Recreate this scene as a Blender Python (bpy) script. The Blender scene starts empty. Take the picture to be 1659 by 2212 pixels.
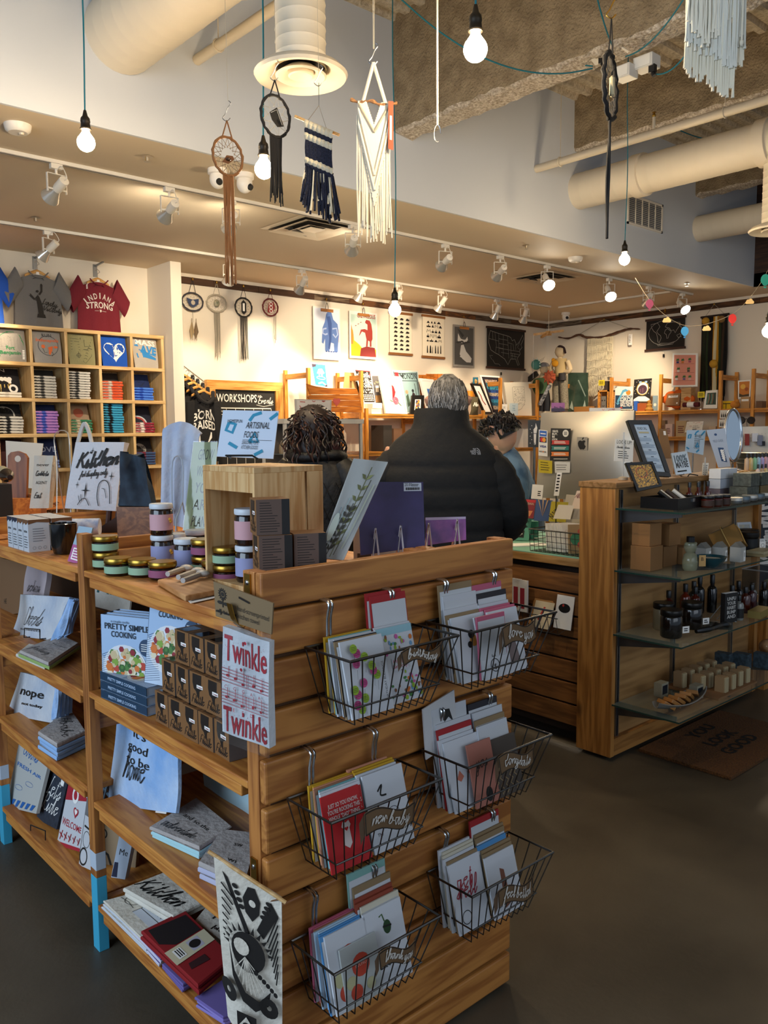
import bpy,math,random
from mathutils import Vector as V,Matrix as Mx
from math import sin,cos,pi,radians as rad,sqrt,atan2
random.seed(7)
S=bpy.context.scene
COL=S.collection
# -- camera
FP,CX,CY,H=1793.0,829.5,1106.0,1.52
YW,PT,RL=0.843404,0.0962698,0.0072357
CAM=V((0,0,H))
_fw=V((cos(YW)*cos(PT),sin(YW)*cos(PT),-sin(PT)))
_rt=V((sin(YW),-cos(YW),0));_dn=_fw.cross(_rt)
_r=_rt*cos(RL)+_dn*sin(RL);_d=_dn*cos(RL)-_rt*sin(RL)
cam=bpy.data.cameras.new('camera');cam.sensor_fit='HORIZONTAL';cam.sensor_width=36.0
cam.lens=FP/1659*36;cam.clip_start=.02;cam.clip_end=100
co=bpy.data.objects.new('camera',cam);COL.objects.link(co)
m=Mx.Identity(4)
for i in range(3):
 m[i][0]=_r[i];m[i][1]=-_d[i];m[i][2]=-_fw[i];m[i][3]=CAM[i]
co.matrix_world=m;S.camera=co
def ray(x,y):return _r*((x-CX)/FP)+_d*((y-CY)/FP)+_fw
def at(x,y,X=None,Y=None,Z=None,D=None,n=None,p=None):
 "where the sight line through a photo pixel meets a known plane of the room (or a known depth)"
 d=ray(x,y)
 if X is not None:return CAM+d*(X/d.x)
 if Y is not None:return CAM+d*(Y/d.y)
 if Z is not None:return CAM+d*((Z-H)/d.z)
 if D is not None:return CAM+d*D
 return CAM+d*((p-CAM).dot(n)/d.dot(n))
# -- light and exposure
S.view_settings.view_transform='Standard';S.view_settings.look='None'
S.view_settings.exposure=2.0;S.view_settings.gamma=1.0;S.view_settings.use_curve_mapping=False
try:S.cycles.use_denoising=True
except Exception:pass
S.cycles.max_bounces=7;S.cycles.diffuse_bounces=3;S.cycles.glossy_bounces=3
S.cycles.transparent_max_bounces=16;S.cycles.transmission_bounces=4
S.cycles.sample_clamp_indirect=6.0;S.cycles.caustics_reflective=False;S.cycles.caustics_refractive=False
DAY_K,WIN_W,WIN2_W,BULB_E,SPOT_W,CAN_W=.10,34,13,26,62,52
w=bpy.data.worlds.new('daylight');S.world=w;w.use_nodes=True
w.node_tree.nodes['Background'].inputs[0].default_value=(.62,.78,1,1)
w.node_tree.nodes['Background'].inputs[1].default_value=DAY_K
def light(kind,name,loc,power,col,to=None,**k):
 l=bpy.data.lights.new(name,kind);l.energy=power;l.color=col
 for a,b in k.items():setattr(l,a,b)
 o=bpy.data.objects.new(name,l);COL.objects.link(o);o.location=loc
 if to is not None:o.rotation_euler=(V(to)-V(loc)).to_track_quat('-Z','Y').to_euler()
 return o
# daylight through the shop windows: the street side behind the camera and the left-hand front
light('AREA','window_daylight',(-2.6,1.6,2.0),WIN_W,(.66,.82,1),(1.2,2.0,.9),shape='RECTANGLE',size=3.4,size_y=2.4)
light('AREA','window_daylight',(2.0,-3.4,2.6),WIN2_W,(.82,.90,1),(4.0,4.5,3.2),shape='RECTANGLE',size=5.0,size_y=2.4)
# -- materials
def lin(h):
 h=h.lstrip('#');c=[int(h[i:i+2],16)/255 for i in(0,2,4)]
 return tuple(x/12.92 if x<=.04045 else((x+.055)/1.055)**2.4 for x in c)+(1,)
_MC={}
def newmat(name):
 m=bpy.data.materials.new(name);m.use_nodes=True
 return m,m.node_tree,m.node_tree.nodes['Principled BSDF']
def C(h,r=.6,metal=0.0,emit=0,coat=0,fuzz=0,alpha=1,ior=None,trans=0):
 k=(h,r,metal,emit,coat,fuzz,alpha,ior,trans)
 if k in _MC:return _MC[k]
 m,t,b=newmat('paint_'+h.strip('#'))
 b.inputs['Base Color'].default_value=lin(h);b.inputs['Roughness'].default_value=r;b.inputs['Metallic'].default_value=metal
 if emit:b.inputs['Emission Color'].default_value=lin(h);b.inputs['Emission Strength'].default_value=emit
 if coat:b.inputs['Coat Weight'].default_value=coat;b.inputs['Coat Roughness'].default_value=.1
 if alpha<1:b.inputs['Alpha'].default_value=alpha
 if ior:b.inputs['IOR'].default_value=ior
 if trans:b.inputs['Transmission Weight'].default_value=trans
 if fuzz:
  N=t.nodes;tc=N.new('ShaderNodeTexCoord');nz=N.new('ShaderNodeTexNoise');nz.inputs['Scale'].default_value=fuzz
  nz.inputs['Detail'].default_value=3;bp=N.new('ShaderNodeBump');bp.inputs['Strength'].default_value=.35;bp.inputs['Distance'].default_value=.01
  t.links.new(tc.outputs['Object'],nz.inputs['Vector']);t.links.new(nz.outputs[0],bp.inputs['Height']);t.links.new(bp.outputs[0],b.inputs['Normal'])
 _MC[k]=m
 return m
def mottled(h1,h2,sc=4,r=.7,stretch=(1,1,1),bump=0,det=5,lo=.35,hi=.65,bsc=None):
 k=('mot',h1,h2,sc,r,stretch,bump,det,lo,hi,bsc)
 if k in _MC:return _MC[k]
 m,t,b=newmat('mottled');N=t.nodes;L=t.links
 tc=N.new('ShaderNodeTexCoord');mp=N.new('ShaderNodeMapping');mp.inputs['Scale'].default_value=stretch
 nz=N.new('ShaderNodeTexNoise');nz.inputs['Scale'].default_value=sc;nz.inputs['Detail'].default_value=det
 cr=N.new('ShaderNodeValToRGB');e=cr.color_ramp.elements
 e[0].position=lo;e[0].color=lin(h1);e[1].position=hi;e[1].color=lin(h2)
 L.new(tc.outputs['Object'],mp.inputs[0]);L.new(mp.outputs[0],nz.inputs['Vector']);L.new(nz.outputs[0],cr.inputs[0]);L.new(cr.outputs[0],b.inputs['Base Color'])
 b.inputs['Roughness'].default_value=r
 if bump:
  n2=nz
  if bsc:
   n2=N.new('ShaderNodeTexNoise');n2.inputs['Scale'].default_value=bsc;n2.inputs['Detail'].default_value=4;L.new(mp.outputs[0],n2.inputs['Vector'])
  bp=N.new('ShaderNodeBump');bp.inputs['Strength'].default_value=bump;bp.inputs['Distance'].default_value=.03
  L.new(n2.outputs[0],bp.inputs['Height']);L.new(bp.outputs[0],b.inputs['Normal'])
 _MC[k]=m
 return m
def wood(h1,h2,ax=0,sc=1.0,r=.5,knots=0,dark='#3a1d0c'):
 "long grain along axis ax, soft growth rings and, if asked, knots"
 k=('wood',h1,h2,ax,sc,r,knots)
 if k in _MC:return _MC[k]
 m,t,b=newmat('wood');N=t.nodes;L=t.links
 tc=N.new('ShaderNodeTexCoord');oi=N.new('ShaderNodeObjectInfo')
 ad=N.new('ShaderNodeVectorMath');ad.operation='MULTIPLY_ADD'
 ad.inputs[0].default_value=(7,5,3)
 L.new(oi.outputs['Random'],ad.inputs[1]);L.new(tc.outputs['Object'],ad.inputs[2])
 s=[9*sc]*3;s[ax]=.8*sc
 mp=N.new('ShaderNodeMapping');mp.inputs['Scale'].default_value=s
 L.new(ad.outputs[0],mp.inputs[0])
 nz=N.new('ShaderNodeTexNoise');nz.inputs['Scale'].default_value=1.6;nz.inputs['Detail'].default_value=3;nz.inputs['Distortion'].default_value=.6
 L.new(mp.outputs[0],nz.inputs['Vector'])
 mu=N.new('ShaderNodeMath');mu.operation='MULTIPLY';mu.inputs[1].default_value=34
 sn=N.new('ShaderNodeMath');sn.operation='SINE'
 L.new(nz.outputs[0],mu.inputs[0]);L.new(mu.outputs[0],sn.inputs[0])
 n2=N.new('ShaderNodeTexNoise');n2.inputs['Scale'].default_value=9;n2.inputs['Detail'].default_value=3;L.new(mp.outputs[0],n2.inputs['Vector'])
 ma=N.new('ShaderNodeMath');ma.operation='MULTIPLY_ADD';ma.inputs[1].default_value=.17
 L.new(sn.outputs[0],ma.inputs[0]);L.new(n2.outputs[0],ma.inputs[2])
 cr=N.new('ShaderNodeValToRGB');e=cr.color_ramp.elements
 e[0].position=.30;e[0].color=lin(h2);e[1].position=.68;e[1].color=lin(h1)
 L.new(ma.outputs[0],cr.inputs[0]);out=cr.outputs[0]
 if knots:
  s2=[7.5,7.5,7.5];s2[ax]=4.2
  m2=N.new('ShaderNodeMapping');m2.inputs['Scale'].default_value=s2;L.new(ad.outputs[0],m2.inputs[0])
  vo=N.new('ShaderNodeTexVoronoi');vo.inputs['Scale'].default_value=knots;L.new(m2.outputs[0],vo.inputs['Vector'])
  c2=N.new('ShaderNodeValToRGB');e2=c2.color_ramp.elements
  e2[0].position=.05;e2[0].color=(1,1,1,1);e2[1].position=.12;e2[1].color=(0,0,0,1)
  L.new(vo.outputs['Distance'],c2.inputs[0])
  mx=N.new('ShaderNodeMix');mx.data_type='RGBA';L.new(c2.outputs[0],mx.inputs[0]);L.new(out,mx.inputs[6]);mx.inputs[7].default_value=lin(dark);out=mx.outputs[2]
 hv=N.new('ShaderNodeHueSaturation');rg=N.new('ShaderNodeMapRange');rg.inputs[3].default_value=.9;rg.inputs[4].default_value=1.08
 L.new(oi.outputs['Random'],rg.inputs[0]);L.new(rg.outputs[0],hv.inputs['Value']);L.new(out,hv.inputs['Color'])
 L.new(hv.outputs[0],b.inputs['Base Color']);b.inputs['Roughness'].default_value=r
 _MC[k]=m
 return m
def film(tint='#ffffff',amt=.14,rough=.08):
 "thin clear plastic"
 k=('film',tint,amt,rough)
 if k in _MC:return _MC[k]
 m,t,b=newmat('clear_film');N=t.nodes;L=t.links
 tr=N.new('ShaderNodeBsdfTransparent');gl=N.new('ShaderNodeBsdfGlossy');gl.inputs['Roughness'].default_value=rough
 tr.inputs[0].default_value=lin(tint)
 fr=N.new('ShaderNodeFresnel');fr.inputs[0].default_value=1.4;ad=N.new('ShaderNodeMath');ad.operation='MULTIPLY_ADD';ad.inputs[1].default_value=.9;ad.inputs[2].default_value=amt*.25
 mx=N.new('ShaderNodeMixShader');L.new(fr.outputs[0],ad.inputs[0]);L.new(ad.outputs[0],mx.inputs[0]);L.new(tr.outputs[0],mx.inputs[1]);L.new(gl.outputs[0],mx.inputs[2])
 L.new(mx.outputs[0],N['Material Output'].inputs[0]);_MC[k]=m
 return m
WHITE=C('#efece6',.7);PAPER=C('#f3f1ec',.75);BLACK=C('#0b0a0a',.55);INK=C('#15130f',.7);CHROME=C('#b9bbbd',.22,1.0)
KRAFT=C('#8a6440',.85);KRAFT2=C('#a98a63',.85);STEEL=C('#8c8e90',.35,1.0);BRASS=C('#b08a3e',.3,1.0);TEAL=C('#0d6f7d',.7)
PINE=wood('#c9873f','#a5622a',1,1,.45);PINEX=wood('#c9873f','#a5622a',0,1,.45);PINEZ=wood('#bb7a3c','#8f5527',2,1,.5)
SLAT=wood('#bf803f','#9b5f2a',0,.8,.5,knots=.9);RAW=wood('#d9b27c','#bd8c52',2,1,.6);RAWX=wood('#d9b27c','#bd8c52',0,1,.6);RAWY=wood('#d9b27c','#bd8c52',1,1,.6)
# -- mesh builder
class MB:
 def __init__(s,M=None):s.v=[];s.f=[];s.mi=[];s.sm=[];s.mats=[];s.M=M;s.W=None
 def add(s,vs,fs,m,smooth=False):
  if m not in s.mats:s.mats.append(m)
  k=s.mats.index(m);b=len(s.v)
  for p in vs:
   p=V(p)
   if s.W:p=V(s.W(p))
   if s.M:p=s.M@p
   s.v.append(p)
  for f in fs:s.f.append([b+i for i in f]);s.mi.append(k);s.sm.append(smooth)
  return s
 def box(s,x0,x1,y0,y1,z0,z1,m):
  return s.add([(x,y,z)for z in(z0,z1)for y in(y0,y1)for x in(x0,x1)],[(0,2,3,1),(4,5,7,6),(0,1,5,4),(2,6,7,3),(0,4,6,2),(1,3,7,5)],m)
 def cb(s,c,d,m):return s.box(c[0]-d[0]/2,c[0]+d[0]/2,c[1]-d[1]/2,c[1]+d[1]/2,c[2]-d[2]/2,c[2]+d[2]/2,m)
 def bar(s,a,b,w,h,m,up=(0,0,1)):
  "square bar from a to b"
  a=V(a);b=V(b);d=(b-a).normalized();r=d.cross(V(up)).normalized();u=r.cross(d)
  vs=[p+r*(x*w/2)+u*(y*h/2)for p in(a,b)for x,y in((-1,-1),(1,-1),(1,1),(-1,1))]
  return s.add(vs,[(3,2,1,0),(4,5,6,7),(0,1,5,4),(1,2,6,5),(2,3,7,6),(3,0,4,7)],m)
 def tube(s,pts,r,m,n=6,closed=False,cap=True):
  P=[V(p)for p in pts];k=len(P);R=r if isinstance(r,(list,tuple))else[r]*k
  vs=[];up=None
  for i in range(k):
   a=P[i-1]if(i or closed)else P[0];b=P[(i+1)%k]if(i<k-1 or closed)else P[k-1]
   d=b-a
   if d.length<1e-9:d=V((0,0,1))
   d.normalize()
   if up is None or abs(up.dot(d))>.98:
    up=V((0,0,1))if abs(d.z)<.9 else V((1,0,0))
   x=d.cross(up).normalized();up=x.cross(d)
   for j in range(n):
    q=2*pi*j/n;vs.append(P[i]+x*(cos(q)*R[i])+up*(sin(q)*R[i]))
  fs=[]
  for i in range(k if closed else k-1):
   a=i*n;b=((i+1)%k)*n
   for j in range(n):fs.append((a+j,a+(j+1)%n,b+(j+1)%n,b+j))
  if cap and not closed:fs+=[tuple(range(n-1,-1,-1)),tuple((k-1)*n+j for j in range(n))]
  return s.add(vs,fs,m,True)
 def lathe(s,prof,m,c=(0,0,0),n=20,ax=None,capped=True):
  vs=[];fs=[];c=V(c)
  q=V((0,0,1)).rotation_difference(V(ax).normalized())if ax is not None else None
  for r,z in prof:
   for j in range(n):
    p=V((r*cos(2*pi*j/n),r*sin(2*pi*j/n),z))
    if q:p=q@p
    vs.append(p+c)
  for i in range(len(prof)-1):
   for j in range(n):fs.append((i*n+j,i*n+(j+1)%n,(i+1)*n+(j+1)%n,(i+1)*n+j))
  if capped:fs+=[tuple(range(n-1,-1,-1)),tuple((len(prof)-1)*n+j for j in range(n))]
  return s.add(vs,fs,m,True)
 def ell(s,c,r,m,n=14,k=9):
  if not isinstance(r,(list,tuple)):r=(r,r,r)
  vs=[];fs=[]
  for i in range(k+1):
   a=pi*i/k
   for j in range(n):q=2*pi*j/n;vs.append((c[0]+r[0]*sin(a)*cos(q),c[1]+r[1]*sin(a)*sin(q),c[2]-r[2]*cos(a)))
  for i in range(k):
   for j in range(n):fs.append((i*n+j,i*n+(j+1)%n,(i+1)*n+(j+1)%n,(i+1)*n+j))
  return s.add(vs,fs,m,True)
 def prism(s,pts,z0,z1,m,f=None):
  "outline pts (x,y) pushed from z0 to z1; f maps (x,y,z) to space"
  k=len(pts);f=f or(lambda x,y,z:(x,y,z))
  vs=[f(x,y,z)for z in(z0,z1)for x,y in pts]
  return s.add(vs,[tuple(range(k-1,-1,-1)),tuple(range(k,2*k))]+[(i,(i+1)%k,k+(i+1)%k,k+i)for i in range(k)],m)
 def grid(s,fn,nu,nv,m,th=0,smooth=True):
  "surface fn(u,v), u,v in 0..1; th gives it a second skin th further along its normal"
  vs=[V(fn(i/nu,j/nv))for j in range(nv+1)for i in range(nu+1)]
  w=nu+1;fs=[(j*w+i,j*w+i+1,(j+1)*w+i+1,(j+1)*w+i)for j in range(nv)for i in range(nu)]
  if th:
   k=len(vs);nr=[]
   for j in range(nv+1):
    for i in range(nu+1):
     a=vs[j*w+min(i+1,nu)]-vs[j*w+max(i-1,0)];b=vs[min(j+1,nv)*w+i]-vs[max(j-1,0)*w+i]
     nn=a.cross(b);nr.append(nn.normalized()if nn.length>1e-12 else V((0,0,1)))
   bk=[p-q*th for p,q in zip(vs,nr)]
   e=[j*w for j in range(nv+1)];edge=list(range(w))+[j*w+nu for j in range(1,nv+1)]+[nv*w+i for i in range(nu-1,-1,-1)]+[j*w for j in range(nv-1,0,-1)]
   g=[tuple(k+x for x in reversed(f))for f in fs]
   rim=[(edge[(i+1)%len(edge)],edge[i],k+edge[i],k+edge[(i+1)%len(edge)])for i in range(len(edge))]
   return s.add(vs+bk,fs+g+rim,m,smooth)
  return s.add(vs,fs,m,smooth)
 def obj(s,name,parent=None,label=None,cat=None,group=None,kind=None,loc=None,bevel=0,sub=0):
  me=bpy.data.meshes.new(name)
  if loc is None:
   if s.v and parent is None:
    xs=[p.x for p in s.v];ys=[p.y for p in s.v];zs=[p.z for p in s.v]
    loc=V(((min(xs)+max(xs))/2,(min(ys)+max(ys))/2,min(zs)))
   else:loc=WL.get(parent.name,V((0,0,0)))if parent else V((0,0,0))
  loc=V(loc)
  me.from_pydata([p-loc for p in s.v],[],s.f)
  for x in s.mats:me.materials.append(x)
  me.polygons.foreach_set('material_index',s.mi);me.polygons.foreach_set('use_smooth',s.sm)
  me.update()
  if any(s.sm):me.set_sharp_from_angle(angle=rad(38))
  o=bpy.data.objects.new(name,me);COL.objects.link(o);WL[o.name]=loc
  if parent:o.parent=parent;o.location=loc-WL[parent.name]
  else:o.location=loc
  if bevel:
   b=o.modifiers.new('edge','BEVEL');b.width=bevel;b.segments=2;b.limit_method='ANGLE';b.angle_limit=rad(40)
  if sub:
   b=o.modifiers.new('sub','SUBSURF');b.levels=sub;b.render_levels=sub
  return tag(o,label,cat,group,kind)
WL={}
def tag(o,label=None,cat=None,group=None,kind=None):
 if label:o['label']=label
 if cat:o['category']=cat
 if group:o['group']=group
 if kind:o['kind']=kind
 return o
def thing(name,label,cat,loc,group=None):
 o=bpy.data.objects.new(name,None);COL.objects.link(o);o.empty_display_size=.05
 o.location=V(loc);WL[o.name]=V(loc)
 return tag(o,label,cat,group)
def cp(o,loc=None,label=None,group=None,rz=None,parent=None,dl=None):
 "copy of a thing with copies of its parts and sub-parts"
 c=o.copy();COL.objects.link(c);WL[c.name]=WL[o.name].copy()
 if parent:c.parent=parent
 else:
  if dl is not None:loc=o.location+V(dl)
  if loc is not None:c.location=V(loc);WL[c.name]=V(loc)
  if rz is not None:c.rotation_euler=(0,0,rz)
  if label:c['label']=label
  if group:c['group']=group
 for ch in o.children:cp(ch,parent=c)
 return c
def frame(o,d,up=(0,0,1)):
 "placing matrix: local x = d, local z = up"
 d=V(d).normalized();u=V(up);y=u.cross(d).normalized();u=d.cross(y)
 M=Mx.Identity(4)
 for i in range(3):M[i][0]=d[i];M[i][1]=y[i];M[i][2]=u[i];M[i][3]=o[i]
 return M
def RZ(loc,a):return Mx.Translation(V(loc))@Mx.Rotation(a,4,'Z')
# -- lettering
_GL={}
def glyphs(s,bold=0):
 k=(s,bold)
 if k in _GL:return _GL[k]
 cu=bpy.data.curves.new('t','FONT');cu.body=s;cu.size=1;cu.resolution_u=2;cu.dimensions='2D';cu.fill_mode='BOTH';cu.offset=bold
 o=bpy.data.objects.new('t',cu);me=bpy.data.meshes.new_from_object(o)
 vs=[(v.co.x,v.co.y)for v in me.vertices];fs=[tuple(p.vertices)for p in me.polygons]
 bpy.data.objects.remove(o);bpy.data.curves.remove(cu);bpy.data.meshes.remove(me)
 if not vs:vs=[(0,0),(.1,0),(.1,.1)]
 xs=[v[0]for v in vs]
 _GL[k]=(vs,fs,min(xs),max(xs))
 return _GL[k]
_SC={'a':'41 3a 1a 04 04 10 20 34 4a 40 50 62','b':'00 14 28 18 00 20 33 2a 1a 32 52','c':'38 2a 0a 03 10 20 42','d':'3a 1a 04 10 20 34 48 40 50 62','e':'03 23 3a 1a 03 10 20 42','f':'01 24 38 28 10 0m 1o 24 42','g':'3a 1a 04 10 20 3a 3n 1o 0m 30 52','h':'00 14 28 18 00 13 2a 3a 30 42','i':'00 1a 10 20 32|17 18','j':'1a 1n 0o 0m 20 32|17 18','k':'00 14 28 18 00 12 3a 22 12 30 42','l':'01 24 28 18 10 20 32','m':'00 0a 00 13 2a 20 33 4a 40 52','n':'00 0a 00 13 2a 3a 30 42','o':'2a 1a 03 10 20 33 2a 43','p':'00 0a 0o 03 1a 2a 33 20 10 00 32','r':'00 0a 02 1a 2a 28 20 32','s':'01 2a 24 31 20 00 42','t':'18 10 20 32|06 26','u':'0a 00 10 23 2a 20 32','v':'0a 10 2a 33 42','w':'0a 00 13 20 2a 3a 42','x':'0a 30|3a 00 32','y':'0a 00 10 23 2a 2o 0o 0m 30 42','z':'0a 2a 00 30 42',"'":'08 06',' ':'','#':'00 18|20 38|03 33|05 35','-':'04 34','~':'02 14 22 34','.':'00 00','K':'00 18|58 14 04 24 50 61','L':'38 28 11 00 10 31 41','R':'00 18|05 18 38 46 34 14 30 50','C':'47 38 18 03 10 30 42','H':'00 18|40 58|04 54','V':'08 20 58','T':'08 58|38 10','W':'08 10 38 40 68','F':'00 18 58|04 44','A':'00 38 40|13 43','E':'48 18 04 34 04 00 40','!':'18 13|10 10'}
_YV={'a':4,'m':-3,'n':-2,'o':-4}
def spline(P,k=4,closed=False):
 n=len(P)
 if n<3:return list(P)
 P=[V(p)if len(p)==3 else V((p[0],p[1],0))for p in P];out=[]
 for i in range(n if closed else n-1):
  p0=P[(i-1)%n]if(i or closed)else P[0];p1=P[i];p2=P[(i+1)%n];p3=P[(i+2)%n]if(i<n-2 or closed)else P[n-1]
  for j in range(k):
   t=j/k;out.append(.5*((2*p1)+(p2-p0)*t+(2*p0-5*p1+4*p2-p3)*t*t+(3*p1-3*p2+p3-p0)*t**3))
 if not closed:out.append(P[-1])
 return out
def penwidth(s):
 w=0
 for ch in s:
  g=_SC.get(ch,_SC.get(ch.lower(),''));w+=(max((int(p[0])for q in g.split('|')for p in q.split()),default=2))+(.4 if g else .3)
 return w
# -- flat printing on a quad (x,y in 0..1, or metres with metric=True)
class PR:
 def __init__(s,mb,bl,br,tr,tl,lift=.0005):
  s.mb=mb;s.q=[V(p)for p in(bl,br,tr,tl)];s.k=1;s.lift=lift
  s.w=((s.q[1]-s.q[0]).length+(s.q[2]-s.q[3]).length)/2;s.h=((s.q[3]-s.q[0]).length+(s.q[2]-s.q[1]).length)/2
  s.n=(s.q[1]-s.q[0]).cross(s.q[3]-s.q[0]).normalized();s.map=None
 def pt(s,x,y):
  if s.map:return V(s.map(x,y))+s.n*(s.lift*s.k)
  a,b,c,d=s.q
  return(a*(1-x)+b*x)*(1-y)+(d*(1-x)+c*x)*y+s.n*(s.lift*s.k)
 def poly(s,pts,m):s.mb.add([s.pt(*p)for p in pts],[tuple(range(len(pts)))],m);s.k+=.35;return s
 def rect(s,x0,y0,x1,y1,m):return s.poly([(x0,y0),(x1,y0),(x1,y1),(x0,y1)],m)
 def circ(s,x,y,r,m,ry=None,n=16,a0=0,a1=2*pi):
  ry=ry or r*s.w/s.h
  return s.poly([(x+r*cos(a0+(a1-a0)*i/n),y+ry*sin(a0+(a1-a0)*i/n))for i in range(n if a1-a0>6.2 else n+1)],m)
 def line(s,pts,w,m,closed=False):
  "ribbon of width w metres"
  P=[V((p[0]*s.w,p[1]*s.h))for p in pts];k=len(P)
  if k<2:return s
  vs=[];fs=[]
  for i in range(k):
   a=P[i-1]if(i or closed)else P[0];b=P[(i+1)%k]if(i<k-1 or closed)else P[-1]
   d=b-a
   if d.length<1e-9:d=V((1,0))
   d.normalize();nn=V((-d.y,d.x))*(w/2)
   for sg in(1,-1):
    q=P[i]+nn*sg;vs.append(s.pt(q.x/s.w,q.y/s.h))
  for i in range(k if closed else k-1):j=(i+1)%k;fs.append((2*i,2*j,2*j+1,2*i+1)if False else(2*i+1,2*j+1,2*j,2*i))
  s.mb.add(vs,fs,m);s.k+=.35;return s
 def ring(s,x,y,r,w,m,n=20,ry=None):
  ry=ry or r*s.w/s.h
  return s.line([(x+r*cos(2*pi*i/n),y+ry*sin(2*pi*i/n))for i in range(n)],w,m,True)
 def text(s,t,x,y,h,m,w=None,al='C',shear=0,bold=0,rot=0):
  "capital height h metres, baseline at y; w (metres) squeezes or stretches the line"
  vs,fs,a,b=glyphs(t,bold);k=h/.69;kx=k if w is None else w/max(b-a,1e-3)
  ox={'C':-(a+b)/2,'L':-a,'R':-b}[al];c_,s_=cos(rot),sin(rot);out=[]
  for p in vs:
   X=(p[0]+ox)*kx+p[1]*k*shear;Y=p[1]*k
   out.append(s.pt(x+(X*c_-Y*s_)/s.w,y+(X*s_+Y*c_)/s.h))
  s.mb.add(out,fs,m);s.k+=.35;return s
 def script(s,t,x,y,w,m,pen=None,hx=None,slant=.3,rot=0,al='C'):
  "joined handwriting, w metres wide; hx = height of a tall letter"
  tot=penwidth(t);kx=w/max(tot,1);ky=(hx/8)if hx else kx*1.15;X=-tot/2 if al=='C' else 0;pen=pen or ky*.8
  c_,s_=cos(rot),sin(rot)
  for ch in t:
   g=_SC.get(ch,_SC.get(ch.lower(),''));mw=2 if not g else 0
   for st in g.split('|'):
    P=[(int(p[0]),_YV.get(p[1],int(p[1])if p[1].isdigit()else 0))for p in st.split()]
    if P:mw=max(mw,max(p[0]for p in P))
    if len(P)>1:
     Q=[]
     for q in spline(P,3):
      a=(X+q[0])*kx+q[1]*ky*slant;b=q[1]*ky
      Q.append((x+(a*c_-b*s_)/s.w,y+(a*s_+b*c_)/s.h))
     s.line(Q,pen,m)
     s.k-=.35
   X+=mw+(.4 if g else .3)
  s.k+=.35;return s
 def greek(s,x0,x1,y0,y1,n,m,t=.5,rag=.25):
  "rows of print too small to read in the photograph"
  for i in range(n):
   y=y1-(y1-y0)*(i+.5)/n;e=x1-(x1-x0)*rag*random.random();s.rect(x0,y-(y1-y0)/n*t/2,e,y+(y1-y0)/n*t/2,m);s.k-=.35
  s.k+=.35;return s
def panel(name,label,cat,q,t,m,art=None,group=None,back=None,parent=None,bevel=0):
 "flat thing with four front corners q = bl,br,tr,tl and thickness t behind them"
 q=[V(p)for p in q];mb=MB();n=(q[1]-q[0]).cross(q[3]-q[0]).normalized()
 vs=q+[p-n*t for p in q]
 mb.add(vs,[(0,1,2,3)],m);mb.add(vs,[(7,6,5,4),(0,4,5,1),(1,5,6,2),(2,6,7,3),(3,7,4,0)],back or m)
 if art:art(PR(mb,*q))
 return mb.obj(name,parent,label,cat,group)
def pq(pix,n,base):
 "four photo pixels onto the plane through base with normal n"
 n=V(n).normalized();return[at(x,y,n=n,p=V(base))for x,y in pix]
def rectq(o,u,w,h,lean=0,v=None):
 "upright (or leaning-back) rectangle: o bottom-left, u its right-hand direction"
 u=V(u).normalized();nrm=u.cross(V((0,0,1)));v=V(v)if v else V((0,0,1))*cos(lean)-nrm*sin(lean)
 o=V(o);return[o,o+u*w,o+u*w+v*h,o+v*h]
# == the room
def struct(name,mb,**k):return mb.obj(name,kind='structure',**k)
CONC=mottled('#3b352c','#625a4c',1.3,.42,det=8,lo=.3,hi=.72,bump=.04,bsc=40)
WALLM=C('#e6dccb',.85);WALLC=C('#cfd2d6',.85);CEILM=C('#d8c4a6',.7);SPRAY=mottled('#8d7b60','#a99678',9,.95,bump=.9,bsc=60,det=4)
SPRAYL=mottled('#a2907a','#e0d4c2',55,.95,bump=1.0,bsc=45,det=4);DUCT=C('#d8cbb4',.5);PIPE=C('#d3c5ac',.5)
W=4.575
ZC=3.2
struct('floor',MB().box(-4,12,-5,9,-.1,0,CONC))
struct('wall_back',MB().box(-4,10.9,8.1,8.3,0,ZC+.2,WALLM))
struct('wall_right',MB().box(10.62,10.9,-3.5,8.1,0,ZC+.2,WALLM))
struct('wall_partition',MB().box(3.985,4.10,7.6,8.1,0,ZC,WALLM))
struct('ceiling',MB().box(-4,10.9,W+.02,8.3,ZC,ZC+.15,CEILM).box(9.96,10.9,-3.5,W+.02,ZC,ZC+.15,CEILM))
struct('wall_upper',MB().box(-4,10.0,W,W+.02,ZC,4.6,WALLC))
struct('wall_upper_wood',MB().box(9.96,10.0,-3.5,W,ZC,4.6,wood('#4a2d1a','#2e1a0e',1,.6,.6)))
mb=MB()
prof=[]
y=-4.0
while y<W:
 for dy,z in((0,4.42),(.05,4.42),(.065,4.46),(.135,4.46),(.15,4.42)):prof.append((y+dy,z))
 y+=.15
for(a,za),(b,zb)in zip(prof,prof[1:]):
 if b>a:mb.add([(-4,a,za),(10,a,za),(10,b,zb),(-4,b,zb)],[(0,3,2,1)],mottled('#b5a68e','#d9ccb6',30,.9,bump=.5,bsc=50))
mb.box(-4,10.9,-4,W+.02,4.6,4.65,CEILM)
struct('ceiling_deck',mb)
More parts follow.
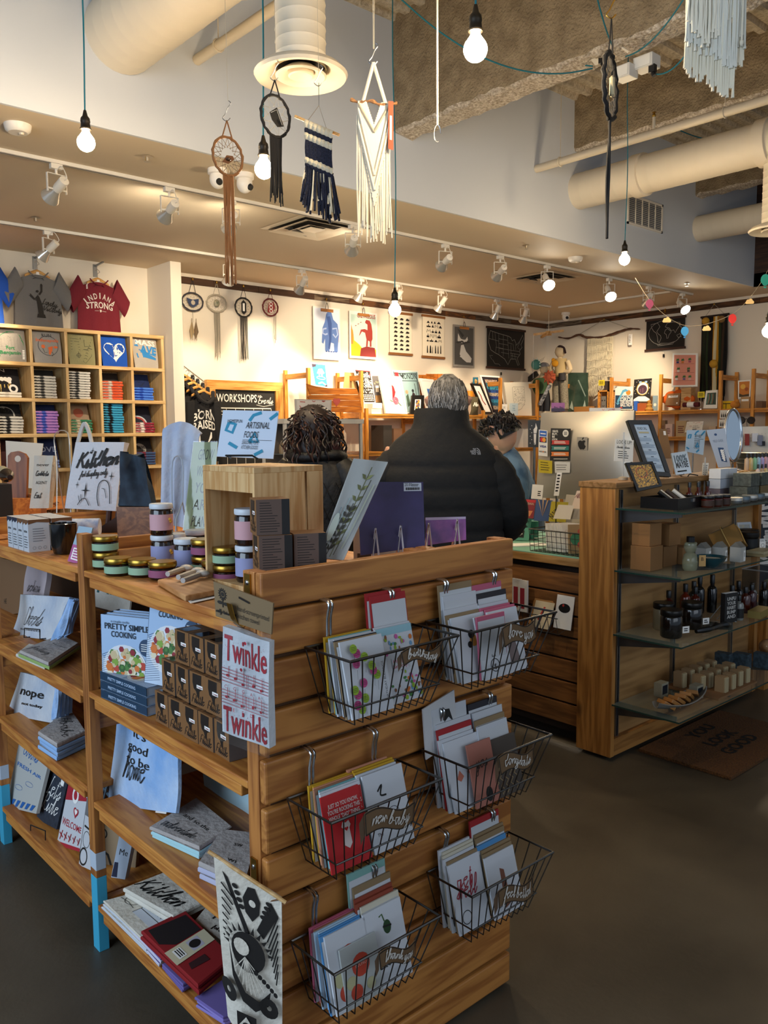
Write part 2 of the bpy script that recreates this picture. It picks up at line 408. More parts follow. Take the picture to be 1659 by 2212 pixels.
def rough_beam(x0,x1,z0):
 mb=MB();n=150
 rnd=random.Random(int(x0*10))
 for j in range(n):
  a=-3.6+(W+3.6)*j/n;b=-3.6+(W+3.6)*(j+1)/n
 jit=[[rnd.uniform(-.012,.012)for _ in range(6)]for _ in range(n+1)]
 vs=[]
 for j in range(n+1):
  y=-3.6+(W+3.6)*j/n;q=jit[j]
  vs+=[(x0,y,4.6),(x0,y,z0+.02+q[0]),(x0+.02+q[1]*.5,y,z0+q[2]),(x1-.02,y,z0+q[3]),(x1,y,z0+.02+q[4]),(x1,y,4.6)]
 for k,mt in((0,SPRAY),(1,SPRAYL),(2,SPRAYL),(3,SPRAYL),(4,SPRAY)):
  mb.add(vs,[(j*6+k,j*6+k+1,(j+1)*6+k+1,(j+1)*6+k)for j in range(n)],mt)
 return mb
struct('beam',rough_beam(4.19,4.40,3.655));struct('beam',rough_beam(6.365,6.54,3.99));struct('beam',rough_beam(8.53,8.70,3.99))
# crown strip and reclaimed-wood picture rail on the two shop walls
rnd=random.Random(3)
cols=['#7d6a55','#5b3a20','#8a7a66','#6d4526','#4d3423','#7a4f2a','#66594a']
mb=MB();x=4.1
while x<10.6:
 l=min(rnd.uniform(.5,1.1),10.6-x);c=rnd.choice(cols);mb.box(x,x+l-.003,8.078,8.1,3.095,3.163,wood(c,'#3c2818',0,1,.8));x+=l
struct('trim_1',mb)
mb=MB();y=8.078
while y>-1.5:
 l=rnd.uniform(.5,1.1);c=rnd.choice(cols[1:]);mb.box(10.598,10.62,y-l+.003,y,3.095,3.163,wood(c,'#33200f',1,1,.8));y-=l
struct('trim_2',mb)
struct('trim_3',MB().box(4.1,10.62,8.07,8.1,3.165,3.2,WALLM).box(10.59,10.62,-1.5,8.07,3.165,3.2,WALLM))
# -- ducts and pipes
def duct(x,z,r,y0,label,ringy=()):
 t=thing('duct',label,'duct',(x,W,z),None);mb=MB();n=28
 prof=[];y=W-.002
 k=0
 while y>y0:
  prof+=[(r,y),(r+.0015,y-.008),(r,y-.016)];y-=.11;k+=1
 vs=[];fs=[]
 for rr,yy in prof:
  for j in range(n):q=2*pi*j/n;vs.append((x+rr*cos(q),yy-.02*cos(q)*.5,z+rr*sin(q)))
 for i in range(len(prof)-1):
  for j in range(n):fs.append((i*n+j,i*n+(j+1)%n,(i+1)*n+(j+1)%n,(i+1)*n+j))
 mb.add(vs,fs,DUCT,True);mb.obj('pipe_run',t)
 for yy in ringy:MB().lathe([(r+.002,-.05),(r+.02,-.045),(r+.02,.045),(r+.002,.05)],DUCT,(x,yy,z),28,(0,1,0)).obj('joint_collar',t)
 return t
d1=duct(2.14,3.72,.205,-1.6,'wide white spiral duct leaving the upper wall at top left',(3.4,2.3))
d2=duct(6.44,3.655,.155,-1.6,'white spiral duct from the wall above the return grille, right of the round air diffuser',(3.95,2.9))
d3=duct(8.62,3.66,.135,-1.6,'shorter white spiral duct ending at the wall behind the rightmost air diffuser')
def diffuser(x,y,ztop,z,k,label):
 t=thing('air_diffuser',label,'air diffuser',(x,y,z));R=.105*k
 p=[]
 zz=z+.03*k
 while zz<ztop:p+=[(R,zz),(R+.003,zz+.006),(R,zz+.012)];zz+=.05
 p.append((R,ztop));MB().lathe(p,DUCT,(x,y,0),28,capped=False).obj('drop_duct',t)
 MB().lathe([(R-.004,z+.05*k),(R,z+.06*k),(R+.03*k,z+.05*k),(.175*k,z+.035*k),(.198*k,z+.012*k),(.19*k,z),(.165*k,z+.004*k),(.135*k,z+.02*k),(.105*k,z+.05*k)],DUCT,(x,y,0),36,capped=False).obj('outer_cone',t)
 MB().lathe([(.098*k,z+.075*k),(.10*k,z+.045*k)],BLACK,(x,y,0),28).obj('throat',t)
 MB().lathe([(.06*k,z+.04*k),(.108*k,z+.006*k),(.1*k,z),(.075*k,z+.01*k),(.05*k,z+.03*k)],DUCT,(x,y,0),32,capped=False).obj('middle_cone',t)
 MB().lathe([(.056*k,z+.028*k),(.054*k,z+.006*k),(.048*k,z+.002*k),(.02*k,z+.012*k),(.001,z+.014*k)],DUCT,(x,y,0),28).obj('inner_cone',t)
diffuser(2.14,2.90,3.54,2.98,.98,'round white air diffuser hanging below a drop duct, top centre left')
diffuser(6.44,2.80,3.54,2.99,1.0,'round white air diffuser cut off by the right edge of the view')
def pipe(x,z,r,y0,label):
 t=thing('sprinkler_pipe',label,'pipe',(x,W,z));MB().tube([(x,W-.002,z),(x,y0,z)],r,PIPE,12).obj('pipe_run',t)
 y=W-.25
 while y>y0:
  mb=MB().tube([(x+r*1.15*cos(a),y,z+r*1.15*sin(a))for a in[2*pi*i/12 for i in range(12)]],.005,PIPE,5,True)
  mb.tube([(x,y,z+r),(x,y,4.44)],.003,PIPE,5).obj('hanger',t);y-=1.4
 for yy in(W-1.1,):MB().tube([(x,yy,z+r),(x,yy,z+.12)],.012,PIPE,8).lathe([(.012,0),(.016,.01),(.006,.03),(.018,.034)],BRASS,(x,yy,z+.12),10).obj('sprinkler_head',t)
pipe(2.613,3.72,.03,-1.5,'thin white sprinkler pipe between the spiral duct and the diffuser drop')
pipe(5.83,3.732,.032,-1.5,'thin white sprinkler pipe running under the second beam')
# return-air grille on the upper wall
q=[V((7.25,W-.012,3.515)),V((7.85,W-.012,3.515)),V((7.85,W-.012,3.765)),V((7.25,W-.012,3.765))]
t=thing('air_grille','white louvred return air grille on the upper wall under the spiral duct','vent',(7.55,W,3.52))
mb=MB();mb.box(7.23,7.87,W-.012,W,3.5,3.52,WALLM).box(7.23,7.87,W-.012,W,3.76,3.78,WALLM).box(7.23,7.25,W-.012,W,3.5,3.78,WALLM).box(7.85,7.87,W-.012,W,3.5,3.78,WALLM)
for i in range(1,5):mb.box(7.25+.12*i-.004,7.25+.12*i+.004,W-.012,W,3.52,3.76,WALLM)
mb.obj('grille_frame',t)
mb=MB().box(7.25,7.85,W-.003,W-.001,3.52,3.76,C('#5b5e63',.8));mb.obj('backing',t)
mb=MB()
for i in range(13):mb.add([(7.25,W-.011,3.525+i*.018),(7.85,W-.011,3.525+i*.018),(7.85,W-.003,3.536+i*.018),(7.25,W-.003,3.536+i*.018)],[(0,1,2,3)],WALLM)
mb.obj('louvres',t)
# -- square ceiling diffusers in the soffit
def square_vent(x,y,a,label):
 t=thing('ceiling_vent',label,'vent',(x,y,ZC-.02));z=ZC
 MB().box(x-a*.8,x+a*.8,y-a*.8,y+a*.8,z-.002,z-.001,C('#2a2218',.8)).obj('throat',t)
 def ring(r0,r1,z0,z1):
  o=[(x-r0,y-r0,z0),(x+r0,y-r0,z0),(x+r0,y+r0,z0),(x-r0,y+r0,z0)];i=[(x-r1,y-r1,z1),(x+r1,y-r1,z1),(x+r1,y+r1,z1),(x-r1,y+r1,z1)]
  return MB().add(o+i,[(k,(k+1)%4,4+(k+1)%4,4+k)for k in range(4)],C('#d9ccb4',.35,.2))
 ring(a,a*.86,z-.004,z-.012).obj('vent_frame',t);ring(a*.84,a*.55,z-.03,z-.008).obj('vane',t);ring(a*.52,a*.25,z-.035,z-.012).obj('vane',t)
 MB().box(x-a*.24,x+a*.24,y-a*.24,y+a*.24,z-.026,z-.022,C('#d9ccb4',.35,.2)).obj('vane',t)
 MB().bar((x-a*.5,y+a*.3,z-.02),(x+a*.3,y+a*.6,z-.02),.05,.012,BLACK).obj('damper',t)
square_vent(4.24,5.62,.31,'square metal ceiling vent near the white macrame wall hanging')
square_vent(7.54,5.77,.28,'square metal ceiling vent over the middle of the shop, farther from view')
# -- track lighting
TW=C('#e4ddd0',.45)
def track(a,b,label,name='light_track'):
 t=thing(name,label,'light track',((a[0]+b[0])/2,(a[1]+b[1])/2,ZC-.03))
 MB().bar((*a,ZC-.012),(*b,ZC-.012),.038,.022,TW).obj('rail',t);MB().bar((*a,ZC-.0235),(*b,ZC-.0235),.012,.003,C('#777269',.6)).obj('slot',t)
track((-1,5.29),(9.85,5.29),'long white light track nearest the upper wall edge')
track((-1,7.04),(9.3,7.04),'long white light track nearest the picture wall')
track((9.45,7.0),(9.45,5.35),'short white conduit strip crossing between the two light tracks')
def track_light(x,y,aim,lit,label,W_=0,size=1.0):
 "head hung from the track; aim = point it looks at"
 z0=ZC-.025;t=thing('track_light',label,'track light',(x,y,z0-.2),'track lights under the soffit')
 MB().box(x-.035,x+.035,y-.018,y+.018,z0-.03,z0,TW).obj('adapter',t)
 MB().tube([(x,y,z0-.03),(x,y,z0-.06)],.008,TW,8).obj('stem',t)
 c=V((x,y,z0-.15));d=(V(aim)-c).normalized();s=d.cross(V((0,0,1))).normalized();k=.062
 mb=MB();p=[V((x,y,z0-.06)),V((x,y,z0-.06))+s*k,c+s*k,c-s*k,V((x,y,z0-.06))-s*k]
 mb.bar(p[4],p[1],.016,.004,TW);mb.bar(p[1],c+s*k-V((0,0,.02)),.004,.016,TW,up=d);mb.bar(p[4],c-s*k-V((0,0,.02)),.004,.016,TW,up=d)
 mb.tube([c-s*k,c+s*k],.006,TW,6);mb.obj('bracket',t)
 MB().lathe([(.012,-.10),(.03,-.098),(.031,-.02),(.028,0)],TW,c,16,d).obj('socket',t)
 MB().tube(spline([V((x,y,z0-.04)),V((x,y,z0-.05))-d*.07,c-d*.13,c-d*.1],4),.003,TW,5).obj('cord',t)
 bl=MB();bl.lathe([(.024,-.01),(.03,.02),(.056,.075),(.06,.09)],C('#d8d3c8',.2,.6),c,20,d,capped=False)
 bl.obj('lamp',t)
 face=C('#fff2da',.3,emit=30)if lit else C('#d8d4cc',.2)
 MB().lathe([(.059,.088),(.045,.096),(.001,.1)],face,c,20,d).obj('lamp_face',t)
 if W_:light('SPOT','track_spot',c+d*.115,W_,(1,.80,.55),aim,spot_size=rad(58),spot_blend=.75,shadow_soft_size=.05)
A1=5.29;A2=7.04
for px_,aim,lit,lb,wv in[(120,(1.6,8.1,1.9),0,'unlit track light far left beside the round smoke detector',55),(368,(3.0,8.1,2.2),1,'glaring lit track light under the first ceiling track, left of the tan dreamcatcher',0),(500,(4.3,8.1,2.1),1,'lit track light half hidden behind the tan dreamcatcher fringe',60),(762,(6.0,7.9,1.9),1,'lit track light turned sideways beside the white macrame hanging',0),(962,(6.6,8.1,2.3),0,'unlit track light right of the white macrame hanging, on the first track',60),(1081,(7.6,8.1,2.1),0,'unlit track light fifth from the far end of the first track, over the whale print',60),(1183,(5.4,3.2,.9),1,'lit track light aimed at the counter, left of the second ceiling vent end',0),(1318,(6.5,3.4,.9),1,'lit track light below the blue wall above the corner, right of the ceiling vent',0),(1404,(10.6,7.0,1.8),0,'track light above the purple balloon of the bunting',70),(1478,(8.5,3.0,1.0),1,'lit track light at the far end of the first track',60)]:
 p=at(px_,340 if px_<200 else 500,Y=A1);track_light(p.x,A1,aim,lit,lb,wv)
for px_,py_,aim,lit,lb,wv in[(103,497,(2.0,8.1,2.2),0,'unlit track light above the grey t-shirt',26),(495,560,(4.55,8.1,1.8),0,'unlit track light at the tail of the tan dreamcatcher fringe',22),(652,583,(5.35,8.1,2.3),0,'unlit track light above the red dreamcatcher',22),(780,600,(5.75,8.1,1.7),0,'unlit track light above the red dinosaur print',42),(858,615,(6.5,8.1,1.8),1,'lit track light directly behind the long corded bulb',36),(953,630,(7.0,8.1,1.8),0,'unlit track light above the landmark silhouette scroll',34),(1073,645,(8.4,8.1,1.7),0,'unlit track light above the black map of the states',16),(1134,655,(9.3,8.1,1.6),0,'unlit track light last before the corner on the second track',16)]:
 p=at(px_,py_,Y=A2);track_light(p.x,A2,aim,lit,lb,wv)
# -- small ceiling fittings
def smoke(x,y,label):
 t=thing('smoke_detector',label,'smoke detector',(x,y,ZC-.04))
 MB().lathe([(.001,-.042),(.05,-.042),(.065,-.03),(.07,-.012),(.072,0)],C('#e6ded2',.4),(x,y,ZC),28).obj('housing',t)
 MB().lathe([(.001,-.052),(.012,-.052),(.016,-.04)],C('#cdbfa9',.4),(x+.015,y-.01,ZC),14).obj('test_button',t)
p=at(38,270,Z=ZC);smoke(p.x,p.y,'round white smoke detector at upper left of the soffit')
p=at(1243,556,Z=ZC);smoke(p.x,p.y,'round white smoke detector near the corner of the soffit')
def sprinkler(x,y,label):
 mb=MB().lathe([(.02,0),(.035,-.006),(.008,-.008),(.008,-.03),(.02,-.034),(.001,-.036)],C('#c9bba4',.35,.5),(x,y,ZC),14)
 mb.tube([(x-.012,y,ZC-.008),(x-.012,y,ZC-.03)],.002,BRASS,4).obj('ceiling_sprinkler',None,label,'sprinkler')
for a,b,l in((318,337,'ceiling sprinkler head left of the tan dreamcatcher'),(77,469,'ceiling sprinkler head above the grey t-shirt'),(1137,530,'ceiling sprinkler head right of the long corded bulb'),(1484,612,'ceiling sprinkler head near the end of the first track')):
 p=at(a,b,Z=ZC);sprinkler(p.x,p.y,l)
def dome_camera(px_,py_,look,label):
 p=at(px_,py_,Z=ZC-.05);t=thing('dome_camera',label,'security camera',(p.x,p.y,ZC-.12));x,y=p.x,p.y
 MB().lathe([(.052,-.035),(.062,-.03),(.062,0)],C('#ece6dc',.35),(x,y,ZC),22).obj('base',t)
 MB().ell((x,y,ZC-.06),(.052,.052,.062),C('#ece6dc',.3),18,12).obj('dome',t)
 d=V(look).normalized();MB().lathe([(.001,.066),(.018,.064),(.022,.045)],BLACK,(x,y,ZC-.06),16,d).obj('lens',t)
dome_camera(470,383,(-.3,-1,-.7),'white dome camera left of the tan dreamcatcher');dome_camera(528,393,(.4,-1,-.7),'white dome camera right of the tan dreamcatcher');dome_camera(1222,683,(-.5,-.9,-.4),'white dome camera in the far corner under the soffit')
# == wall displays
def loft(mb,secs,m,cap=True):
 "secs: lists of points, one ring each"
 n=len(secs[0]);vs=[p for s in secs for p in s];fs=[]
 for i in range(len(secs)-1):
  for j in range(n):fs.append((i*n+j,i*n+(j+1)%n,(i+1)*n+(j+1)%n,(i+1)*n+j))
 if cap:fs+=[tuple(range(n-1,-1,-1)),tuple((len(secs)-1)*n+j for j in range(n))]
 return mb.add(vs,fs,m,True)
def oval(c,a,b,n=14):c=V(c);a=V(a);b=V(b);return[c+a*cos(2*pi*i/n)+b*sin(2*pi*i/n)for i in range(n)]
# -- t-shirt cubbies on the left
CUB=wood('#e0bd84','#c99e62',0,.8,.5);CUBZ=wood('#e0bd84','#c99e62',2,.8,.5)
XD=[1.39,1.71,2.03,2.352,2.672,2.989,3.306,3.627,3.955];ZD=[.23,.55,.87,1.19,1.51,1.83,2.15,2.475]
t=thing('cubby_shelf','wide maple cubby shelf of square compartments holding folded t-shirts','shelf',(2.7,7.92,0))
for i,x in enumerate(XD):MB().box(x-.014,x+.014,7.755,8.08,0,2.475,CUBZ).obj('side_panel' if i in(0,8)else 'divider',t,bevel=.002)
for z in ZD:MB().box(XD[0]-.014,XD[-1]+.014,7.75,8.08,z-.016,z+.016,CUB).obj('shelf_board',t,bevel=.002)
MB().box(XD[0],XD[-1],8.082,8.09,0,2.475,CUBZ).obj('back_panel',t)
def shirt_front(i,r,mat,label,art,dy=.0,w=.26,h=.285,lean=.05):
 "folded shirt standing in cell i of row r (r = index of the shelf below), its print to the front"
 cx=(XD[i]+XD[i+1])/2;z0=ZD[r]+.017;y0=7.775+dy
 def f(u,v):
  x=(u-.5)*w*(1-.06*(1-v));y=y0+lean*v-.022*(1-(2*u-1)**2)*(1-(2*v-1)**4)+.006*sin(9*u+5*v);return(cx+x,y,z0+v*h)
 mb=MB();mb.grid(f,10,10,mat,.03)
 q=[f(0,0),f(1,0),f(1,1),f(0,1)];p=PR(mb,*q);p.map=f;p.k=4;art(p)
 return mb.obj('folded_shirt',None,label,'shirt','shirts standing in the cubbies')
GREY=C('#8c8680',.9,fuzz=90);DK=C('#17171b',.9,fuzz=90)
def a_fort(p):
 g=C('#14703f',.8);p.poly([(.08,.15),(.92,.15),(.92,.6),(.82,.82),(.6,.93),(.4,.93),(.18,.82),(.08,.6)],g)
 for i in range(7):p.rect(.17+.11*i,.45,.19+.11*i,.8-.03*abs(i-3),GREY)
 p.line([(.3,.5),(.5,.72),(.42,.8)],.006,GREY);p.rect(.1,.15,.9,.36,GREY);p.text('Fort',.45,.37,.03,g,bold=.02);p.text('Benjamin',.45,.22,.03,g,.18,bold=.02)
 for i in range(6):p.rect(.86,.08+.05*i,.94,.115+.05*i,WHITE)
shirt_front(3,6,C('#8a857d',.9,fuzz=90),'grey folded shirt with a green arched forest print, top row far left',a_fort)
def a_run(p):
 o=C('#e2703a',.8);p.ring(.52,.55,.36,.005,C('#4a4a52',.8));p.text('RUN',.5,.83,.03,BLACK,.08);p.text('Indianapolis',.5,.68,.028,o,.2,shear=.15,bold=.02)
 p.circ(.33,.52,.07,o);p.circ(.78,.52,.08,o,.04);p.poly([(.5,.5),(.68,.55),(.66,.42),(.55,.25),(.5,.3),(.52,.4)],o);p.line([(.3,.46),(.36,.32),(.45,.34)],.004,BLACK);p.line([(.6,.4),(.68,.3),(.62,.22)],.004,BLACK)
shirt_front(4,6,C('#9c9791',.9,fuzz=90),'light grey folded shirt with a round orange script print',a_run)
def a_map(p):
 b=C('#3f3f33',.8);p.line([(.48,.88),(.5,.1),(.6,.05),(.85,.3),(.92,.85),(.48,.88)],.003,b)
 for i in range(5):p.line([(.1,.85-.09*i),(.42,.84-.09*i)],.003,b)
 p.ring(.34,.3,.07,.003,b);p.line([(.34,.2),(.34,.42)],.003,b);p.line([(.25,.3),(.44,.3)],.003,b)
 for i in range(7):p.line([(.52+.05*i,.2+.09*i),(.6+.04*i,.22+.09*i),(.66+.03*i,.18+.09*i)],.003,b)
 p.line([(.55,.5),(.7,.5),(.75,.56),(.88,.52)],.004,b);p.line([(.6,.82),(.6,.6),(.85,.62)],.003,b)
shirt_front(5,6,C('#8f8a62',.9,fuzz=90),'khaki folded shirt with a fine black line map',a_map)
def heart(p,cx,cy,s,m):
 P=[]
 for i in range(24):a=2*pi*i/24;P.append((cx+s*sin(a)**3,cy+s*(.81*cos(a)-.31*cos(2*a)-.12*cos(3*a)-.06*cos(4*a))*p.w/p.h))
 p.poly(P[::-1],m)
def a_love(p):
 heart(p,.5,.52,.42,WHITE);b=C('#1d4fa8',.8);p.text('LOVE',.5,.55,.048,b,.165,bold=.03);p.text('INDY',.5,.34,.042,b,.12,bold=.03)
shirt_front(6,6,C('#1450b4',.9,fuzz=90),'bright blue folded shirt with a white heart print',a_love)
def a_mass(p):
 b=C('#2d86c9',.8);p.text('MASS',.5,.78,.05,WHITE,.2,bold=.03,rot=-.1);p.text('AVE',.58,.5,.07,b,.17,bold=.04,rot=-.12);p.poly([(.1,.48),(.3,.62),(.9,.35),(.9,.28),(.4,.36),(.14,.34)],b);p.poly([(.05,.75),(.14,.95),(.2,.72)],b);p.line([(.2,.62),(.9,.42)],.01,b)
shirt_front(7,6,C('#b9b0a4',.9,fuzz=90),'pale grey folded shirt with slanting blue block letters',a_mass)
def a_plain(c1,txt,c2='#b9b4aa'):
 return lambda p:p.text(txt,.5,.55,.05,C(c2,.8),.2,bold=.02)if txt else None
def a_beer(p):
 y=C('#c99a2c',.6);p.rect(.15,.05,.62,.5,y);p.rect(.12,.5,.66,.62,WHITE)
 for i in range(4):p.circ(.18+.14*i,.64,.09,WHITE)
 p.ring(.7,.32,.14,.02,WHITE);p.text('IN',.35,.88,.03,WHITE,.06)
 for i in range(3):p.rect(.22+.14*i,.08,.25+.14*i,.46,C('#e6c76a',.6))
def a_mid(p):p.circ(.35,.6,.4,C('#a9a7a2',.8));p.text('MID',.35,.7,.05,BLACK,.1,bold=.03);p.text('WEST',.35,.45,.05,BLACK,.14,bold=.03)
def a_torch(p):
 r=C('#a35a48',.8);p.circ(.55,.72,.2,r);p.poly([(.28,.2),(.34,.2),(.4,.5),(.22,.5)],C('#4a2a24',.8))
 for i in range(7):p.circ(.15+.12*i,.35+.06*(i%3),.02,C('#4a2a24',.8))
def a_rain(p):
 for r,c in((.42,'#b8c4cc'),(.36,'#a83a3a'),(.28,'#20242c')):p.circ(.35,.3,r,C(c,.8),a0=0,a1=pi)
for i,r,c,art,l in[(3,5,'#17151a',a_beer,'black shirt with a gold beer mug print, second row'),(4,5,'#2c2c2a',a_plain('',''),'charcoal shirt leaning behind a grey striped stack, second row'),(5,5,'#25252a',a_plain('','ad'),'charcoal shirt with a script ending in ad, second row'),(6,5,'#241f20',a_plain('','INDY','#5a2f22'),'black shirt with a dull red print behind the orange stack'),(7,5,'#1b2c5e',a_plain('','17','#16244a'),'navy shirt behind the blue stack, second row'),(3,4,'#15151a',a_mid,'black shirt with a grey midwest roundel, third row'),(4,4,'#1f2c58',a_plain('',''),'dark blue shirt behind the lilac stack'),(5,4,'#a9927a',a_torch,'tan shirt with a rose sun and torch print'),(6,4,'#141418',a_plain('','THEN','#2a2a30'),'black shirt behind the turquoise stack'),(7,4,'#171a2e',a_rain,'navy shirt with a rainbow arc print'),(4,3,'#22305a',a_plain('','LOVE','#9aa6c8'),'navy shirt lettered in pale blue, fourth row'),(5,3,'#2a2022',a_plain('',''),'dark shirt behind the white tote handles, fourth row'),(6,3,'#1c1a1c',a_plain('',''),'black shirt behind the white tote, fourth row'),(7,3,'#1a1a1e',lambda p:(p.circ(.4,.55,.3,C('#8d8b88',.8)),p.text('most',.4,.6,.04,BLACK,.12),p.text('best',.4,.45,.04,BLACK,.12)),'black shirt with a grey oval print, fourth row'),(3,3,'#3a1a1c',a_plain('',''),'dark red shirt behind the oval white card, fourth row')]:
 shirt_front(i,r,C(c,.9,fuzz=90),l,art,.14,.24,.27,.1)
def folded(c1,c2,cx,y0,z0,th,w,dx):
 "one folded shirt lying flat: rounded fold to the front, printed cloth showing on the fold"
 m1=C(c1,.9,fuzz=90);m2=mottled(c1,c2,14,.9,(1,1,3),det=2,lo=.45,hi=.55);mb=MB();d=.17;secs=[]
 for k in range(7):
  u=k/6;x=cx+dx+(u-.5)*w;e=th*(.5-.04*abs(u-.5));q=[]
  for a in range(10):an=pi/2+pi*a/9;q.append(V((x,y0+.02+.02*cos(an)+.004*sin(7*u+z0*90),z0+e+e*sin(an))))
  q+=[V((x,y0+d,z0+.001)),V((x,y0+d,z0+2*e))];secs.append(q)
 n=12;vs=[p for s in secs for p in s];f1=[];f2=[]
 for i in range(6):
  for j in range(n):(f2 if j<9 else f1).append((i*n+j,i*n+(j+1)%n,(i+1)*n+(j+1)%n,(i+1)*n+j))
 mb.add(vs,f2,m2,True);mb.add(vs,f1+[tuple(range(n-1,-1,-1)),tuple(6*n+j for j in range(n))],m1,True)
 return mb
for i,r,n,cl,lb in[(3,5,2,('#c9c2b6','#e6dfd2'),'white'),(4,5,8,('#3c3c3a','#d8d3c8'),'grey and white'),(5,5,11,('#2c2c2c','#e2ded6'),'black and white'),(6,5,7,('#c9c0b4','#d4532a'),'grey and orange'),(7,5,5,('#1c4bb8','#4a7fe0'),'blue'),(3,4,6,('#1c1c1e','#c9c6bf'),'black and grey'),(4,4,8,('#4a62c8','#c78fd8'),'lilac and blue'),(5,4,5,('#e0cfae','#3f8a64'),'cream and green'),(6,4,12,('#10141c','#3aa0c8'),'black and turquoise'),(7,4,4,('#d8d0cc','#8a1c34'),'red and white'),(4,3,3,('#22305a','#8a9ac8'),'navy'),(7,3,5,('#7a1c2a','#35507a'),'red and navy'),(6,3,4,('#3a8a5a','#c8c8c0'),'green')]:
 th=.026 if n<9 else .0235;cx=(XD[i]+XD[i+1])/2-.03;rn=random.Random(i*10+r);where={5:'second',4:'third',3:'fourth'}[r]
 base=folded(*cl,cx,7.80,ZD[r]+.017,th,.205,0).obj('stacked_shirt',None,f'{lb} folded t-shirt in the stack in a {where} row cubby','shirt',f'{lb} stack, {where} row')
 for k in range(1,n):cp(base,dl=(rn.uniform(-.008,.008),rn.uniform(-.006,.006),k*th))
# -- shirts on the wall above
def hanger(t,c,wid,mat):
 c=V(c);mb=MB();P=[]
 for k in range(9):u=k/8*2-1;P.append(c+V((u*wid,0,-.012-.05*abs(u)**1.3)))
 secs=[oval(p,(0,0,.016-.004*abs(i/4-1)),(0,.007,0),8)for i,p in enumerate(P)];loft(mb,secs,mat);mb.obj('hanger',t)
 MB().tube(spline([c+V(q)for q in((0,0,-.01),(0,0,.035),(.022,0,.055),(.0,0,.078),(-.02,0,.062))],4),.0025,CHROME,5).obj('hanger_hook',t)
def tee(c,hw,hh,mat,label,art,tag_w=True,sleeves=True,grp=None):
 c=V(c);t=thing('t_shirt',label,'t-shirt',c-V((0,0,hh)),grp)
 def wd(v):return hw*(.42+.58*min(1,v/.09)**.6)*(1+.09*max(0,v-.3))
 def f(u,v):
  x=(2*u-1)*wd(v);z=-.012-v*hh-.055*abs(2*u-1)**1.5*(1-v)-(.05*(1-(2*u-1)**2)if v<.01 else 0);y=-.03*cos(pi*(u-.5))*(.4+.6*min(1,v*4))+.008*sin(11*u)*v+.006*sin(23*u+2)*v
  return(c.x+x,c.y+y,c.z+z)
 mb=MB();mb.grid(f,20,16,mat,-.03)
 p=PR(mb,f(0,1),f(1,1),f(1,0),f(0,0));p.map=lambda x,y:f(.5+(x-.5),1-y);p.k=10;art(p);mb.obj('body',t)
 if sleeves:
  for s in(-1,1):
   mb=MB();secs=[]
   for k in range(6):
    u=k/5;q=c+V((s*(hw*.80+u*hw*.62),-.004,-.085-u*.19));a=V((.36,0,.93))*(.098-.012*u);a.x*=s;secs.append(oval(q,a,(0,.03+.006*u,0),12))
   loft(mb,secs,mat,False);mb.obj('sleeve',t)
 mb=MB();mb.tube(spline([c+V((x,-.03-.01*(1-abs(x)/.09),-.02-.055*(1-(x/.09)**2)))for x in(-.09,-.06,-.02,.02,.06,.09)],3),.006,mat,6).obj('collar',t)
 if tag_w:MB().box(c.x-.013,c.x+.013,c.y-.012,c.y-.010,c.z-.07,c.z-.02,WHITE).obj('neck_label',t)
 hanger(t,c,hw*.55,wood('#d9a45a','#b87f3a',0,1,.5));return t
def a_lady(p):
 k=C('#26221e',.8);p.poly([(.42,.22),(.62,.22),(.6,.28),(.44,.28)],k);p.poly([(.46,.28),(.58,.28),(.56,.42),(.5,.55),(.46,.6),(.42,.55),(.44,.42)],k);p.circ(.45,.655,.035,k)
 p.line([(.49,.6),(.545,.66),(.55,.76)],.014,k);p.line([(.45,.57),(.38,.52),(.3,.6)],.012,k);p.line([(.3,.62),(.42,.5)],.006,k);p.poly([(.52,.76),(.58,.76),(.56,.79),(.54,.79)],k)
 p.script('Lady',.72,.45,.11,k,.005);p.script('Victory',.77,.35,.13,k,.005)
tee(at(80,583,Y=7.93),.205,.54,C('#6f6d6b',.9,fuzz=60),'grey t-shirt on a wooden hanger with a black statue print',a_lady)
def a_ind(p):
 s='INDIANA'
 for i,ch in enumerate(s):u=(i-3)/3;p.text(ch,.5+u*.3,.62-.07*u*u,.05,C('#d8cfc6',.8),.024 if ch!='I' else .008,bold=.015,rot=-u*.5)
 p.text('STRONG',.5,.44,.055,C('#d8cfc6',.8),.19,bold=.02);p.rect(.36,.385,.46,.39,C('#d8cfc6',.8));p.rect(.54,.385,.64,.39,C('#d8cfc6',.8));p.poly([(.48,.41),(.53,.41),(.525,.37),(.49,.36)],C('#d8cfc6',.8))
 for i in range(5):p.rect(.19,.83+.025*i,.225,.845+.025*i,WHITE)
tee(at(211,600,Y=7.93),.20,.50,C('#6d1524',.9,fuzz=60),'dark red t-shirt on a wooden hanger with cream lettering',a_ind)
tee(at(-52,570,Y=7.93),.20,.5,C('#1c4fb0',.9,fuzz=60),'blue t-shirt mostly cut off by the left edge',lambda p:None)
for x,y,l in((75,566,'steel wall bracket holding the grey t-shirt'),(205,583,'steel wall bracket holding the dark red t-shirt')):
 p=at(x,y,Y=8.1);q=at(x+8,y-3,Y=7.93);t=thing('wall_bracket',l,'bracket',p);MB().box(p.x-.02,p.x+.02,8.09,8.1,p.z-.07,p.z+.05,STEEL).obj('plate',t)
 MB().bar((p.x,8.09,p.z+.035),(p.x,7.90,p.z+.045),.014,.014,STEEL).bar((p.x,7.9,p.z+.03),(p.x,7.9,p.z+.075),.012,.012,STEEL).obj('arm',t)
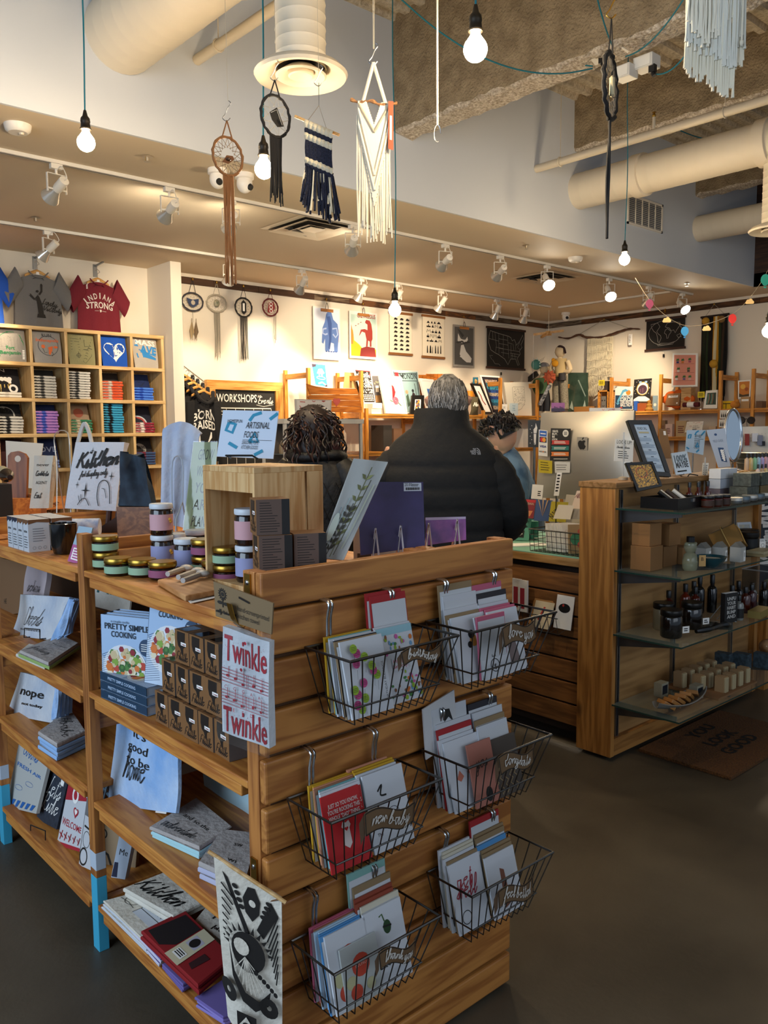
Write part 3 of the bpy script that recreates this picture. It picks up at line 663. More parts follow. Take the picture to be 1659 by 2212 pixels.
# -- hoodies beside the partition
def hoodie(c,label,art,grp):
 c=V(c);m=C('#131214',.95,fuzz=50);t=thing('hoodie',label,'hoodie',c-V((0,0,.75)),grp)
 def f(u,v):a=2*u-1;wv=.165*(.5+.5*min(1,v/.1)**.6)*(1+.05*v);return(c.x+a*wv,c.y-.03*cos(pi*a/2)+.01*sin(9*u)*v,c.z-.02-v*.72-.09*abs(a)**1.5*(1-v))
 mb=MB();mb.grid(f,16,14,m,-.05);p=PR(mb,f(0,1),f(1,1),f(1,0),f(0,0));p.map=lambda x,y:f(x,1-y);p.k=8
 if art:art(p)
 mb.obj('body',t)
 for s in(-1,1):
  mb=MB();loft(mb,[oval(c+V((s*(.15+.035*u),-.01,-.12-.56*u)),(.05-.012*u,0,.01),(0,.03,0),10)for u in(0,.3,.6,.9,1)],m);mb.obj('sleeve',t)
 mb=MB();mb.tube(spline([c+V(q)for q in((-.1,-.03,-.02),(-.07,-.07,-.1),(0,-.085,-.14),(.07,-.07,-.1),(.1,-.03,-.02))],4),[.02]*17,m,8).obj('hood',t)
 MB().tube([c+V((-.03,-.085,-.12)),c+V((-.035,-.07,-.3))],.004,m,5).obj('drawstring',t);MB().box(c.x-.02,c.x+.02,c.y-.02,c.y-.017,c.z-.09,c.z-.05,WHITE).obj('neck_label',t)
 hanger(t,c,.13,wood('#d9a45a','#b87f3a',0,1,.5))
def a_born(p):
 w=C('#d9d5cc',.8);p.rect(.27,.74,.73,.78,w);p.text('BORN',.5,.62,.075,w,.2,bold=.02);p.rect(.27,.585,.73,.592,w);p.text('RAISED',.5,.48,.075,w,.2,bold=.02);p.poly([(.28,.44),(.73,.44),(.73,.36),(.6,.28),(.4,.18),(.3,.22)],w)
c0=at(438,842,Y=7.68)
for k in range(4,-1,-1):hoodie(c0+V((-.01*k,.085*k,.045*k)),'front black hoodie on the slanting rail with a white state print' if k==0 else 'black hoodie hung behind the printed hoodie on the slanting rail',a_born if k==0 else None,None if k==0 else 'hoodies on the slanting rail')
t=thing('hanging_chain','thin steel chain waterfall rail carrying the black hoodies','rail',c0+V((-.08,.8,.5)));a=c0+V((-.06,.38,.30));b=c0+V((0.0,-.02,.085))
mb=MB()
for k in range(34):p=a.lerp(b,k/33);d=(b-a).normalized();s=d.cross(V((0,0,1))).normalized()if k%2 else V((0,0,1));mb.tube([p+d*.016*cos(q)+s*.007*sin(q)for q in[2*pi*i/8 for i in range(8)]],.002,CHROME,4,True)
mb.obj('chain',t)
# -- workshops blackboard
YB=8.04;a=at(444,819,Y=YB);b=at(608,828,Y=YB);x0,x1,zt=a.x,b.x,(a.z+b.z)/2;zb=.75
t=thing('chalkboard','black workshops chalkboard in a wide pine frame on the back wall','chalkboard',((x0+x1)/2,YB,zb))
for n_,bx in(('frame_top',(x0,x1,zt-.10,zt)),('frame_bottom',(x0,x1,zb,zb+.1))):MB().box(bx[0],bx[1],YB-.03,YB+.03,bx[2],bx[3],wood('#d8a055','#b67a35',0,.8,.5,.6)).obj(n_,t)
for bx in((x0,x0+.1),(x1-.1,x1)):MB().box(bx[0],bx[1],YB-.03,YB+.03,zb+.1,zt-.1,wood('#d8a055','#b67a35',2,.8,.5,.6)).obj('frame_side',t)
def a_board(p):
 w=C('#d9d6cf',.9);p.text('WORKSHOPS',.36,.885,.085,w,.52,bold=.012);p.text('AND',.735,.93,.03,w,.05);p.script('Events',.84,.875,.2,w,.008)
 p.line([(.68,.86),(.8,.845),(.97,.865)],.005,w);p.rect(.03,.82,.93,.83,w)
 for i,d in enumerate(('MONDAY','TUESDAY','WEDNESDAY','THURSDAY','FRIDAY','SATURDAY')):p.text(d,.12+.15*i,.785,.02,w,.08)
 for i in range(7):p.rect(.03+.15*i-.003,.1,.03+.15*i+.003,.82,w)
 for i in range(5):p.rect(.03,.1+.165*i,.93,.106+.165*i,w)
mb=MB().box(x0+.09,x1-.09,YB-.005,YB+.02,zb+.09,zt-.09,C('#191817',.8));a_board(PR(mb,(x0+.1,YB-.006,zb+.1),(x1-.1,YB-.006,zb+.1),(x1-.1,YB-.006,zt-.1),(x0+.1,YB-.006,zt-.1)));mb.obj('slate',t)
# -- prints on the back wall
def wb(x,y,Y=8.075):return at(x,y,Y=Y)
def wquad(x0,y0,x1,y1,Y=8.075):
 a=at(x0,(y0+y1)/2,Y=Y);b=at(x1,(y0+y1)/2,Y=Y);zt=at((x0+x1)/2,y0,Y=Y).z;zb=at((x0+x1)/2,y1,Y=Y).z
 return[V((a.x,Y,zb)),V((b.x,Y,zb)),V((b.x,Y,zt)),V((a.x,Y,zt))]
def clip_print(x0,y0,x1,y1,label,art,hangy,base='#f0ede6'):
 q=wquad(x0,y0,x1,y1,8.06);c=(q[2]+q[3])/2;t=thing('wall_print',label,'print',(c.x,8.06,q[0].z))
 panel('sheet',None,None,q,.004,C(base,.6),art,parent=t);mb=MB()
 MB().box(c.x-.09,c.x+.09,8.045,8.062,c.z-.055,c.z-.02,wood('#b5783f','#94602e',0,1,.5)).obj('clip_bar',t)
 MB().tube(spline([c+V(p)for p in((-.02,-.006,-.02),(-.012,-.006,.03),(0,-.006,.05),(.012,-.006,.03),(.02,-.006,-.02))],3),.004,STEEL,5).obj('clip_spring',t)
 h=at((x0+x1)/2,hangy,Y=8.07);MB().tube([V((c.x,8.06,c.z+.05)),V((c.x,8.065,h.z))],.002,BRASS,4).obj('hook_wire',t);MB().ell((c.x,8.065,3.115),(.012,.012,.016),BRASS,8,6).obj('brass_hook',t)
def a_mam(p):
 b=C('#5f7fc0',.7);d=C('#3d5a9c',.7);l=C('#a8bce6',.7);p.rect(.04,.03,.96,.97,C('#dfe6f6',.7));p.poly([(.7,.6),(.96,.6),(.96,.35),(.8,.35)],C('#f2c9cf',.7))
 p.poly([(.42,.72),(.48,.88),(.58,.95),(.68,.9),(.74,.78),(.9,.7),(.95,.5),(.9,.25),(.9,.16),(.76,.16),(.75,.32),(.6,.34),(.58,.17),(.42,.17),(.42,.4),(.36,.3),(.3,.32),(.33,.6)],b)
 p.poly([(.5,.82),(.62,.84),(.68,.7),(.66,.4),(.6,.2),(.54,.22),(.58,.42),(.54,.66)],d);p.line([(.48,.6),(.36,.58),(.34,.5),(.44,.48),(.52,.5)],.02,l);p.line([(.7,.6),(.86,.62),(.9,.5),(.82,.44),(.72,.5)],.02,l)
 for i in range(5):p.circ(.47+.09*i,.16,.04,d,.012)
 p.rect(.6,.06,.88,.09,l)
clip_print(677,664,735,777,'woolly mammoth print in blue on white, clipped to the back wall',a_mam,645)
def a_rex(p):
 p.rect(.05,.05,.95,.93,C('#bfd9cf',.7));p.poly([(.05,.05),(.05,.62),(.12,.6),(.16,.38),(.34,.3),(.45,.22),(.95,.22),(.95,.05)],C('#e6c02c',.7));p.poly([(.05,.55),(.06,.72),(.14,.5),(.12,.3),(.05,.3)],C('#d98a3c',.7))
 r=C('#a03a30',.7);p.poly([(.36,.05),(.4,.22),(.6,.27),(.9,.25),(.95,.05)],C('#8c2f2c',.7));p.poly([(.56,.8),(.6,.84),(.72,.83),(.78,.76),(.82,.6),(.82,.44),(.78,.38),(.78,.27),(.72,.27),(.72,.38),(.66,.4),(.64,.27),(.58,.27),(.6,.42),(.55,.56),(.44,.58),(.36,.5),(.33,.48),(.4,.62),(.54,.64),(.64,.62),(.64,.74),(.56,.77)],r)
 p.text('CRETACEOUS',.6,.875,.05,r,.3,bold=.03)
 for i in range(3):p.poly([(.2+.09*i,.68+.04*i),(.27+.09*i,.7+.04*i),(.2+.09*i,.7+.04*i)],r)
clip_print(755,674,815,775,'red dinosaur print on yellow and mint, clipped to the back wall',a_rex,658)
def scroll(x0,y0,x1,y1,label,art,base,bar,Yw=8.07,cord=0,q=None):
 q=q or wquad(x0,y0,x1,y1,Yw);u=(q[1]-q[0]).normalized();n=u.cross(V((0,0,1)));t=thing('wall_scroll',label,'wall scroll',(q[0]+q[1])/2)
 panel('sheet',None,None,q,.003,C(base,.8),art,parent=t)
 for a,b in((q[3],q[2]),(q[0],q[1])):MB().bar(a-u*.015+n*.002,b+u*.015+n*.002,.02,.03,C(bar,.6)).obj('bar',t)
 if cord:
  c=(q[2]+q[3])/2+V((0,0,cord));MB().tube([q[3]+u*.05+V((0,0,.015)),c,q[2]-u*.05+V((0,0,.015))],.002,C('#b9ae98',.8),4).obj('cord',t)
 return q,u,n
rs=random.Random(5)
def a_sil(mode):
 def f(p):
  k=C('#17130f',.8)
  if mode==0:
   for r in range(8):
    for c in range(3):
     x=.2+.27*c;y=.12+.105*r;p.poly([(x-.02,y-.02),(x+.0,y-.035),(x+.02,y-.02),(x+.06,y-.02),(x+.08,y-.035),(x+.1,y-.02),(x+.14,y-.02),(x+.15,y+.01),(x+.1,y+.01+.02*rs.random()),(x+.08,y+.03),(x+.03,y+.03),(x,y+.008)],k)
  else:
   for r,hh in((.83,.06),(.73,.07),(.6,.08),(.48,.09),(.38,.06)):
    x=.18
    while x<.86:
     ww=rs.uniform(.08,.2);kind=rs.randrange(3)
     if kind==0:p.poly([(x,r),(x+ww,r),(x+ww/2,r+hh)],k)
     elif kind==1:p.rect(x,r,x+ww,r+hh*.5,k);p.rect(x+ww*.4,r,x+ww*.6,r+hh,k)
     else:p.line([(x,r),(x+ww*.2,r+hh),(x+ww*.5,r+hh*.4),(x+ww*.8,r+hh),(x+ww,r)],.008,k)
     x+=ww+.04
   for i,(ww,hh)in enumerate(((.06,.19),(.09,.2),(.03,.17),(.06,.21),(.05,.2),(.05,.22))):x=.18+.125*i;p.poly([(x,.1),(x+ww,.1),(x+ww*.8,.1+hh*.8),(x+ww*.5,.1+hh),(x+ww*.2,.1+hh*.8)],k)
 return f
scroll(842,677,889,765,'cream scroll printed with rows of black animal silhouettes',a_sil(0),'#f1e6cf','#8a5a30')
scroll(913,684,959,772,'cream scroll printed with black landmark silhouettes',a_sil(1),'#f1e6cf','#8a5a30')
def a_whale(p):
 p.rect(.06,.05,.94,.95,C('#4f4f4e',.8));w=C('#c9c8c4',.8);d=C('#353534',.8);p.poly([(.36,.52),(.3,.3),(.42,.2),(.62,.12),(.82,.12),(.86,.22),(.74,.3),(.6,.38),(.48,.54)],w)
 p.poly([(.2,.62),(.22,.8),(.34,.68),(.44,.66),(.56,.66),(.66,.74),(.68,.66),(.6,.6),(.44,.58),(.3,.58)],w);p.poly([(.3,.8),(.2,.9),(.3,.88),(.5,.76),(.42,.7)],d)
 for i in range(6):p.circ(.2+.1*i,.58+.015*(i%3),.08,d,.02)
 p.poly([(.34,.28),(.3,.24),(.4,.22)],w)
clip_print(979,703,1025,793,'grey print of a white whale diving, clipped to the back wall',a_whale,690,'#8d8b86')
US=[(.05,.78),(.08,.92),(.3,.87),(.55,.83),(.62,.8),(.66,.72),(.72,.76),(.78,.62),(.86,.72),(.95,.9),(.97,.8),(.9,.64),(.93,.58),(.86,.48),(.88,.4),(.8,.28),(.86,.12),(.82,.1),(.76,.26),(.62,.25),(.55,.1),(.46,.24),(.36,.3),(.3,.34),(.2,.38),(.1,.44),(.04,.62)]
def a_us(p):
 k=C('#9d9a93',.9);p.line(US,.007,k,True)
 for P in([(.05,.72),(.3,.68)],[(.14,.9),(.15,.7)],[(.2,.88),(.24,.55),(.22,.4)],[(.3,.86),(.31,.36)],[(.42,.85),(.42,.3)],[(.3,.74),(.53,.72)],[(.3,.62),(.55,.6)],[(.31,.5),(.56,.48)],[(.22,.52),(.42,.5)],[(.36,.4),(.57,.38)],[(.53,.82),(.55,.55),(.57,.26)],[(.55,.66),(.66,.64)],[(.62,.62),(.63,.26)],[(.57,.48),(.85,.46)],[(.6,.4),(.86,.38)],[(.66,.4),(.67,.26)],[(.72,.4),(.74,.28)],[(.68,.64),(.7,.48)],[(.75,.64),(.75,.5)],[(.62,.34),(.8,.32)],[(.86,.7),(.8,.56),(.86,.52)],[(.12,.2),(.06,.3),(.14,.3)],[(.14,.2),(.2,.1),(.3,.1),(.34,.06)]):p.line(P,.004,k)
q,u,n=scroll(1052,711,1133,796,'black wall scroll with a white line map of the states',a_us,'#1a1815','#3a1f14',cord=.06)
p=at(1082,806,Y=8.08);MB().tube([p+V((0,0,.05)),p+V((0,0,.01))],.002,WHITE,4).box(p.x-.012,p.x+.012,p.y-.01,p.y,p.z-.03,p.z+.012,BLACK).obj('cord_weight',None,'small black pull weight below the map of the states','pull weight')
# -- dreamcatchers
def dream(c,u,R,Rz,hoop,label,cord_top,web,art=None,fringe=None,hook=None,cat='dreamcatcher',wr=.008,wn=12,tagc=None):
 "hoop of half-width R and half-height Rz in the plane of u and up"
 c=V(c);u=V(u).normalized();n=u.cross(V((0,0,1)));t=thing('dreamcatcher',label,cat,c-V((0,0,Rz)))
 P=lambda a,k=1:c+u*(R*k*cos(a))+V((0,0,Rz*k*sin(a)))
 mb=MB();mb.tube([P(2*pi*i/36)+n*(.003*sin(i*2.5))for i in range(36)],[wr*(1+.15*sin(i*1.9))for i in range(36)],hoop,8,True).obj('hoop',t)
 mb=MB()
 for i in range(wn):a=2*pi*i/wn;mb.tube([P(a,.98),P(a+.5,.45)],.0012,web,4);mb.tube([P(a,.98),P(a-.5,.45)],.0012,web,4)
 mb.obj('web',t)
 if art:
  mb=MB();q=[c-u*R-V((0,0,Rz))-n*0,c+u*R-V((0,0,Rz)),c+u*R+V((0,0,Rz)),c-u*R+V((0,0,Rz))];art(mb,PR(mb,*[p+n*.002 for p in q]),u,n,c);mb.obj('centre_piece',t)
 mb=MB();top=V(cord_top)
 for s in(-.35,.35):mb.tube([P(pi/2+s),top],.0028,hoop,5)
 mb.obj('hanging_loop',t)
 if fringe:
  m_,n_,L,jit,sp,k0=fringe;mb=MB();rn=random.Random(int(c.x*100))
  for i in range(n_):a=((i/(n_-1))-.5)if n_>1 else 0;p=c+u*(a*sp+k0)-V((0,0,Rz*sqrt(max(0,1-((a*sp+k0)/R)**2))));mb.tube([p,p+V((rn.uniform(-.004,.004),rn.uniform(-.004,.004),-L*.5)),p+V((rn.uniform(-.008,.008),rn.uniform(-.006,.006),-L*(1-jit*rn.random())))],.0026,m_,5)
  mb.obj('fringe',t)
 if hook:MB().ell(hook,(.012,.012,.018),BRASS,10,7).obj('brass_hook',t)
 return t
def hk(x):p=at(x,0,Y=8.07);return None
BB=C('#1d1a18',.8);GR=C('#6e675c',.85);LG=C('#a9a18f',.85)
def onwall(px_,py_,rx,ry,hoop,label,web,art,fringe,topy):
 c=at(px_,py_,Y=8.05);R=rx/1793*((c-CAM).dot(_fw));Rz=ry/1793*((c-CAM).dot(_fw));R/=.72
 tp=at(px_,topy,Y=8.06);return dream(c,(1,0,0),R,Rz,hoop,label,tp,web,art,fringe,hook=(tp.x,8.06,tp.z),wr=.009),c,R,Rz
def art_bat(mb,p,u,n,c):p.poly([(.2,.7),(.5,.62),(.8,.7),(.78,.4),(.55,.2),(.45,.2),(.3,.35)],C('#31405f',.8));p.circ(.52,.46,.1,C('#b9b0a0',.6))
t,c,R,Rz=onwall(416,652,18,19,C('#3a3a40',.8),'dark hoop dreamcatcher with a blue leather centre and a feather below, leftmost on the rail',LG,art_bat,None,603)
mb=MB();mb.tube([c-V((0,0,Rz)),c-V((0,0,Rz+.12))],.002,LG,4);mb.obj('feather_cord',t)
for k,cc in((-.02,'#a38d6a'),(.03,'#6e5a44')):
 mb=MB();mb.add([c+V((k,-.01,-Rz-.1)),c+V((k-.03,-.012,-Rz-.2)),c+V((k-.015,-.012,-Rz-.3)),c+V((k+.025,-.012,-Rz-.22))],[(0,1,2,3)],C(cc,.9));mb.tube([c+V((k,-.01,-Rz-.08)),c+V((k,-.014,-Rz-.31))],.003,C('#8a7a60',.8),5).obj('feather',t)
onwall(468,655,17,18,LG,'pale thread dreamcatcher with a stone centre and grey fringe',C('#b9b0a0',.8),lambda mb,p,u,n,c:mb.ell(c,(.035,.02,.04),mottled('#5a6350','#a39b84',30,.5)),(C('#8f8878',.9),11,.5,.15,.07,0),610)
onwall(526,664,15,20,BB,'black dreamcatcher with a tall white-beaded centre and black fringe',GR,lambda mb,p,u,n,c:(p.poly([(.5,.12),(.66,.25),(.66,.75),(.5,.9),(.36,.75),(.36,.25)],BB),p.rect(.45,.3,.57,.72,WHITE)),(BB,14,.48,.05,.09,0),618)
onwall(584,664,14,18,C('#5e1c20',.8),'dark red dreamcatcher with three white rings in its centre',C('#8a3a36',.8),lambda mb,p,u,n,c:(p.poly([(.3,.2),(.6,.15),(.8,.5),(.7,.85),(.4,.8),(.35,.5)],C('#8c2a2c',.8)),[p.ring(.54,.3+.2*i,.09,.008,WHITE)for i in range(3)]),(GR,3,.38,.3,.03,.06),627)
# == right-hand wall
def wrq(x0,y0,x1,y1,X=10.585):
 a=at(x0,(y0+y1)/2,X=X);b=at(x1,(y0+y1)/2,X=X);zt=at((x0+x1)/2,y0,X=X).z;zb=at((x0+x1)/2,y1,X=X).z
 return[V((X,a.y,zb)),V((X,b.y,zb)),V((X,b.y,zt)),V((X,a.y,zt))]
def a_world(p):
 k=C('#a3a099',.9)
 for pts in([(.12,.85),(.3,.88),(.36,.75),(.28,.6),(.32,.52),(.38,.46),(.4,.38),(.35,.22),(.32,.25),(.3,.42),(.27,.55),(.2,.62),(.15,.72)],[(.5,.62),(.56,.66),(.62,.6),(.66,.55),(.6,.45),(.58,.35),(.55,.34),(.53,.48),(.48,.52)],[(.5,.72),(.55,.84),(.7,.86),(.88,.82),(.86,.7),(.8,.6),(.76,.5),(.72,.6),(.66,.58),(.6,.68),(.54,.7)],[(.8,.42),(.88,.46),(.92,.36),(.84,.34)]):p.line(pts,.006,k,True)
 p.line([(.5+.44*cos(a)*(1 if abs(cos(a))<.8 else .98),.54+.4*sin(a))for a in[2*pi*i/30 for i in range(30)]],.005,k,True);p.line([(.3,.16),(.4,.2),(.6,.18),(.75,.22),(.7,.14),(.32,.13)],.005,k,True)
q=wrq(1396,688,1479,754);scroll(0,0,0,0,'black wall scroll with a white line map of the world',a_world,'#171513','#3a1f14',q=q)
p=at(1434,767,X=10.59);MB().tube([p+V((0,0,.08)),p+V((0,0,.01))],.002,WHITE,4).box(p.x-.01,p.x,p.y-.012,p.y+.012,p.z-.03,p.z+.012,BLACK).obj('cord_weight',None,'small black pull weight below the map of the world','pull weight')
# driftwood branch with white macrame
XB=10.54;Pb=[at(x,y,X=XB)for x,y in((1206,728),(1228,731),(1250,723),(1268,729),(1300,729),(1322,722),(1345,714),(1362,710),(1383,711))]
t=thing('macrame_hanging','wide white macrame hanging on a long crooked branch on the right wall','wall hanging',Pb[4]-V((0,0,1.2)))
MB().tube(spline(Pb,4),[.008+.012*sin(pi*i/32)+.003*sin(i*2.1)for i in range(33)],wood('#6b4630','#4a2f20',1,1,.8),8).obj('branch',t)
tp=at(1305,690,X=10.58);MB().tube([Pb[2],tp,Pb[7]],.004,LG,5).obj('hanging_cord',t);MB().ell(tp,(.012,.012,.016),BRASS).obj('brass_hook',t)
ROPE=C('#d8cdb2',.9);mb=MB();rn=random.Random(4);ya=at(1270,728,X=XB).y;yb=at(1325,722,X=XB).y;z0=Pb[4].z;zb_=at(1290,868,X=XB).z
for i in range(46):
 u=i/45;y=ya+(yb-ya)*u;z=z0;pts=[];L=(z0-zb_)*(1-.35*u)if u<.8 else(z0-zb_)*.62
 for k in range(13):v=k/12;pts.append(V((XB-.012+.01*sin(6*v*pi+i*pi*(1 if k%2 else 0)),y+.010*sin(k*pi/2+(i%2)*pi)*(v<.62)-(.10*(v-.6)if v>.6 and u<.75 else 0)+rn.uniform(-.003,.003),z-v*L)))
 mb.tube(pts,.0055,ROPE,5)
for k in range(6):z=z0-.1-.11*k;mb.tube([V((XB-.02,ya+(yb-ya)*j/10,z+.01*sin(j*1.7+k)))for j in range(11)],.007,ROPE,5)
mb.obj('knotted_panel',t)
p=at(1362,722,X=XB-.02);panel('price_tag',None,None,[p+V((0,.03,-.15)),p+V((0,-.03,-.15)),p+V((0,-.03,0)),p+V((0,.03,0))],.001,PAPER,lambda r:r.greek(.2,.5,.2,.9,5,INK),parent=t)
# dark and gold yarn hanging
XB=10.53;a=at(1514,686,X=XB);b=at(1575,678,X=XB);t=thing('yarn_hanging','long black, green and gold yarn wall hanging on a dark rod','wall hanging',(a+b)/2-V((0,0,1.2)))
MB().tube([a,b],.014,C('#2a1a12',.8),8).obj('rod',t);tp=at(1543,657,X=10.58);MB().tube([a.lerp(b,.15),tp,a.lerp(b,.85)],.003,LG,4).obj('hanging_cord',t);MB().ell(tp,(.012,.012,.016),BRASS).obj('brass_hook',t)
ycol=['#17120c','#1f2a16','#17120c','#2c3a1c','#14100c','#17120c','#c08a1e','#d9cfa8','#c08a1e','#2a3418','#1a140e','#3a2a1a','#120e0b']
for k,cc in enumerate(ycol):
 mb=MB();rn=random.Random(k)
 for i in range(7):u=.06+.88*(k+i/7)/13;p=a.lerp(b,u);L=at(1540,858+rn.uniform(-14,10),X=XB);mb.tube([p,p+V((rn.uniform(-.02,.02),rn.uniform(-.015,.015),(L.z-p.z)*.5)),V((XB+rn.uniform(-.02,.02),p.y+rn.uniform(-.02,.02),L.z))],[.009,.012,.007],C(cc,.95),5)
 mb.obj('yarn_strand',t)
for u,z,r,cc in((.22,-.06,.05,'#c9962c'),(.78,-.06,.045,'#8a6a3a'),(.55,-.62,.055,'#c9962c')):p=a.lerp(b,u);MB().ell(p+V((-.03,0,z)),r,C(cc,.95,fuzz=60)).obj('pompom',t)
# brass hooks along the right rail
for x,y,l in((1437,671,'brass hook on the rail above the map of the world'),):p=at(x,y,X=10.59);MB().box(p.x-.004,p.x+.008,p.y-.01,p.y+.01,p.z-.025,p.z+.025,BRASS).tube([p,p+V((-.02,0,-.02)),p+V((-.03,0,0))],.004,BRASS,6).obj('brass_hook',None,l,'hook')
# == pine shelving along the two far walls
SP=wood('#d9953f','#b06f28',2,.9,.5);SPX=wood('#d9953f','#b06f28',0,.9,.5);SPY=wood('#d9953f','#b06f28',1,.9,.5)
def unit(label,frames,ax,lo,hi,shelves,a,b):
 "side frames at frames=[(pos, height)], shelves at heights between a and b; ax 0 = along X on the back wall, 1 = along Y on the right wall"
 t=thing('shelving_unit',label,'shelving unit',((a+b)/2,(lo+hi)/2,0)if ax==0 else((lo+hi)/2,(a+b)/2,0))
 for f,h in frames:
  mb=MB()
  for d in(lo,hi-.035):
   if ax==0:mb.box(f-.02,f+.02,d,d+.035,0,h,SP)
   else:mb.box(d,d+.035,f-.02,f+.02,0,h,SP)
  for z in(.12,h-.08):
   if ax==0:mb.box(f-.014,f+.014,lo+.035,hi-.035,z-.03,z+.03,SPY)
   else:mb.box(lo+.035,hi-.035,f-.014,f+.014,z-.03,z+.03,SPX)
  mb.obj('side_frame',t)
 for z in shelves:
  mb=MB()
  if ax==0:mb.box(a,b,lo+.006,hi-.01,z-.02,z,SPX).box(a,b,lo+.02,lo+.04,z-.05,z-.02,SPX)
  else:mb.box(lo+.006,hi-.01,a,b,z-.02,z,SPY).box(lo+.02,lo+.04,a,b,z-.05,z-.02,SPY)
  mb.obj('shelf_board',t)
fx=[at(x,825,Y=7.55).x for x in(1083,1163)];sx=[at(x,872,Y=7.55).x for x in(793,1046)]
unit('tall open pine shelving unit on the back wall beside the chalkboard',[(5.64,2.24),(sx[0]-.05,2.24)],0,7.58,8.06,(.3,.8,1.25),5.66,sx[0]-.07)
ZS=1.735
unit('long pine shelving unit on the back wall with framed art along its top shelf',[(sx[0],1.80),(sx[1],1.80),(fx[0],2.25),(fx[1],2.25),((sx[0]+sx[1])/2,1.73)],0,7.55,8.06,(.3,.8,1.28,ZS),sx[0]+.02,fx[1])
ry_=[at(x,812,X=10.12).y for x in(1215,1320,1427,1556,1627)];ZR=1.775
unit('long pine shelving unit along the right wall, tall side frames standing above its top shelf',[(y,2.25)for y in ry_]+[(ry_[-1]-.86,2.25)],1,10.12,10.58,(.3,.8,1.43,ZR),ry_[0],ry_[-1]-.86)
# -- things on the back-wall shelf
def bq(pix,Y=7.72,lean=.12):return pq(pix,(0,-1,lean),at((pix[0][0]+pix[1][0])/2,(pix[0][1]+pix[1][1])/2,Y=Y))
def rq(pix,X=10.3,lean=.12):return pq(pix,(-1,0,lean),at((pix[0][0]+pix[1][0])/2,(pix[0][1]+pix[1][1])/2,X=X))
def leg(p):
 a=(p.q[0]+p.q[1])/2-p.n*.01;p.mb.tube([a+V((0,0,.03)),V((a.x,a.y,.012))],.009,STEEL,8).lathe([(.15,0),(.15,.012)],STEEL,(a.x,a.y,0),16)
def bxp(x0,y0,x1,y1):return[(x0,y1),(x1,y1),(x1,y0),(x0,y0)]
def ln(p,pts,c,w=.006):p.line(pts,w,C(c,.8))
IN=[(.12,.9),(.2,.93),(.3,.92),(.85,.92),(.86,.35),(.8,.3),(.84,.25),(.7,.18),(.6,.08),(.4,.02),(.25,.06),(.14,.05),(.18,.2),(.12,.4)]
def frame4(w,c,inner='#f4f1ea',gl=True):
 def f(p):
  W_,H_=w/p.w,w/p.h;m=C(c,.4)
  p.rect(W_,H_,1-W_,1-H_,C(inner,.7))
  e=p.lift;p.lift=.0035
  for r in((0,0,1,H_),(0,1-H_,1,1),(0,H_,W_,1-H_),(1-W_,H_,1,1-H_)):p.rect(*r,m)
  p.lift=e
 return f
def seq(*fs):
 def f(p):
  for g in fs:g(p)
 return f
def a_castle(p):
 p.rect(.06,.04,.94,.95,C('#3f93bf',.7));l=C('#b9dcec',.7);p.poly([(.3,.55),(.45,.75),(.7,.78),(.85,.6),(.7,.55),(.68,.42),(.6,.42),(.58,.55),(.5,.55),(.48,.4),(.42,.4),(.42,.55)],l);p.ring(.55,.38,.3,.008,l,ry=.06);p.line([(.3,.12),(.6,.2),(.85,.1)],.02,l);p.poly([(.06,.8),(.06,.95),(.35,.95),(.3,.85)],C('#3a2f45',.7));p.poly([(.7,.04),(.94,.04),(.94,.14)],C('#3a2f45',.7))
panel('art_print','blue art print of white peaks leaning above the slatted wooden sign','print',bq([(680,833),(709,838),(704,786),(670.5,783)]),.004,C('#efe9dc',.6),a_castle)
panel('cardboard_sheet','plain tan cardboard sheet leaning left of the black and white poster','cardboard',bq([(742,838),(772,839),(764.6,805),(745,804)],7.78),.006,C('#b28d5a',.9))
def a_gig(p):
 k=C('#1d1511',.7);w=C('#ece6d8',.7);r=C('#8a2a2c',.7);p.rect(.07,.04,.94,.94,k);rn=random.Random(2)
 for i in range(110):x,y=rn.uniform(.1,.9),rn.uniform(.3,.68);p.circ(x,y,rn.uniform(.01,.035),w,n=6);p.k-=.3
 for r0 in range(4):
  for c0 in range(6):p.rect(.12+.13*c0,.08+.05*r0,.2+.13*c0,.11+.05*r0,w);p.k-=.3
 for i in range(8):p.rect(.5,.46+.035*i,.5+rn.uniform(.2,.42),.475+.035*i,w);p.rect(.1+.1*i,.74,.16+.1*i,.76+rn.uniform(.06,.14),w);p.k-=.5
 p.rect(.1,.91,.94,.94,r);p.circ(.88,.83,.05,r)
panel('poster','black and white concert poster with dense white lettering','poster',bq([(786.5,872),(811.6,872),(800.6,797),(763,794)],7.7),.004,C('#efe9dc',.6),a_gig)
panel('poster','second black and red poster tucked behind the concert poster','poster',bq([(781,871),(800,871),(785,800),(766,830)],7.76),.004,C('#2a1a18',.6),lambda p:p.rect(.2,.1,.9,.2,C('#8a2a2c',.7)))
def a_lamp(p):
 w=C('#d9d4c8',.7);g=C('#c9b27a',.7);p.rect(.3,.42,.65,.65,w)
 for i,(x,y)in enumerate(((.2,.75),(.4,.82),(.62,.8),(.82,.7),(.85,.5),(.8,.36))):p.line([(.48+(x-.48)*.75,.54+(y-.54)*.75),(x,y)],.01,g)
 p.rect(.2,.05,.8,.3,C('#8a6a42',.8))
panel('art_print','grey print of a glowing lantern beside the framed red bird','print',bq([(808,872),(828,872),(822,812),(804,812)],7.78),.004,C('#4b494c',.7),a_lamp)
t=thing('wooden_sign','state-shaped wooden sign of orange slats with a faded pink heart','sign',at(722,891,Y=7.35))
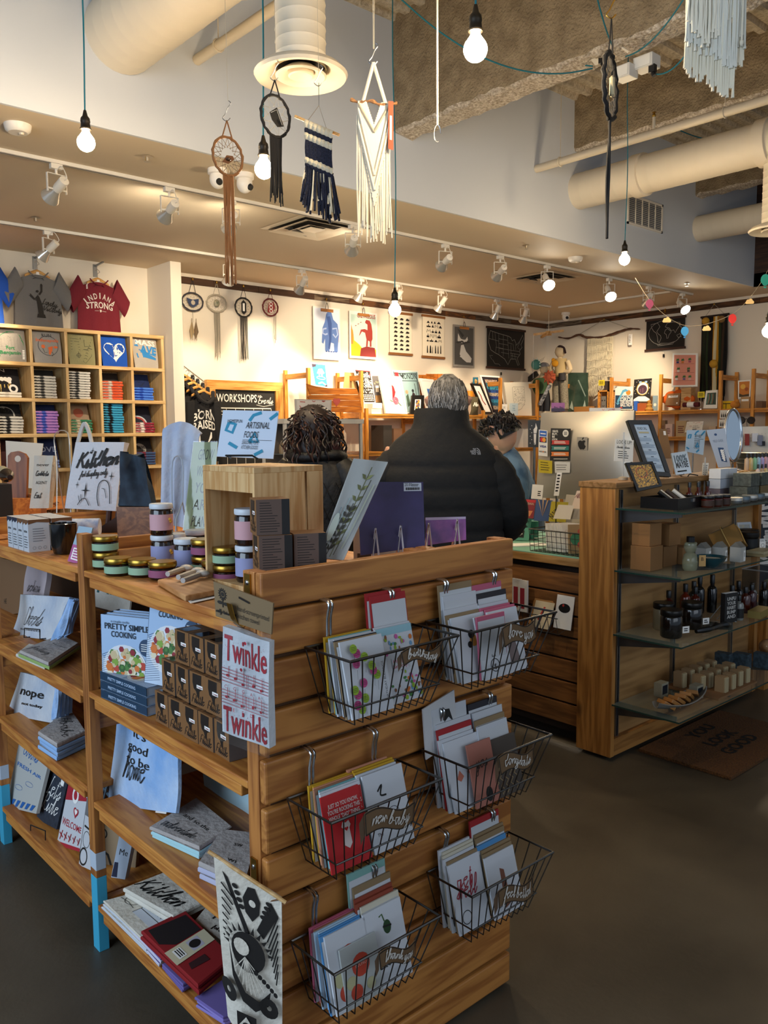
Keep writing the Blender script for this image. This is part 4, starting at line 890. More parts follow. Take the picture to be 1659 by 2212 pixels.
def sl(pts,c):q=[at(x,y,Y=7.3)for x,y in pts];mb=MB();n=V((0,-1,0));k=len(q);vs=q+[p-n*.02 for p in q];mb.add(vs,[tuple(range(k)),tuple(range(2*k-1,k-1,-1))]+[(i,k+i,k+(i+1)%k,(i+1)%k)for i in range(k)],c);return mb
OS=wood('#c9782a','#a55a1c',0,.9,.5)
for pts in([(669,852),(775,852),(771,839.5),(708,838.5),(680,834),(663,829),(665,838),(668,845)],[(670,864),(780,865),(776,852.6),(670,852.6),(665,857)],[(676,877),(781,878),(779,865.6),(671,864.6),(674,869)],[(690,889),(782,891.5),(781.5,878.6),(677,877.6),(684,883)]):sl(pts,OS).obj('slat',t)
q=[at(x,y,Y=7.298)for x,y in((718,880),(736,880),(736,856),(718,856))];mb=MB();heart(PR(mb,*q),.5,.5,.45,C('#a84a44',.8));mb.obj('painted_heart',t)
panel('sign_board','white sign board with small red doodles behind the curly hair','sign',bq([(640,897),(715,897),(716.5,864),(638,862)],7.1),.02,C('#b9b6b2',.5),lambda p:(p.rect(.04,.04,.96,.94,C('#d3cfcb',.6)),ln(p,[(.12,.84),(.26,.82)],'#a33a34',.008),ln(p,[(.45,.92),(.5,.86),(.54,.92)],'#a33a34',.008),ln(p,[(.72,.92),(.78,.86),(.82,.92),(.72,.92)],'#a33a34',.008),ln(p,[(.1,.6),(.14,.5),(.1,.4)],'#a33a34',.008),ln(p,[(.2,.3),(.34,.34)],'#a33a34',.008)))
# glass cabinet
x0=at(614,900,Y=7.0).x;x1=at(783,900,Y=7.0).x;zt=1.66;t=thing('glass_cabinet','white framed glass display cabinet behind the woman with curly hair','cabinet',((x0+x1)/2,7.2,0));CW=C('#cfcac0',.4)
mb=MB()
for x in(x0,x1-.03,(x0+x1)/2-.015):
 for y in(7.0,7.4):mb.box(x,x+.03,y,y+.03,.02,zt,CW)
mb.obj('upright',t);MB().box(x0-.01,x1+.01,6.99,7.44,zt-.05,zt,CW).obj('top',t);MB().box(x0,x1,7.0,7.43,0,.1,CW).obj('plinth',t);MB().box(x0,x1,7.42,7.43,.1,zt-.05,C('#5b5148',.7)).obj('back_panel',t)
for z in(.55,.95,1.3):MB().box(x0+.02,x1-.02,7.04,7.42,z-.006,z,C('#b8c4c0',.1,alpha=.45)).obj('glass_shelf',t)
for a,b in((x0+.03,(x0+x1)/2-.015),((x0+x1)/2+.015,x1-.03)):MB().box(a,b,7.012,7.018,.1,zt-.05,film()).obj('glass_door',t)
rn=random.Random(9)
for i in range(10):
 x=x0+.08+(x1-x0-.2)*i/9;z=(1.3,.95)[i%2];h=rn.uniform(.08,.2);c=rn.choice(['#6b5a4a','#2c2826','#a38c6a','#8a8f96','#54302a'])
 MB().lathe([(.03,0),(.035,h*.4),(.03,h*.7),(.012,h*.8),(.012,h)],C(c,.35),(x,7.2+rn.uniform(-.08,.08),z),12).obj('ornament',None,'small dark ornament inside the glass cabinet','ornament','ornaments in the glass cabinet')
for i in range(2):MB().box(*[f for f in(at(803,890,Y=7.6).x,at(823,890,Y=7.6).x)],7.6-.02*i,7.605-.02*i,ZS+.001+.07*i,ZS+.062+.07*i,PAPER).obj('note_card',None,('lower','upper')[i]+' of two small white note cards stacked in front of the lantern print','card')
def a_card(p):
 p.line([(.25+x*.5,.22+y*.55)for x,y in IN],.004,C('#2c3a33',.8),True);r=C('#a31d24',.7);p.poly([(.5,.78),(.58,.72),(.62,.58),(.56,.48),(.46,.38),(.42,.36),(.45,.5),(.48,.62)],r)
 for i in range(7):p.ring(.56,.35,.13-.018*i,.005,C('#c4506c',.7))
 p.line([(.3,.36),(.42,.32)],.01,C('#5c7a4a',.8));p.line([(.66,.3),(.78,.22)],.01,C('#5c7a4a',.8))
panel('framed_print','white framed print of a red bird on a pink rose inside a state outline','framed print',bq([(833,893),(880,894.5),(866,813.6),(818.5,811)],7.62),.02,C('#e9e6df',.4),seq(frame4(.03,'#efece6'),a_card))
def a_monon(p):
 k=C('#22262a',.7);p.rect(.03,.03,.97,.97,C('#86a3a8',.7))
 p.line([(.06,.97),(.06,.03)],.008,k);p.line([(.94,.97),(.94,.03)],.008,k);p.line([(.06,.76),(.94,.76)],.008,k);p.line([(.06,.93),(.94,.93)],.008,k)
 p.rect(.08,.84,.22,.95,C('#b3222a',.7));p.text('THE',.33,.87,.03,k,.09);p.text('MONON',.6,.80,.07,k,.26,bold=.01);p.line([(.8,.93),(.93,.78),(.86,.93),(.94,.88)],.006,k)
 p.poly([(.62,.08),(.62,.42),(.68,.5),(.76,.46),(.78,.3),(.76,.08)],C('#2a1c22',.7));p.circ(.69,.53,.05,k);p.line([(.74,.4),(.82,.44),(.8,.7)],.008,k);p.poly([(.36,.15),(.36,.4),(.46,.46),(.5,.2)],C('#3c5244',.7));p.circ(.42,.5,.06,C('#b98a6a',.7))
panel('poster','grey-blue illustrated trail poster lettered the monon','poster',bq([(868,893),(912,893),(902.6,801),(846,799.5)],7.8),.006,C('#c9d0cc',.6),a_monon)
def a_mos(p):
 rn=random.Random(3)
 for i in range(60):p.circ(rn.uniform(.36,.64),rn.uniform(.3,.72),.05,C(rn.choice(['#c98a2c','#27406e','#8a3a2c','#d9b24a','#3a2a4a']),.7),n=5);p.k-=.34
panel('framed_print','small black framed print of a colourful patchwork state','framed print',bq([(887,894),(914.5,895),(915.6,854),(890.7,854)],7.58),.025,C('#141210',.4),seq(frame4(.05,'#171513'),a_mos))
panel('framed_print','white framed print of a blue and pink tower behind the grey-haired man','framed print',bq([(922,884),(950,887),(936,820),(906,817)],7.68),.02,C('#e9e6df',.4),seq(frame4(.03,'#efece6'),lambda p:(p.rect(.36,.2,.68,.68,C('#3f6fb8',.7)),p.rect(.36,.2,.6,.4,C('#c98a8a',.7)))))
t=thing('slat_panel','upright orange slatted wood panel behind the white framed tower print','wood panel',at(930,890,Y=7.9))
for i in range(7):a=at(905+8*i,875,Y=7.9);b=at(911.5+8*i,810-2*(i>1),Y=7.9);MB().box(a.x,b.x,7.89,7.91,ZS,b.z,OS).obj('slat',t)
panel('art_print','tiny teal print of a yellow pear','print',bq(bxp(1022,815,1033,829),7.9),.006,C('#1f6a86',.6),lambda p:(p.circ(.55,.35,.28,C('#c9a05a',.7)),p.circ(.45,.58,.14,C('#c9a05a',.7))))
panel('framed_print','slim black framed print leaning left of the repeated city-name poster','framed print',bq([(1046,894),(1065,894),(1038,830),(1017,828)],7.62),.02,C('#141210',.4),seq(frame4(.03,'#171513'),lambda p:p.line([(.4,.75),(.5,.6),(.45,.45),(.6,.3)],.02,C('#a3403c',.7))))
def a_indy(p):
 p.rect(.07,.04,.93,.96,C('#1d1622',.6))
 for i,c in enumerate(('#d9b9a4','#2a7f96','#4ab4d4','#2c5cb0','#e0cdb4','#2c4fa4','#3fa8d0','#2a6a8a','#c9b9a8')):p.text('INDIANAPOLIS',.5,.8-.084*i,.052,C(c,.6),p.w*.62,bold=.03)
panel('framed_print','white framed dark poster repeating the city name in coloured rows','framed print',bq([(1064,895),(1094,895),(1079,812.6),(1036,810)],7.74),.02,C('#efece6',.5),a_indy)
def a_inmap(p):
 k=C('#4a4740',.8);p.line([(.2+x*.62,.16+y*.76)for x,y in IN],.004,k,True);rn=random.Random(6)
 for i in range(120):x,y=rn.uniform(.3,.7),rn.uniform(.32,.82);p.line([(x,y),(x+.03,y+.012)],.0025,k);p.k-=.35
panel('art_print','large white print of a state outline filled with fine marks','print',bq([(1099,899),(1149,899),(1147,825),(1089,826)],7.66),.012,C('#e3ddcd',.6),a_inmap)
t=thing('throw_pillow','olive pillow with white script standing before the black frame','pillow',at(1025,897,Y=7.58));q=bq(bxp(1017,857,1033,897),7.58,0);o=(q[0]+q[2])/2;hw=(q[1]-q[0]).length/2;hh=(q[3]-q[0]).length/2
mb=MB();f=lambda u,v:(o.x+(2*u-1)*hw*(1-.1*(1-abs(2*v-1))),7.58-.05*(1-(2*u-1)**2)*(1-(2*v-1)**2),o.z+(2*v-1)*hh);mb.grid(f,10,12,C('#5a5138',.9,fuzz=60),.03);p=PR(mb,*[f(a,b)for a,b in((0,0),(1,0),(1,1),(0,1))]);p.map=f;p.k=8;p.script('Home',.5,.48,.11,C('#e9e4d4',.8),.012);mb.obj('cushion',t)
MB().lathe([(.05,0),(.055,.02),(.045,.1),(.03,.11)],C('#e08a1c',.5),at(1014,862,Y=7.7),16).obj('candle_jar',None,'orange glass jar beside the olive pillow','jar')
panel('greeting_card','small white card lettered love in front of the state outline print','card',bq(bxp(1082,873,1096,897),7.58),.003,PAPER,lambda p:p.text('LOVE',.5,.6,.03,INK,.05))
panel('greeting_card','pale blue card with blue script in front of the state outline print','card',bq(bxp(1101,871,1119,898),7.57),.003,C('#c3d4dc',.7),lambda p:[p.text(s,.5,.75-.18*i,.018,C('#3a86b0',.7),.06)for i,s in enumerate(('Dream','bigger','for this'))])
panel('greeting_card','dark grey card with a white torch and stars beside the computer','card',pq(bxp(1141,908,1169,966),(-.6,-.8,.1),at(1155,966,X=4.5)),.006,C('#3a3f44',.7),lambda p:(p.poly([(.45,.1),(.58,.1),(.62,.5),(.42,.5)],PAPER),p.poly([(.42,.52),(.64,.52),(.7,.72),(.58,.9),(.54,.74),(.4,.66)],PAPER),[p.circ(.15+.12*(i%2),.15+.13*i,.035,PAPER,n=6)for i in range(6)],leg(p)))
# books and boxes half seen on the lower shelves
for i,(x,c,h,lb)in enumerate(((828,'#2c2622',.2,'dark box'),(850,'#6a4a34',.16,'brown box'),(1062,'#c9c4b8',.14,'white stack'),(1078,'#b9b3a6',.16,'pale grey stack'),(1128,'#e0dcd2',.15,'white paper pack'),(1142,'#dad6ce',.13,'cream paper pack'))):
 p=at(x,910,Y=7.7);MB().box(p.x-.07,p.x+.07,7.62,7.85,1.281,1.281+h+.12,C(c,.8)).obj('storage_box',None,f'{lb} on the second shelf of the back-wall unit','box')
MB().box(fx[1]+.03,10.1,7.55,8.06,ZS-.02,ZS,SPX).box(10.0,10.04,7.56,7.6,0,ZS-.02,SP).obj('corner_shelf',None,'short pine corner shelf board carrying the cloth dolls','shelf')
# -- card spinner by the corner
c=at(1205,920,X=6.2);t=thing('card_spinner','tall wire card spinner topped with a purple skyline card','card rack',(c.x,c.y,0));mb=MB().tube([(c.x,c.y,0.02),(c.x,c.y,1.72)],.012,STEEL,8).lathe([(.22,0),(.22,.02),(.03,.035)],STEEL,(c.x,c.y,0),24)
mb.obj('pole',t)
for y0,y1,cc,lb,art in((870,889,'#8a4f8c','purple skyline postcard, topmost on the wire spinner',lambda p:(p.rect(0,0,1,.35,C('#241f45',.6)),[p.rect(.12+.1*i,.3,.19+.1*i,.4+.12*((i*7)%4)/2,C('#2a1f45',.6))for i in range(8)])),(892,908,'#3c5274','blue postcard in the middle tier of the wire spinner',lambda p:[p.ring(.3+.4*i,.45,.12,.005,C('#a9b6cc',.6))for i in range(2)]),(911,926,'#55617a','grey-blue patterned postcard low on the wire spinner',lambda p:[p.ring(.15+.14*i,.5,.08,.006,C('#c4cddc',.6))for i in range(6)])):
 q=pq(bxp(1191,y0,1220,y1),(-.7,-.7,.15),at(1205,y1,X=6.2)+V((-.07,-.07,0)));panel('postcard',lb,'postcard',q,.006,C(cc,.5),art)
 mb=MB();d=V((0,0,.01));mb.tube([q[0]-d,q[1]-d],.004,CHROME,5).tube([q[0]-d,V((c.x,c.y,q[0].z))],.004,CHROME,5).tube([q[1]-d,V((c.x,c.y,q[1].z))],.004,CHROME,5).obj('wire_tier',t)
# -- cloth dolls on the corner shelf
def ldoll(name,label,head,hr,parts):
 t=thing(name,label,'doll',parts[0][1][-1])
 for nm,pts,rad_,mat in parts:MB().tube(spline(pts,3),[rad_[0]+(rad_[1]-rad_[0])*i/(3*(len(pts)-1))for i in range(3*(len(pts)-1)+1)],mat,10).obj(nm,t)
 MB().ell(head,(hr,hr,hr*1.15),C('#cbb795',.9,fuzz=60),16,12).obj('head',t);return t
XD_=9.95;P_=lambda x,y,X=XD_:at(x,y,X=X)
SK=C('#cbb795',.9,fuzz=60);GT=mottled('#6b6455','#8a8270',60,.95)
t=ldoll('cloth_doll','cream faceless cloth doll in grey trousers with a dark hair band, arms folded',P_(1210,760),.075,[('leg',[P_(1204,812),P_(1202,840),P_(1203,884)],(.06,.06),GT),('leg',[P_(1216,812),P_(1218,840),P_(1220,884)],(.06,.06),GT),('torso',[P_(1211,814),P_(1211,795),P_(1211,775)],(.075,.09),C('#b9a274',.9)),('neck',[P_(1210,778),P_(1210,768)],(.035,.03),SK),('arm',[P_(1226,780),P_(1232,798),P_(1222,803),P_(1203,799)],(.035,.028),SK),('arm',[P_(1196,782),P_(1190,796),P_(1198,806)],(.035,.028),SK),('belt_pouch',[P_(1214,806,XD_-.1),P_(1215,822,XD_-.1)],(.05,.055),C('#2c2a2c',.8))])
MB().tube(spline([P_(1201,762,XD_-.04),P_(1203,753),P_(1210,748,XD_-.05),P_(1218,752),P_(1221,762,XD_-.04)],4),.018,C('#2a1418',.8),6).obj('hair_band',t)
t=ldoll('cloth_doll','cream faceless cloth doll in a green top and grey cap, lower in the corner',P_(1176,797,9.9),.07,[('leg',[P_(1170,850),P_(1172,870),P_(1170,888)],(.05,.045),C('#20222a',.8)),('leg',[P_(1180,850),P_(1182,870),P_(1181,888)],(.05,.045),C('#20222a',.8)),('torso',[P_(1172,852),P_(1170,835),P_(1168,818)],(.1,.10),C('#3f5a3a',.9)),('neck',[P_(1170,818),P_(1173,806)],(.04,.035),SK),('arm',[P_(1158,822),P_(1154,835),P_(1160,850)],(.04,.03),C('#3f5a3a',.9))])
MB().ell(P_(1175,790,9.9),(.078,.078,.05),C('#8d8a8c',.9)).obj('cap',t)
c=P_(1158,788,9.75);t=thing('dinosaur_hat','teal felt horned dinosaur plush beside the grey cap','plush toy',c)
mb=MB().ell(c,(.07,.07,.075),C('#4f8a80',.9));mb.obj('body',t);MB().lathe([(.02,0),(.001,.09)],C('#e6d9c0',.8),c+V((.04,-.05,.05)),8,(.3,-.6,.7)).obj('horn',t)
for i in range(6):a=pi*.2+pi*.9*i/5;MB().lathe([(.012,0),(.001,.03)],C('#cfe0d8',.8),c+V((0,.068*cos(a),.074*sin(a))),6,(0,cos(a),sin(a))).obj('spike',t)
c=P_(1189,815,9.7);mb=MB();rn=random.Random(8)
mb.ell(c,(.07,.075,.08),C('#b5583a',.9))
for i in range(9):a=2*pi*i/9;e=c+V((-.02,.11*cos(a),.1*sin(a)));mb.tube([c,c.lerp(e,.6)+V((-.03,0,.01)),e],[.03,.024,.01],C('#b5583a',.9),7)
mb.obj('octopus_plush',None,'rust orange octopus plush held between the two dolls','plush toy')
c=P_(1199,785,9.75);t=thing('hen_plush','small golden hen plush in the arms of the taller doll','plush toy',c);MB().ell(c,(.045,.05,.05),C('#dc9a20',.9)).obj('body',t);MB().ell(c+V((0,.03,.05)),.028,C('#dc9a20',.9)).obj('head',t)
a=P_(1188,832,9.72);b=P_(1166,874,9.72);t=thing('toy_guitar','silver toy tube leaning by the green doll','toy',b);MB().tube([a,b],.028,mottled('#3a3f44','#c9ccd0',25,.25),10).obj('body',t)
a=P_(1160,806,10.2);b=P_(1128,832,10.2);MB().bar(a,b,.05,.07,C('#26221f',.6)).obj('umbrella',None,'dark folded umbrella leaning in the corner behind the dolls','umbrella')
# wooden cross mobile hanging in the corner
c=at(1185,720,X=9.6);t=thing('mobile_cross','pale wooden cross mobile hanging on a thread in the far corner','mobile',c);WN=wood('#dcb274','#c08f4c',0,1,.5)
MB().bar(c+V((-.12,.17,-.01)),c+V((.12,-.17,.03)),.03,.03,WN).obj('crossbar',t);MB().bar(c+V((-.1,-.06,-.01)),c+V((.1,.2,-.03)),.03,.03,WN).obj('crossbar',t);MB().cb(c,(.06,.06,.06),WN).obj('hub',t);MB().tube([c,(c.x,c.y,ZC)],.0035,C('#e2d8c0',.8),4).obj('thread',t)
MB().tube([c+V((-.12,.17,-.01)),c+V((-.12,.17,-.62))],.002,WHITE,4).obj('thread',t)
# -- right-wall shelf
p=pq(bxp(1227,805,1270,889),(-1,0,.15),at(1248,889,X=10.22));panel('wrapped_print','large dark green print in shiny clear wrap on the right-wall shelf','print',p,.008,mottled('#33463c','#4a5f52',5,.15),lambda r:(r.poly([(.5,.8),(.55,.82),(.9,.4),(.86,.38)],C('#93a59a',.2)),r.poly([(.08,.1),(.3,.02),(.2,.28)],C('#a9bab0',.2)),r.poly([(.9,.12),(.7,.02),(.85,.3)],C('#a9bab0',.2))))  # pale slanting shapes paint the wrap's reflections onto the sheet
def sbox(x0,y0,x1,y1,dep,c,name,label,cat,X=10.2,art=None,z=None):
 q=wrq(x0,y0,x1,y1,X)
 if z is not None:
  dz=z-q[0].z;q=[p+V((0,0,dz))for p in q]
 return panel(name,label,cat,q,dep,C(c,.8)if isinstance(c,str)else c,art)
Z1=ZR+.001
sbox(1240,877,1276,890,.12,'#a8743a','shallow_box','shallow kraft box in front of the green wrapped print','box',10.16,z=Z1)
t=thing('box_frame','open brown wooden cube holding a grey face ornament','wooden box',at(1302,886,X=10.2));q=wrq(1291,840,1314,887,10.15);q=[p+V((0,0,Z1-q[0].z))for p in q];y0,y1,z0,z1=q[1].y,q[0].y,q[0].z,q[2].z
for nm,b in(('side',(10.15,10.4,y0,y0+.02,z0,z1)),('side',(10.15,10.4,y1-.02,y1,z0,z1)),('top',(10.15,10.4,y0,y1,z1-.02,z1)),('base',(10.15,10.4,y0,y1,z0,z0+.02))):MB().box(*b,SPX).obj(nm,t)
sbox(1297,854,1310,885,.07,'#6f6c66','face_ornament','grey stone block with a carved face inside the wooden cube','ornament',10.19,lambda p:(p.circ(.3,.7,.1,BLACK),p.circ(.7,.7,.1,BLACK),p.line([(.3,.35),(.5,.28),(.7,.36)],.008,BLACK)),z=Z1+.021)
def easel_tag(x0,y0,x1,y1,yb,label,c='#e0c92a',X=10.18):
 q=wrq(x0,y0,x1,y1,X);t=thing('price_card',label,'price card',at((x0+x1)/2,yb,X=X));panel('card',None,None,q,.003,C(c,.7),lambda p:p.greek(.15,.85,.2,.8,4,INK),parent=t);a=(q[0]+q[1])/2;MB().tube([a,V((a.x,a.y,Z1+.004))],.004,CHROME,5).lathe([(.03,0),(.03,.006),(.005,.01)],CHROME,(a.x,a.y,Z1),12).obj('stand',t)
easel_tag(1293,821,1306,833,860,'yellow price card on a wire stand beside the wooden cube')
sbox(1305,822,1313,842,.06,'#3a302a','tall_candle','dark wrapped candle standing on the wooden cube','candle',10.2,z=z1+.001)
def a_dive(p):
 p.rect(.03,.03,.97,.62,C('#1d3f5e',.7));p.circ(.75,.74,.13,C('#e0872c',.7));b=C('#5fa9cf',.7);p.poly([(.18,.22),(.3,.45),(.5,.75),(.78,.82),(.6,.9),(.42,.84),(.28,.6),(.14,.38)],b);p.poly([(.12,.28),(.02,.34),(.18,.2),(.3,.3)],b)
 for i,(s,w_)in enumerate((('DO NOT',.16),('DROP',.2),('THE ENTIRE',.22),('BALL NOW',.2))):p.text(s,.68,.5-.12*i,.045,WHITE,w_,bold=.02)
 p.poly([(.1,.05),(.4,.12),(.46,.06)],C('#b8432c',.7))
panel('art_print','navy and white print of a diving blue whale with white lettering','print',rq([(1327,885),(1367,885),(1367,835),(1329,835)],10.25),.006,C('#ecebe6',.6),a_dive)
def a_astro(p):
 rn=random.Random(1)
 for i in range(26):p.circ(rn.uniform(.03,.97),rn.uniform(.35,.97),.02,WHITE,n=5);p.k-=.35
 w=C('#e9e7e2',.6);p.circ(.52,.58,.34,w);p.poly([(.02,.02),(.05,.12),(.3,.24),(.7,.24),(.97,.12),(.98,.02)],w);p.ring(.52,.58,.33,.01,C('#c9a23c',.6));p.rect(.3,.82,.44,.9,C('#8fb2d4',.6));p.rect(.62,.82,.76,.9,C('#8fb2d4',.6));p.circ(.52,.54,.26,C('#4a3040',.5),.2);p.rect(.36,.4,.44,.56,C('#6a4a58',.5));p.rect(.5,.4,.58,.6,C('#6a4a58',.5))
panel('art_print','print of a white space helmet on starry black','print',rq([(1367,868),(1404,868),(1408,817),(1370,820)],10.2),.006,C('#1a1818',.6),a_astro)
sbox(1369,864,1376,886,.05,'#2a5cb4','blue_tin','slim blue tin in front of the space helmet print','tin',10.17,z=Z1);sbox(1377,869,1396,886,.12,'#9a4c1c','wooden_box','small rust brown box below the space helmet print','box',10.17,z=Z1)
c=at(1402,886,X=10.2);MB().lathe([(.05,0),(.06,.02),(.035,.05),(.045,.08),(.02,.1),(.03,.13),(.001,.15)],C('#a87a34',.5),(c.x,c.y,Z1),12).obj('figurine',None,'little gold seated figurine beside the rust brown box','figurine')
sbox(1410,853,1420,886,.01,'#7f95a0','greeting_card','grey-blue card leaning beside the tall shelf post','card',10.25,lambda p:p.circ(.5,.4,.3,C('#e6d8c8',.7)),z=Z1)
def a_pink(p):
 W_=.05;p.rect(.07,.05,.93,.95,C('#d9917e',.7));g=C('#3f6a3c',.7);k=C('#8a4a44',.7)
 for y in(.68,.42,.18):p.rect(.12,y,.88,y+.008,k)
 for x,y,c in((.22,.7,'#2c3a6a'),(.42,.7,'#c9762c'),(.7,.72,'#a3546c'),(.26,.44,'#e0d4c8'),(.66,.44,'#4a4038'),(.2,.2,'#d9d0c8'),(.5,.2,'#6a5a8a'),(.72,.2,'#d0a8a0')):p.rect(x-.05,y,x+.05,y+.06,C(c,.7));p.poly([(x-.07,y+.07),(x-.03,y+.15),(x,y+.08),(x+.03,y+.16),(x+.07,y+.08)],g);p.circ(x,y+.1,.05,g,.03)
panel('framed_print','white framed pink print of potted plants on shelves','framed print',rq([(1450,836),(1506,835),(1507,763),(1453,763)],10.15),.02,C('#ecebe6',.4),a_pink)
sbox(1471,836,1492,884,.12,RAWY,'display_block','upright pale wood block holding up the pink plant print','display stand',10.2,z=Z1)
c=at(1466,872,X=10.28);mb=MB();rn=random.Random(12)
for i in range(8):a=i*.8;mb.ell(c+V((rn.uniform(-.04,.04),.16*cos(a),.06+.07*sin(a))),(.05,.09,.06),C('#d9641a',.9),10,7)
mb.obj('orange_scarf',None,'crumpled bright orange scarf behind the kraft book','scarf')
panel('kraft_book','kraft brown book with a white title band on the right-wall shelf','book',rq([(1436,876),(1466,876),(1470,849),(1442,851)],10.18),.03,C('#9c734c',.8),lambda p:(p.rect(.12,.66,.85,.84,PAPER),p.text('STARTER KIT',.48,.71,.02,KRAFT,.1),p.circ(.85,.2,.06,PAPER)))
c=at(1493,880,X=10.2);t=thing('yarn_skein','maroon yarn skein with a white paper band','yarn',c);MB().tube([c+V((0,.11,.035)),c+V((0,-.11,.035))],[.03,.03],C('#5a1d22',.95,fuzz=80),12).obj('yarn',t);MB().tube([c+V((0,.045,.035)),c+V((0,-.045,.035))],.037,PAPER,14).obj('paper_band',t)
easel_tag(1507,846,1522,859,878,'yellow price card on a wire stand left of the white framed green art')
panel('framed_print','white framed dark green abstract art beside a tall post','framed print',rq([(1519,882),(1549,882),(1550,842),(1525,844)],10.15),.015,C('#e3e0d8',.5),lambda p:(p.rect(.16,.2,.9,.86,C('#33463c',.6)),[p.line([(.2+.1*i,.25),(.3+.09*i,.55),(.24+.1*i,.8)],.012,C(('#5f8a7a','#8a6a52','#27332c')[i%3],.6))for i in range(6)]))
sbox(1561,864,1584,881,.1,'#d8b010','yellow_box','yellow box with black trim on the right-wall shelf','box',10.2,lambda p:(p.rect(.05,.62,.95,.72,BLACK),p.rect(.3,.0,.36,.62,BLACK)),z=Z1)
c=at(1588,876,X=10.15);MB().ell((c.x,c.y,Z1+.05),(.05,.06,.05),C('#c07a2c',.95,fuzz=60)).ell((c.x-.02,c.y-.03,Z1+.085),.03,C('#c07a2c',.95)).obj('plush_toy',None,'round orange-brown plush in front of the yellow box','plush toy')
panel('framed_print','white framed orange nebula print between two tall posts','framed print',rq([(1594,862),(1620,860),(1622,820),(1594,822)],10.4),.012,C('#ece9e2',.5),lambda p:(p.rect(.1,.1,.92,.92,C('#c9792a',.6)),p.circ(.4,.65,.2,C('#e3b04a',.6)),p.poly([(.1,.1),(.92,.1),(.9,.24),(.4,.2),(.1,.3)],C('#4a3a20',.6)),p.circ(.7,.5,.15,C('#a3501c',.6))))
sbox(1600,853,1619,878,.02,'#b08a5c','kraft_pouch','kraft pouch with a white label in front of the nebula print','pouch',10.18,lambda p:p.rect(.1,.62,.9,.8,PAPER),z=Z1)
sbox(1633,864,1646,879,.12,'#7a5a40','brown_box','small brown box at the right end of the top shelf','box',10.2,z=Z1)
# second shelf of the right-wall unit and what stands in front of it
def a_doodle(c,lines):
 def f(p):
  m=C(c,.7)
  for P in([(.06,.8),(.12,.74)],[(.08,.3),(.12,.22),(.06,.16)],[(.86,.7),(.95,.8)],[(.9,.2),(.84,.1)],[(.55,.75),(.62,.88),(.72,.92)],[(.2,.1),(.3,.06)],[(.4,.94),(.44,.86),(.48,.94)],[(.72,.93),(.78,.88),(.82,.95),(.72,.93)],[(.24,.6),(.32,.62),(.34,.5),(.26,.48),(.24,.6)],[(.56,.24),(.62,.34),(.66,.22),(.56,.24)]):p.line(P,p.h*.02,m)
  for i,s in enumerate(lines):p.text(s,.42,.52-.16*i,p.h*.085,INK,p.w*.045*len(s),'L')
  p.greek(.42,.7,.12,.3,2,C('#6a6866',.7))
 return f
panel('sign_board','white framed pins and patches sign with red doodles behind the computer','sign',pq([(1274,922),(1340,922),(1341,881),(1273,881)],(-.7,-.7,.1),at(1307,922,X=6.5)),.015,C('#c6c7ca',.6),seq(a_doodle('#b0403c',('PINS &','PATCHES')),leg))
panel('sign_board','small white shop sign with red doodles on the second shelf','sign',pq([(1479,934),(1516,932),(1520,910),(1484,911)],(-1,0,.15),at(1497,934,X=9.9)),.01,C('#ded8ce',.6),seq(a_doodle('#b0403c',('CRUNCHY','PASTE AND','BAGS')),leg))
Z2=1.431
for x0,y0,x1,y1,c,nm,lb in((1437,917,1452,944,'#d8b8ac','wrapped_bag','pink printed pouch in clear wrap on the second shelf'),(1460,912,1482,946,'#b59a72','kraft_pack','shiny wrapped kraft pack on the second shelf'),(1531,909,1546,931,'#cdb398','earring_card','tan earring card hanging on a wire rack'),(1428,925,1436,960,'#8a6a48','wooden_block','dark tan block beside the certificate frame')):
 sbox(x0,y0,x1,y1,.06,C(c,.35),nm,lb,nm.split('_')[-1],10.14,lambda p:p.greek(.2,.8,.2,.7,4,C('#7a4a40',.7)),Z2)
for i,(x0,y0,x1,y1)in enumerate(((1555,886,1575,904),(1553,906,1571,923))):
 sbox(x0,y0,x1,y1,.12,'#dedad2','gift_box',('upper','lower')[i]+' white gift box printed with black bottles, right-wall shelf','box',10.0,lambda p:[(p.rect(.14+.2*k,.15,.27+.2*k,.5,BLACK),p.rect(.18+.2*k,.5,.23+.2*k,.7,BLACK))for k in range(4)])
c=at(1612,908,X=10.09);t=thing('sunglasses','dark round sunglasses on a wire rack under the shelf','sunglasses',c)
for s in(.06,-.06):MB().tube([c+V((0,s+.045*cos(a),.04*sin(a)))for a in[2*pi*i/18 for i in range(18)]],.006,BLACK,6,True).obj('rim',t);MB().lathe([(.04,0),(.04,.003)],C('#241a16',.1),c+V((0,s,0)),18,(-1,0,0)).obj('lens',t)
MB().tube([c+V((.01,0,0)),V((c.x+.06,c.y,Z2+.002))],.004,STEEL,5).obj('wire_rack',t);MB().tube([c+V((0,.016,.01)),c+V((-.004,0,.02)),c+V((0,-.016,.01))],.005,BLACK,6).obj('bridge',t)
